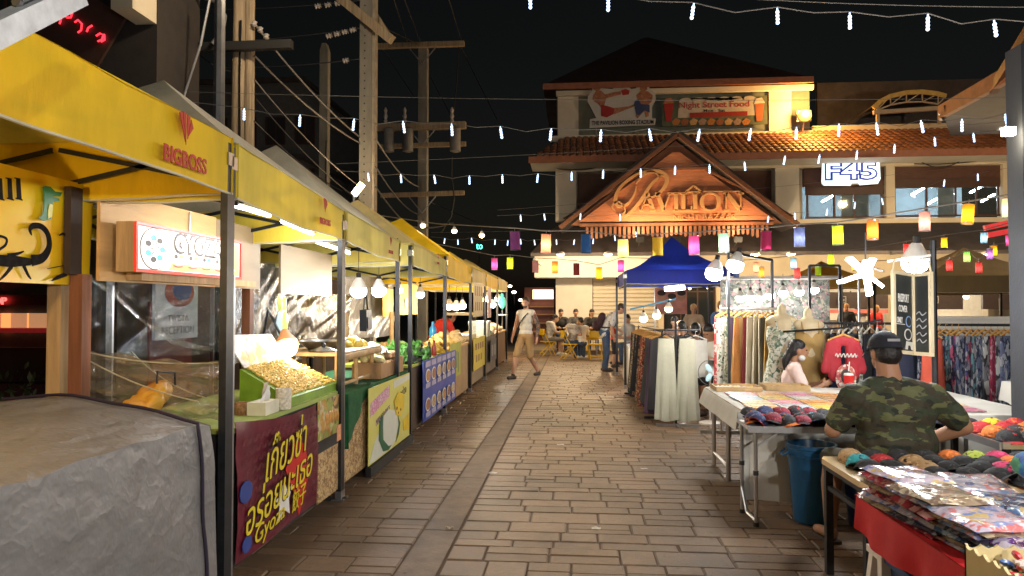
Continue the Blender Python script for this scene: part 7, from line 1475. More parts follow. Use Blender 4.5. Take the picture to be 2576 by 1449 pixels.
# group at the yellow chairs
person('person in grey shirt and white shoes seated at the left of the dining group', (gp_(1378, 895).x, 22.3, 0), -1.25, SIT, 1.78, dict(hy=(-.2, 0, -.2), chest=(0, .1, .84), neck=(0, .17, 1.0), head=(0, .25, 1.14)), 'light', 'black', M_greytee, mat('c_grey_trousers', (.16, .14, .12), .8), M_wshoe, .8, .6, 1.1, .016)
person('fair haired person in grey print shirt leaning on the yellow table', (gp_(1434, 906).x, 20.95, 0), -1.0, SIT, 1.7, dict(hy=(-.5, 0, -.2), chest=(0, .16, .82), neck=(0, .26, .96), head=(0, .36, 1.07)), 'fair', 'fairhair', pmat('c_greyprint', (.4, .37, .35), [(.25, .22, .22), (.5, .46, .44)], 20), M_denim, M_wshoe, .7, 1, 1.05, .016)
for x, lb, tp, hl, yy in ((1412, 'dark haired person in black shirt at the left behind the dining table', M_blackcl, 0, 23.3), (1448, 'dark haired person in dark shirt in the middle behind the dining table', mat('c_darkgrey', (.05, .05, .055), .8), 0, 23.5), (1486, 'long haired person in black at the right behind the dining table', M_blackcl, 2, 23.0)):
    person(lb, (gp_(x, 885).x*1.0, yy, .13), math.pi+.1, SIT, 1.75, dict(hy=(-.35, 0, .2)), 'light', 'black', tp, M_denim, M_shoe, .8, 1, 1, .018, hairlong=hl); ychair('yellow folding chair at the back of the dining table, %s from the left' % ORD[[1412, 1448, 1486].index(x)], (gp_(x, 885).x, yy, .13), math.pi+.1)
# vendors and customers
person('vendor in bright red shirt bending behind the yellow stall counter', (-2.62, 13.2, 0), -.8, STAND, 1.68, dict(hy=(-.5, 0, 0), chest=(0, .14, 1.2), neck=(0, .28, 1.33), head=(0, .4, 1.4), sR=(.18, .22, 1.27), sL=(-.18, .22, 1.27), eR=(.25, .3, 1.02), eL=(-.25, .3, 1.02), wR=(.2, .5, .95), wL=(-.2, .5, .95)), 'tan', 'black', M_redtee, M_blackcl, M_shoe, .8, 1, 1.05, .016)
t, J, hp, HM = person('man in white T shirt seated beside the dresses looking at his phone', (2.02, 10.6, 0), 2.3, SIT, 1.7, dict(hy=(-.5, 0, 0), wR=(.05, .3, .86), wL=(-.05, .3, .86), eR=(.24, .12, .76), eL=(-.24, .12, .76)), 'tan', 'black', M_tee, M_blackcl, M_shoe, .75, .5, 1.05, .014)
MB().box((0, .35, .9), (.075, .01, .15), (-.5, 0, 0)).build('phone', M_blackcl, t)
blob('towel', [('e', (0, .3, .58), (.2, .2, .05)), ('e', (.1, .42, .5), (.09, .06, .1))], mat('towel_blue', (.05, .32, .6), .85), t, .016, 2, .012, 12)
def stool(lb, p, h=.45, m=None):
    t = thing('plastic_stool', lb, 'stool', p); m = m or M_blackcl; MB().lathe([(.15, 0), (.16, .01), (.16, .03), (.14, .035)], 14, (0, 0, h-.03)).build('seat', m, t)
    for k in range(4): MB().bar((.17*math.cos(k*1.57+.8), .17*math.sin(k*1.57+.8), 0), (.12*math.cos(k*1.57+.8), .12*math.sin(k*1.57+.8), h-.03), .03).build('leg', m, t)
stool('dark stool under the man in the white T shirt', (2.02, 10.62, 0)); stool('dark stool under the person in the checked shirt', (1.82, 11.1, 0))
person('person in checked shirt seated with back turned beside the white T shirt', (1.82, 11.1, 0), -.4, SIT, 1.7, dict(hy=(-.3, 0, .3)), 'tan', 'black', M_plaid, M_denim, M_shoe, .8, 1, 1.05, .016)
person('man in blue shirt standing far back under the blue canopy', (3.45, 17.2, 0), 2.6, STAND, 1.66, dict(hy=(-.3, 0, .2)), 'tan', 'fairhair', mat('c_blue', (.08, .16, .34), .8), M_denim, M_shoe, .8, 1, 1, .018)
person('person in pale shirt standing behind the dress rail', (4.4, 16.6, 0), 2.9, STAND, 1.6, {}, 'tan', 'black', mat('c_pale', (.45, .38, .3), .8), M_denim, M_shoe, .8, 1, 1, .02)
person('dark haired person behind the counter at the right shop front', (9.9, 25.6, .1), 3.0, STAND, 1.65, {}, 'tan', 'black', M_greytee, M_blackcl, M_shoe, .8, 1, 1, .02)
person('shop worker in black shirt behind the counters right of the blackboard', (8.3, 25.7, .1), 2.8, STAND, 1.68, {}, 'tan', 'black', M_blackcl, M_blackcl, M_shoe, .8, 1, 1, .02)
# girl in pink
t, J, hp, HM = person('girl in pale pink shirt with black ponytail seated behind the white table', (2.2, 7.62, 0), -1.72, SIT, 1.60, dict(hy=(-.08, 0, .05), pel=(0, -.02, .50), head=(0, .12, 1.19), wR=(.16, .34, .82), wL=(-.1, .36, .82)), 'tan', 'black', M_pinkt, M_denim, M_shoe, .62, 1, .96, .011, hairlong=1)
MB().ell(hp(.06, .03, -.075), (.03, .035, .03), HM, 10, 7).build('face_mask', M_wshoe, t, smooth=True)
stool('dark stool under the girl in the pink shirt', (2.2, 7.62, 0), .42)
# man in camouflage shirt
t, J, hp, HM = person('heavy man in camouflage shirt and dark cap seated with his back turned', (1.985, 4.6, 0), .1, SIT, 1.82,
    dict(hy=(-.12, 0, .0), pel=(0, .0, .52), chest=(0, .04, .84), neck=(-.01, .06, 1.05), head=(-.02, .1, 1.20), sR=(.235, .05, .945), sL=(-.235, .05, .945), eR=(.41, .02, .77), wR=(.22, .22, .62), eL=(-.34, .1, .74), wL=(-.2, .36, .72), kL=(-.2, .42, .5), aL=(-.27, .30, .09), kR=(.2, .42, .5), aR=(.2, .38, .09)), 'tan', 'black', M_camo, mat('c_olive_shorts', (.05, .045, .03), .8), None, .72, .5, 1.5, .011, waist=1.12, hem=.05)
MB().grid(lambda u, v: hp(.091*math.cos(2*math.pi*u)*math.cos(v*1.5), -.012+.112*math.sin(2*math.pi*u)*math.cos(v*1.5), .035+.105*math.sin(v*1.5)), 24, 8).build('cap_crown', mat('cap_night', (.012, .014, .022), .8, bump=.3, bsc=90), t, smooth=True)
MB().tube([hp(.09*math.cos(a), -.012+.111*math.sin(a), .035) for a in [i*math.pi/12 for i in range(25)]], .008, 6).build('cap_band', MATS['cap_night'], t)
MB().box(hp(0, -.118, .075), (.075, .006, .016), HM).build('cap_strap', mat('strap_grey', (.3, .3, .32), .5), t)
MB().grid(lambda u, v: hp((u-.5)*.15, .09+v*.07*math.sqrt(max(.02, 1-((u-.5)*1.8)**2)), .045-.02*v-.04*(u-.5)**2*4), 8, 3).build('cap_brim', MATS['cap_night'], t, smooth=True, thick=.004)
for S in 'LR':
    a = J['a'+S]; MB().box((a.x, a.y+.06, .012), (.09, .25, .022)).build('sandal', M_shoe, t)
stool('dark stool under the man in the camouflage shirt', (1.985, 4.6, 0), .44)
# more of the crowd, sharing the bodies above
def again(src, label, p, rz, shirt, s=1.0):
    c = clone(PPL[src], None, p, rz, label); c.scale = (s, s, s)
    for k in c.children:
        if k.name.startswith('shirt'): setmat(k, shirt)
    return c
a_, b_, c_ = 'man in blue shirt standing far back under the blue canopy', 'person in checked shirt seated with back turned beside the white T shirt', 'dark haired person in black shirt at the left behind the dining table'
for k, (src, lb, x, Y, rz, sh, s) in enumerate(((a_, 'person in tan shirt standing just right of the portrait poster', 1745, 16.9, 2.9, mat('c_tan', (.32, .22, .13), .8), .96), (b_, 'person in dark top seated under the blue canopy beside the checked shirt', 1722, 12.6, .5, M_blackcl, 1), (c_, 'person in brown shirt seated under the blue canopy facing the lane', 1700, 15.5, 2.8, mat('c_brown', (.16, .09, .06), .8), 1), (a_, 'person in white shirt standing behind the glass display', 1885, 14.5, 3.4, M_tee, .97), (c_, 'person in grey shirt seated at the blue canopy edge behind the red child', 1585, 19.4, 2.2, M_greytee, 1), (a_, 'person in black standing among the shop counters far right of the canopy', 2130, 22.5, 2.7, M_blackcl, .98), (a_, 'person in red top standing in front of the pink shop band', 2205, 23.5, 3.5, M_redtee, .95), (b_, 'person in pale top seated behind the dining group with back turned', 1463, 21.0, .2, M_tee, .95))):
    again(src, lb, (at(x, 800, Y).x, Y, 0), rz, sh, s)
# ================================================================== LAMPS, LIGHT STRINGS, LANTERNS
def bulb(lb, p, r=.06, w=20, col=(1, .96, .9), warm=False, cord=None, ax=(0, 0, 1), grp='hanging bulbs', capm=None, es=None):
    p = V(p); t = thing('hanging_bulb', lb, 'light bulb', p, group=grp); a = V(ax).normalized()
    MB().lathe([(r*.25, r*1.5), (r*.42, r*1.35), (r*.88, r*.5), (r*.97, r*.2)], 14, p, a).build('housing', capm or M_wh, t, world=True, smooth=True)
    MB().lathe([(r*.96, r*.2), (r*.99, r*.1), (r, -r*.45), (r*.85, -r*.75), (r*.5, -r*.98), (r*.1, -r*1.05)][::-1], 14, p, a).build('glass', M_warm if warm else M_cool, t, world=True, smooth=True)
    MB().lathe([(r*.3, r*1.35), (r*.3, r*2.0), (r*.15, r*2.05)], 10, p, a).build('socket', M_rub, t, world=True)
    if cord: MB().tube([p+a*r*2, V(cord)], .004, 5).build('cord', M_rub, t, world=True)
    lamp(t, p-a*r*1.35, w, (1, .72, .4) if warm else col, r*.6); return t
cool = (.95, .97, 1)
# left row
p = atx(902, 728, -2.25); bulb('left of two large white bulbs over the green stall', p, .085, 36, cool, cord=p+V((0, 0, .45)))
p = atx(953, 728, -2.3); bulb('right of two large white bulbs over the green stall', p, .085, 34, cool, cord=p+V((0, 0, .4)))
p = atx(1057, 738, -2.4); bulb('white bulb hanging over the vegetable stall', p, .07, 38, (1, .92, .8), cord=p+V((0, 0, .4)))
p = atx(1006, 728, -2.9); bulb('warm bulb at the back of the vegetable stall', p, .06, 18, warm=True, cord=p+V((0, 0, .4)))
for k, (x, y) in enumerate(((1130, 768), (1148, 770), (1163, 768))):
    p = atx(x, y, -2.45); bulb('%s of three warm bulbs under the yellow peaked canopy' % ORD[k], p, .085, 40, (1, .85, .62), warm=False, cord=p+V((0, 0, .4)))
for k, (x, y, wm) in enumerate(((1207, 752, 1), (1226, 748, 0), (1239, 765, 0), (1252, 750, 1))):
    p = atx(x, y, -2.2); bulb('%s bulb over the last stalls of the left row' % ORD[k], p, .09, 44, (1, .9, .72), warm=bool(wm), cord=p+V((0, 0, .35)))
def tube_light(lb, a, c, w, es=6, r=.014, col=(.95, .98, 1), on=True):
    a, c = V(a), V(c); t = thing('tube_light', lb, 'tube light', (a+c)/2, group='fluorescent tubes under the canopies'); MB().bar(a+V((0, 0, .03)), c+V((0, 0, .03)), .03, .03).build('batten', M_wh, t, world=True)
    MB().tube([a, c], r, 8).build('tube', glow('tube_glow_%s' % ('on' if on else 'dim'), col, es, False), t, world=True)
    if w:
        for k in (.25, .75): lamp(t, a.lerp(c, k)-V((0, 0, .05)), w/2, col, .05)
    return t
tube_light('left lit tube under the faded yellow canopy', (-2.15, 4.2, 2.19), (-2.15, 4.85, 2.19), 7); tube_light('right lit tube under the faded yellow canopy', (-2.1, 4.95, 2.16), (-2.1, 5.55, 2.13), 7)
tube_light('lit tube under the cream canopy of the green stall', (-2.2, 5.9, 2.1), (-2.2, 6.8, 2.07), 9)
p = atx(200, 830, -2.9); t = thing('hanging_bulb', 'assumed unseen warm bulb under the nearest yellow canopy over the tarpaulin', 'light bulb', (-2.5, 1.6, 2.0));  # bulb out of view, assumed, to warm the tarpaulin top
MB().lathe([(.02, .1), (.05, .05), (.055, 0), (.03, -.04)], 12).build('glass', M_warm, t, smooth=True); MB().lathe([(.02, .1), (.02, .16)], 8).build('socket', M_rub, t); lamp(t, (-2.5, 1.6, 1.93), 42, (1, .66, .3), .05)
# fluorescent batten poking into the top left corner
t = thing('lamp_batten', 'white fluorescent batten crossing the top left corner', 'lamp', at(60, 50, 1.5)); a, c = at(-60, 105, 1.42), at(190, -15, 1.75)
MB().bar(a, c, .05, .055).build('body', mat('batten_white', (.55, .58, .6), .4, var=.2, sc_=20), t, world=True); MB().bar(a.lerp(c, .52)+V((0, -.03, .0)), a.lerp(c, .8)+V((0, -.03, .0)), .012, .02).build('starter_slot', M_galv, t, world=True); MB().tube([a.lerp(c, .48)+V((0, -.03, .02)), a.lerp(c, .48)+V((0, -.04, .02))], .012, 8).build('screw', M_galv, t, world=True); MB().tube([c, c+V((.2, .3, .3))], .006, 5).build('cord', M_rub, t, world=True)
# right side bulbs
p = at(1797, 684, 8.5); bulb('left of two tilted bulbs over the dress rail', p, .10, 44, (1, .95, .86), ax=(.25, .1, 1)); p = at(1850, 664, 8.6); bulb('right of two tilted bulbs over the dress rail', p, .10, 44, (1, .95, .86), ax=(.3, .1, 1))
p = at(2302, 655, 6.7); bulb('big round white bulb above the blackboards', p, .11, 26, (.95, .98, 1), ax=(0, -.2, 1)); MB().bar(p+V((.1, .1, .1)), p+V((.42, .3, .13)), .015).build('arm', M_alu, thing('bulb_arm', 'pale arm holding the big round bulb', 'bracket', p+V((.3, .2, .1))), world=True)
t = thing('blade_lamp', 'star shaped folding LED lamp with glowing blades over the white table', 'lamp', at(2178, 690, 5.4)); p = at(2178, 688, 5.4); M_bl2 = glow('blade_glow', (.95, .98, 1), 8, False)
for (x, y) in ((2135, 650), (2197, 650), (2112, 710), (2188, 742), (2222, 722)):
    q = at(x, y, 5.36); MB().bar(p+(q-p)*.12, q, .065, .022).build('blade', M_bl2, t, world=True)
MB().lathe([(.05, -.03), (.055, 0), (.04, .06), (.02, .1)], 12, p).build('hub', M_wh, t, world=True, smooth=True); MB().tube([p+V((0, 0, .1)), p+V((0, 0, .3))], .006, 5).build('cord', M_rub, t, world=True)
lamp(t, p+V((0, -.1, -.22)), 36, (.96, .98, 1), .1); lamp(t, p+V((-.05, -.3, .0)), 12, (.96, .98, 1), .1)
for k, (x, y) in enumerate(((1862, 748), (1888, 746), (1912, 748), (1938, 742), (1970, 735), (2010, 733), (2048, 727))):
    p = at(x, y, 12.0); bulb('%s bulb in the row above the glass display' % ORD[k], p, .075, 7, (1, .97, .92), cord=p+V((0, 0, .3)))
wire(at(1855, 700, 12), at(2055, 690, 12), .02, .012, 'rail wire carrying the row of bulbs above the glass display', M_cable)
tube_light('lit tube under the blue canopy', at(1672, 727, 14.2), at(1722, 722, 14.2), 110, 8, .05)
for k, (x, y, wm) in enumerate(((1619, 800, 0), (1652, 792, 1), (1682, 775, 1))): p = at(x, y, 13.0); bulb('%s bulb on the blue strip above the skirt rail' % ORD[k], p, .07, 16, (1, .95, .88), warm=bool(wm), cord=p+V((0, 0, .22)))
tag(MB().bar(at(1585, 778, 13), at(1700, 752, 13), .03).build('lamp_strip', mat('strip_blue', (.05, .3, .5), .4)), 'light blue strip holding bulbs under the blue canopy', 'lamp strip')
for k in range(12):
    x = 1740+k*8.5; y = 725-12*math.sin(k*.5)*.6-k*.6; 
b = thing('fairy_lights', 'string of tiny warm fairy lights behind the blue canopy', 'light string', at(1790, 715, 16.8))
pts = [at(1735+k*9, 722-10*abs(math.sin(k*.62))-k*.4, 16.8) for k in range(12)]; MB().tube(pts, .006, 5).build('cord', M_rub, b, world=True)
for q in pts: MB().ell(q-V((0, 0, .03)), .035, None, 8, 6).build('tiny_bulb', glow('fairy_glow', (1, .75, .45), 6, False), b, world=True)
# assumed market lamps over the lane and near tables, of the same kind, out of the frame
for k, (q, w, cl) in enumerate((((2.0, 2.0, 2.4), 50, (1, .97, .92)), ((2.9, 3.9, 2.4), 14, (1, .96, .9)), ((2.2, .2, 2.3), 170, (1, .97, .92)), ((1.6, -2.0, 2.3), 230, (1, .95, .88)))):
    bulb('%s assumed unseen lamp of the right hand stalls above the picture' % ORD[k], q, .09, w, cl, cord=V(q)+V((0, 0, .8)), grp='assumed lamps over the near stalls')
# pavilion lamps
t = thing('flood_lamp', 'orange sodium flood lamp glowing below the upper floor', 'lamp', at(2025, 292, 26.9)); p = at(2025, 290, 26.8); MB().ell(p, (.24, .12, .22)).build('lens', glow('sodium_glow', (1, .42, .06), 1.9, False), t, world=True, smooth=True); MB().box(p+V((0, .14, .0)), (.5, .12, .4)).build('housing', M_galv, t, world=True); MB().bar(p+V((0, .15, -.2)), p+V((0, .3, -.5)), .05).build('bracket', M_galv, t, world=True); lamp(t, p+V((0, -.25, .1)), 380, (1, .5, .12), .2)
t = thing('wall_lamp', 'warm bulkhead lamp on the slate blue post', 'lamp', at(2537, 330, 5.2)); p = at(2537, 331, 5.15); MB().box(p, (.07, .05, .055)).build('lens', glow('post_lamp', (1, .82, .58), 10, False), t, world=True); MB().box(p+V((.0, .04, .03)), (.09, .03, .02)).build('housing', M_galv, t, world=True); lamp(t, p+V((0, -.08, -.06)), 8, (1, .8, .5), .04)
for k, x in enumerate((1610, 1702, 1856)):
    q = at(x, 600, 23.3); t = thing('spot_lamp', '%s black spot lamp below the gable fringe' % ORD[k], 'spot lamp', q, group='spot lamps below the gable'); MB().box(q, (.26, .16, .2), (.5, 0, 0)).build('housing', M_blk, t, world=True); MB().box(q+V((0, .06, .1)), (.2, .1, .02), (.5, 0, 0)).build('lens', glow('spot_glow', (1, .7, .4), 6, False), t, world=True); MB().bar(q+V((0, .05, -.08)), q+V((0, .75, -.25)), .04).build('bracket', M_blk, t, world=True)
    lamp(t, q+V((0, .1, .18)), 80, (1, .56, .26), .12, spot=150, dirv=(0, .55, 1)); lamp(t, q+V((0, .2, -.02)), 12, (1, .6, .3), .12)
for k, x in enumerate((1410, 1530, 1900, 1990, 2300, 2480)):
    q = at(x, 640, 22.6); t = thing('eave_lamp', '%s round down light under the lean to eave' % ORD[k], 'down light', q, group='down lights under the pavilion eave'); MB().lathe([(.04, .1), (.12, .06), (.14, 0)], 12, q).build('housing', M_wh, t, world=True); MB().ell(q-V((0, 0, .01)), (.11, .11, .04)).build('lens', glow('eave_glow', (1, .72, .4), 7, False), t, world=True); MB().bar(q+V((0, 0, .08)), q+V((0, 1.65, .12)), .04).build('arm', M_galv, t, world=True); lamp(t, q-V((0, 0, .12)), 185 if k < 2 else 150, (1, .73, .42), .1)
for k, x in enumerate((2040, 2140, 2330, 2430, 2530)):
    q = at(x, 745, 28); bulb('%s bulb inside the shops of the pavilion ground floor' % ORD[k], q, .09, 70, (1, .88, .7), cord=q+V((0, 0, .5)), grp='bulbs inside the pavilion shops')
t = thing('pole_lamp', 'small warm lamp tilted on the tall concrete pole', 'lamp', at(900, 485, 13.6)); a, c = at(890, 490, 13.6), at(912, 462, 13.6); MB().bar(a, c, .1, .1).build('lens', glow('pole_lamp_glow', (1, .75, .45), 8, False), t, world=True); MB().tube([at(889, 515, 13.6), a], .03, 6).build('stem', M_galv, t, world=True); lamp(t, c+V((.1, -.1, .15)), 22, (1, .75, .45), .05)
t = thing('transit_sign', 'small teal lit sign reading to in the far dark', 'sign', at(1206, 628, 40)); text('to', glow('teal_glow', (.1, .9, .7), 3), at(1206, 620, 40), X3, Z3, w=.36, h=.3, ext=.03, parent=t); MB().bar(at(1206, 632, 40.1), (at(1206, 632, 40.1).x, 40.1, 0), .08).build('post', M_black, t, world=True)
for k, (x, y, Y) in enumerate(((1310, 755, 45), (1332, 758, 45), (1293, 735, 45), (1283, 720, 50))):
    q = at(x, y, Y); t = thing('street_lamp', '%s distant street lamp beyond the end of the lane' % ORD[k], 'street lamp', (q.x, Y, 0), group='distant street lamps'); MB().tube([(q.x, Y, 0), (q.x, Y, q.z+.1)], .06, 6).build('pole', M_black, t, world=True); MB().ell(q, (.14, .14, .09)).build('lens', glow('far_lamp_glow', (1, .92, .8), 6, False), t, world=True)
for lb, q, w, cl in (('unseen street lamp assumed on a tall mast above the left stalls', (-3.6, 9.2, 6.8), 210, (1, .8, .55)), ('unseen street lamp added at the right to brighten the pavilion', (13.0, 16.5, 6.5), 600, (1, .72, .42))):  # unseen masts: left assumed to light canopy tops, right added for pavilion's upper facade
    t = thing('street_lamp', lb, 'street lamp', (q[0]-1.2 if q[0] < 0 else q[0]+1.2, q[1], 0), group='unseen street lamps added above the picture'); X = t.location.x
    MB().tube([(X, q[1], 0), (X, q[1], q[2]), (q[0], q[1], q[2]+.3)], [.09, .07, .04], 8).build('mast', M_galv, t, world=True); MB().box(V(q)+V((0, 0, .22)), (.5, .2, .1)).build('head', M_galv, t, world=True); MB().ell(V(q)+V((0, 0, .15)), (.2, .09, .05)).build('lens', MATS['warm_bulb'], t, world=True); lamp(t, V(q), w, cl, .15)
for k, (x, y, s_) in enumerate(((1240, 1190, .05), (985, 1215, .04), (1410, 1120, .05), (1500, 1330, .04), (1130, 1330, .035), (1620, 1180, .04))):
    q = atz(x, y, .004); tag(MB().grid(lambda u, v: q+V(((u-.5)*s_*1.6, (v-.5)*s_, .002+.012*abs(math.sin(u*4+k)*math.sin(v*3+k*2)))), 5, 4).build('paper_scrap', mat('scrap_%d' % (k % 3), ((.5, .46, .4), (.35, .25, .15), (.55, .5, .48))[k % 3], .8)), '%s small paper scrap lying on the lane, counted from the left stalls' % ORD[k], 'litter', 'paper scraps on the lane')
# --- LED icicle strings
M_ice = glow('icicle_glow', (.52, .7, 1), 1.7, False)
IC = None
def icestring(lb, pts, Y, h, extra=()):
    t = thing('light_string', lb, 'light string', at(pts[0][0], pts[0][1], Y), group='icicle light strings over the lane'); global IC
    cp = []
    for i, (x, y) in enumerate(pts):
        q = at(x, y, Y); hw = h/F*Y; up = q+V((0, 0, hw*.5+.02)); cp.append(up)
        if i < len(pts)-1:
            q2 = at((x+pts[i+1][0])/2, (y+pts[i+1][1])/2, Y); cp.append(q2+V((0, 0, hw*.5-.015+.02*math.sin(i*2.3))))
        lt = thing if False else None
        if IC is None:
            b = MB()
            for k in range(4): b.ell((.004*math.sin(k*2), 0, -.22+k*.23-.115), (.12, .12, .125), None, 8, 6)
            b.tube([(0, 0, .5), (0, 0, .62)], .05, 5); o = b.build('icicle', M_ice, t, smooth=True); IC = o
        else: o = IC.copy(); COL.objects.link(o); o.parent = t
        o.location = WM[t.name].inverted() @ q; o.scale = (hw,)*3; o.rotation_euler = (0, RN.uniform(-.18, .18), 0)
    MB().tube([cp[0]+(cp[0]-cp[2])]+cp+[cp[-1]+(cp[-1]-cp[-3])], .004, 5).build('cord', M_cable, t, world=True)
    a, c = cp[0]+(cp[0]-cp[2]), cp[-1]+(cp[-1]-cp[-3]); MB().tube([a.lerp(c, k/12)+V((0, 0, .06-.16*4*(k/12)*(1-k/12)*.4+.06)) for k in range(13)], .003, 5).build('support_wire', M_cable, t, world=True)
    return t
icestring('nearest icicle light string at the top edge', [(1334, 6), (1530, 12), (1742, 32), (1956, 44), (2138, 56), (2334, 60), (2504, 75)], 5, 38)
icestring('second icicle light string crossing below the roof signs', [(614, 290), (754, 306), (889, 316), (1016, 322), (1137, 329), (1261, 336), (1385, 341), (1511, 344), (1636, 342), (1757, 343), (1886, 341), (2003, 338), (2110, 330), (2207, 327), (2320, 321), (2420, 318), (2532, 305)], 8, 29)
icestring('third icicle light string crossing the gable top', [(927, 447), (1009, 451), (1094, 453), (1181, 455), (1264, 452), (1352, 450), (1438, 445), (1517, 440), (1612, 437), (1698, 430), (1785, 427), (1874, 420), (1973, 405), (2060, 402), (2155, 392), (2250, 376), (2352, 358), (2450, 348)], 11.5, 21)
icestring('fourth icicle light string crossing the gable base', [(1310, 550), (1370, 547), (1460, 546), (1560, 548), (1932, 553), (2000, 545), (2080, 535), (2150, 518), (2220, 508), (2300, 490), (2375, 462), (2460, 447)], 15, 16)
icestring('far icicle light string below the lanterns', [(1118, 607), (1152, 610), (1187, 606), (1245, 610), (1277, 612), (1310, 609), (1345, 611), (1400, 610), (1444, 610), (1492, 608), (1547, 600), (1600, 590)], 19, 13)
for k, (x, y) in enumerate(((1064, 566), (1143, 580), (1212, 591))):
    p = at(x, y, 12); bulb('%s small warm globe bulb on the grey cable over the left row' % ORD[k], p, .045, 3, warm=True, cord=p+V((0, 0, .12)))
t = thing('red_sign_board', 'pair of slanting red lit boards beside the slate blue post', 'sign', at(2515, 590, 20))
for (x0, y0, x1, y1) in ((2476, 574, 2558, 556), (2484, 592, 2556, 578)): MB().bar(at(x0, y0, 20), at(x1, y1, 20), .1, .14).build('board', mat('red_board', (.5, .03, .04), .5, emit=(.6, .03, .05), es=.25), t, world=True)
MB().bar(at(2550, 590, 20.1), (at(2550, 590, 20.1).x, 20.1, 0), .08).build('post', M_black, t, world=True)
# --- lanterns
LC = {'mauve': (.25, .06, .22), 'peach': (.85, .38, .2), 'blue': (.03, .13, .35), 'pale yellow': (.85, .68, .22), 'yellow': (.7, .5, .05), 'magenta': (.62, .08, .3), 'aqua': (.4, .7, .55), 'crimson': (.42, .03, .12), 'dusk blue': (.12, .16, .36), 'lime': (.55, .72, .03), 'orange': (.85, .28, .04), 'dusty pink': (.55, .3, .26), 'amber': (.85, .48, .02), 'cream': (.85, .65, .35), 'pale pink': (.65, .35, .35), 'dull red': (.35, .06, .05), 'red': (.7, .05, .05), 'green': (.3, .7, .15), 'sky blue': (.25, .5, .7), 'purple': (.25, .12, .45)}
def lantern(lb, p, c, lit, h, grp, tilt=0):
    t = thing('paper_lantern', lb, 'lantern', p, group=grp); t.rotation_euler = (0, tilt, RN.uniform(0, 1.5)); col = LC[c]; r = h*.27
    m = mat('lantern_%s_%s' % (c.replace(' ', '_'), 'lit' if lit else 'dim'), col, .7, var=.12, sc_=12, emit=col, es=(.22 if lit else .03), nosample=True); (thin(m, .5) if 'Translucent BSDF' not in m.node_tree.nodes else 0)
    b = MB(); b.grid(lambda u, v: V((r*(1+.03*math.sin(u*2*math.pi*4))*math.cos(u*2*math.pi), r*math.sin(u*2*math.pi)*(1+.03*math.sin(u*8*math.pi)), -h*v)), 16, 3); b.build('paper_shade', m, t, smooth=True)
    for z in (0, -h): MB().tube([(r*1.01*math.cos(a), r*1.01*math.sin(a), z) for a in [i*math.pi/8 for i in range(17)]], .004, 5).build('wire_ring', M_galv if lit else M_dark, t)
    MB().bar((-r, 0, 0), (r, 0, 0), .005).build('cross_wire', M_galv, t); MB().tube([(0, 0, 0), (0, 0, .05)], .003, 4).build('hook', M_galv, t)
    if lit:
        MB().ell((0, 0, -h*.42), (h*.07, h*.07, h*.1), None, 8, 6).build('inner_bulb', M_warm, t); lamp(t, WM[t.name] @ V((0, 0, -h*.6)), .9*(h/.23)**2, (1, .86, .7), .02)
    return t
g1 = 'lanterns on the main lantern string'
L1 = [(1295, 583, 'mauve', 0), (1374, 590, 'peach', 1), (1474, 590, 'blue', 0), (1567, 602, 'pale yellow', 1), (1654, 597, 'yellow', 0), (1745, 594, 'magenta', 1), (1820, 587, 'aqua', 1), (1927, 582, 'crimson', 0), (2011, 573, 'dusk blue', 1), (2107, 568, 'lime', 1), (2195, 555, 'orange', 1), (2326, 533, 'dusty pink', 1), (2437, 515, 'amber', 1), (2536, 499, 'cream', 1)]
YL = [9.4-.22*i for i in range(14)]
for i, (x, y, c, lit) in enumerate(L1): lantern('%s paper lantern, %s from the left on the main lantern cable' % (c, ORD[i]), at(x, y, YL[i]), c, lit, 46/F*YL[i], g1, .12 if i == 12 else RN.uniform(-.05, .05))
pts = [at(960, 543, 12.5), at(1100, 563, 11)]+[at(x, y-9, YL[i]) for i, (x, y, c, l) in enumerate(L1)]+[at(2620, 470, 6.2)]
tag(MB().tube(pts, .008, 6).build('lantern_cable', M_cable), 'grey cable carrying the main row of paper lanterns', 'cable')
g2 = 'lanterns on the second lantern string'
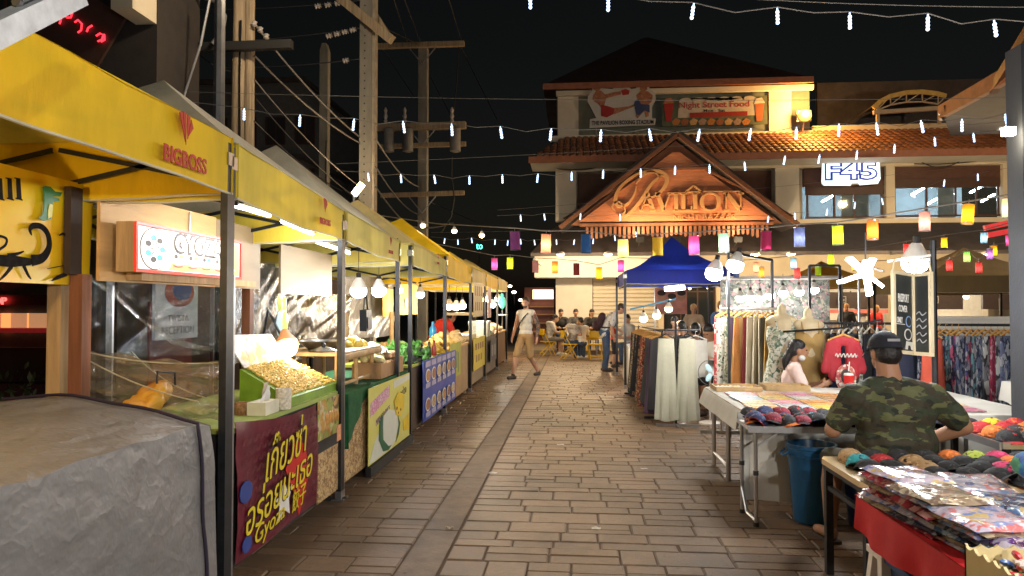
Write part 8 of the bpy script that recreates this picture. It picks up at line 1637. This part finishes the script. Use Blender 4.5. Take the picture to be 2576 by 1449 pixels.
L2 = [(1244, 650, 'magenta', 1), (1283, 648, 'lime', 1), (1347, 656, 'pale pink', 0), (1396, 658, 'orange', 1), (1450, 663, 'dull red', 0), (1507, 673, 'amber', 1), (1562, 655, 'magenta', 1)]
for i, (x, y, c, lit) in enumerate(L2): lantern('%s paper lantern, %s from the left on the far lantern cable' % (c, ORD[i]), at(x, y, 14.5), c, lit, 29/F*14.5, g2)
tag(MB().tube([at(1090, 612, 14.5)]+[at(x, y-7, 14.5) for x, y, c, l in L2]+[at(1640, 650, 14.5)], .008, 6).build('lantern_cable', M_cable), 'thin cable carrying the far lanterns left of the blue canopy', 'cable')
g3 = 'lanterns over the clothes stalls'
L3 = [(1902, 660, 'peach', 1), (1915, 672, 'orange', 1), (1996, 650, 'sky blue', 1), (2005, 675, 'red', 1), (2058, 668, 'lime', 0), (2090, 640, 'lime', 1), (2150, 655, 'yellow', 1), (2280, 614, 'red', 1), (2375, 598, 'amber', 1), (2432, 633, 'green', 1), (2388, 655, 'red', 1), (2462, 660, 'red', 1), (2475, 585, 'sky blue', 1), (2490, 626, 'purple', 1), (2500, 618, 'amber', 1), (2538, 592, 'magenta', 1), (1852, 672, 'dusk blue', 0)]
for i, (x, y, c, lit) in enumerate(L3): lantern('small %s paper lantern, %s of those over the clothes stalls' % (c, ORD[i]), at(x, y, 10.5), c, lit, 25/F*10.5, g3)
tag(MB().tube([at(1840, 655, 10.5)]+[at(x, y-5, 10.5) for x, y in ((1905, 658), (1996, 648), (2090, 638), (2180, 630), (2280, 612), (2375, 596), (2475, 583), (2560, 560))], .006, 5).build('lantern_cable', M_cable), 'upper thin cable with small lanterns over the clothes stalls', 'cable')
tag(MB().tube([at(2140, 660, 10.5)]+[at(x, y, 10.5) for x, y in ((2230, 655), (2300, 655), (2388, 652), (2432, 630), (2462, 655), (2500, 615), (2570, 605))], .006, 5).build('lantern_cable', M_cable), 'lower thin cable with small lanterns near the blackboards', 'cable')
bpy.data.batch_remove(TJ); bpy.data.scenes.remove(TMP)
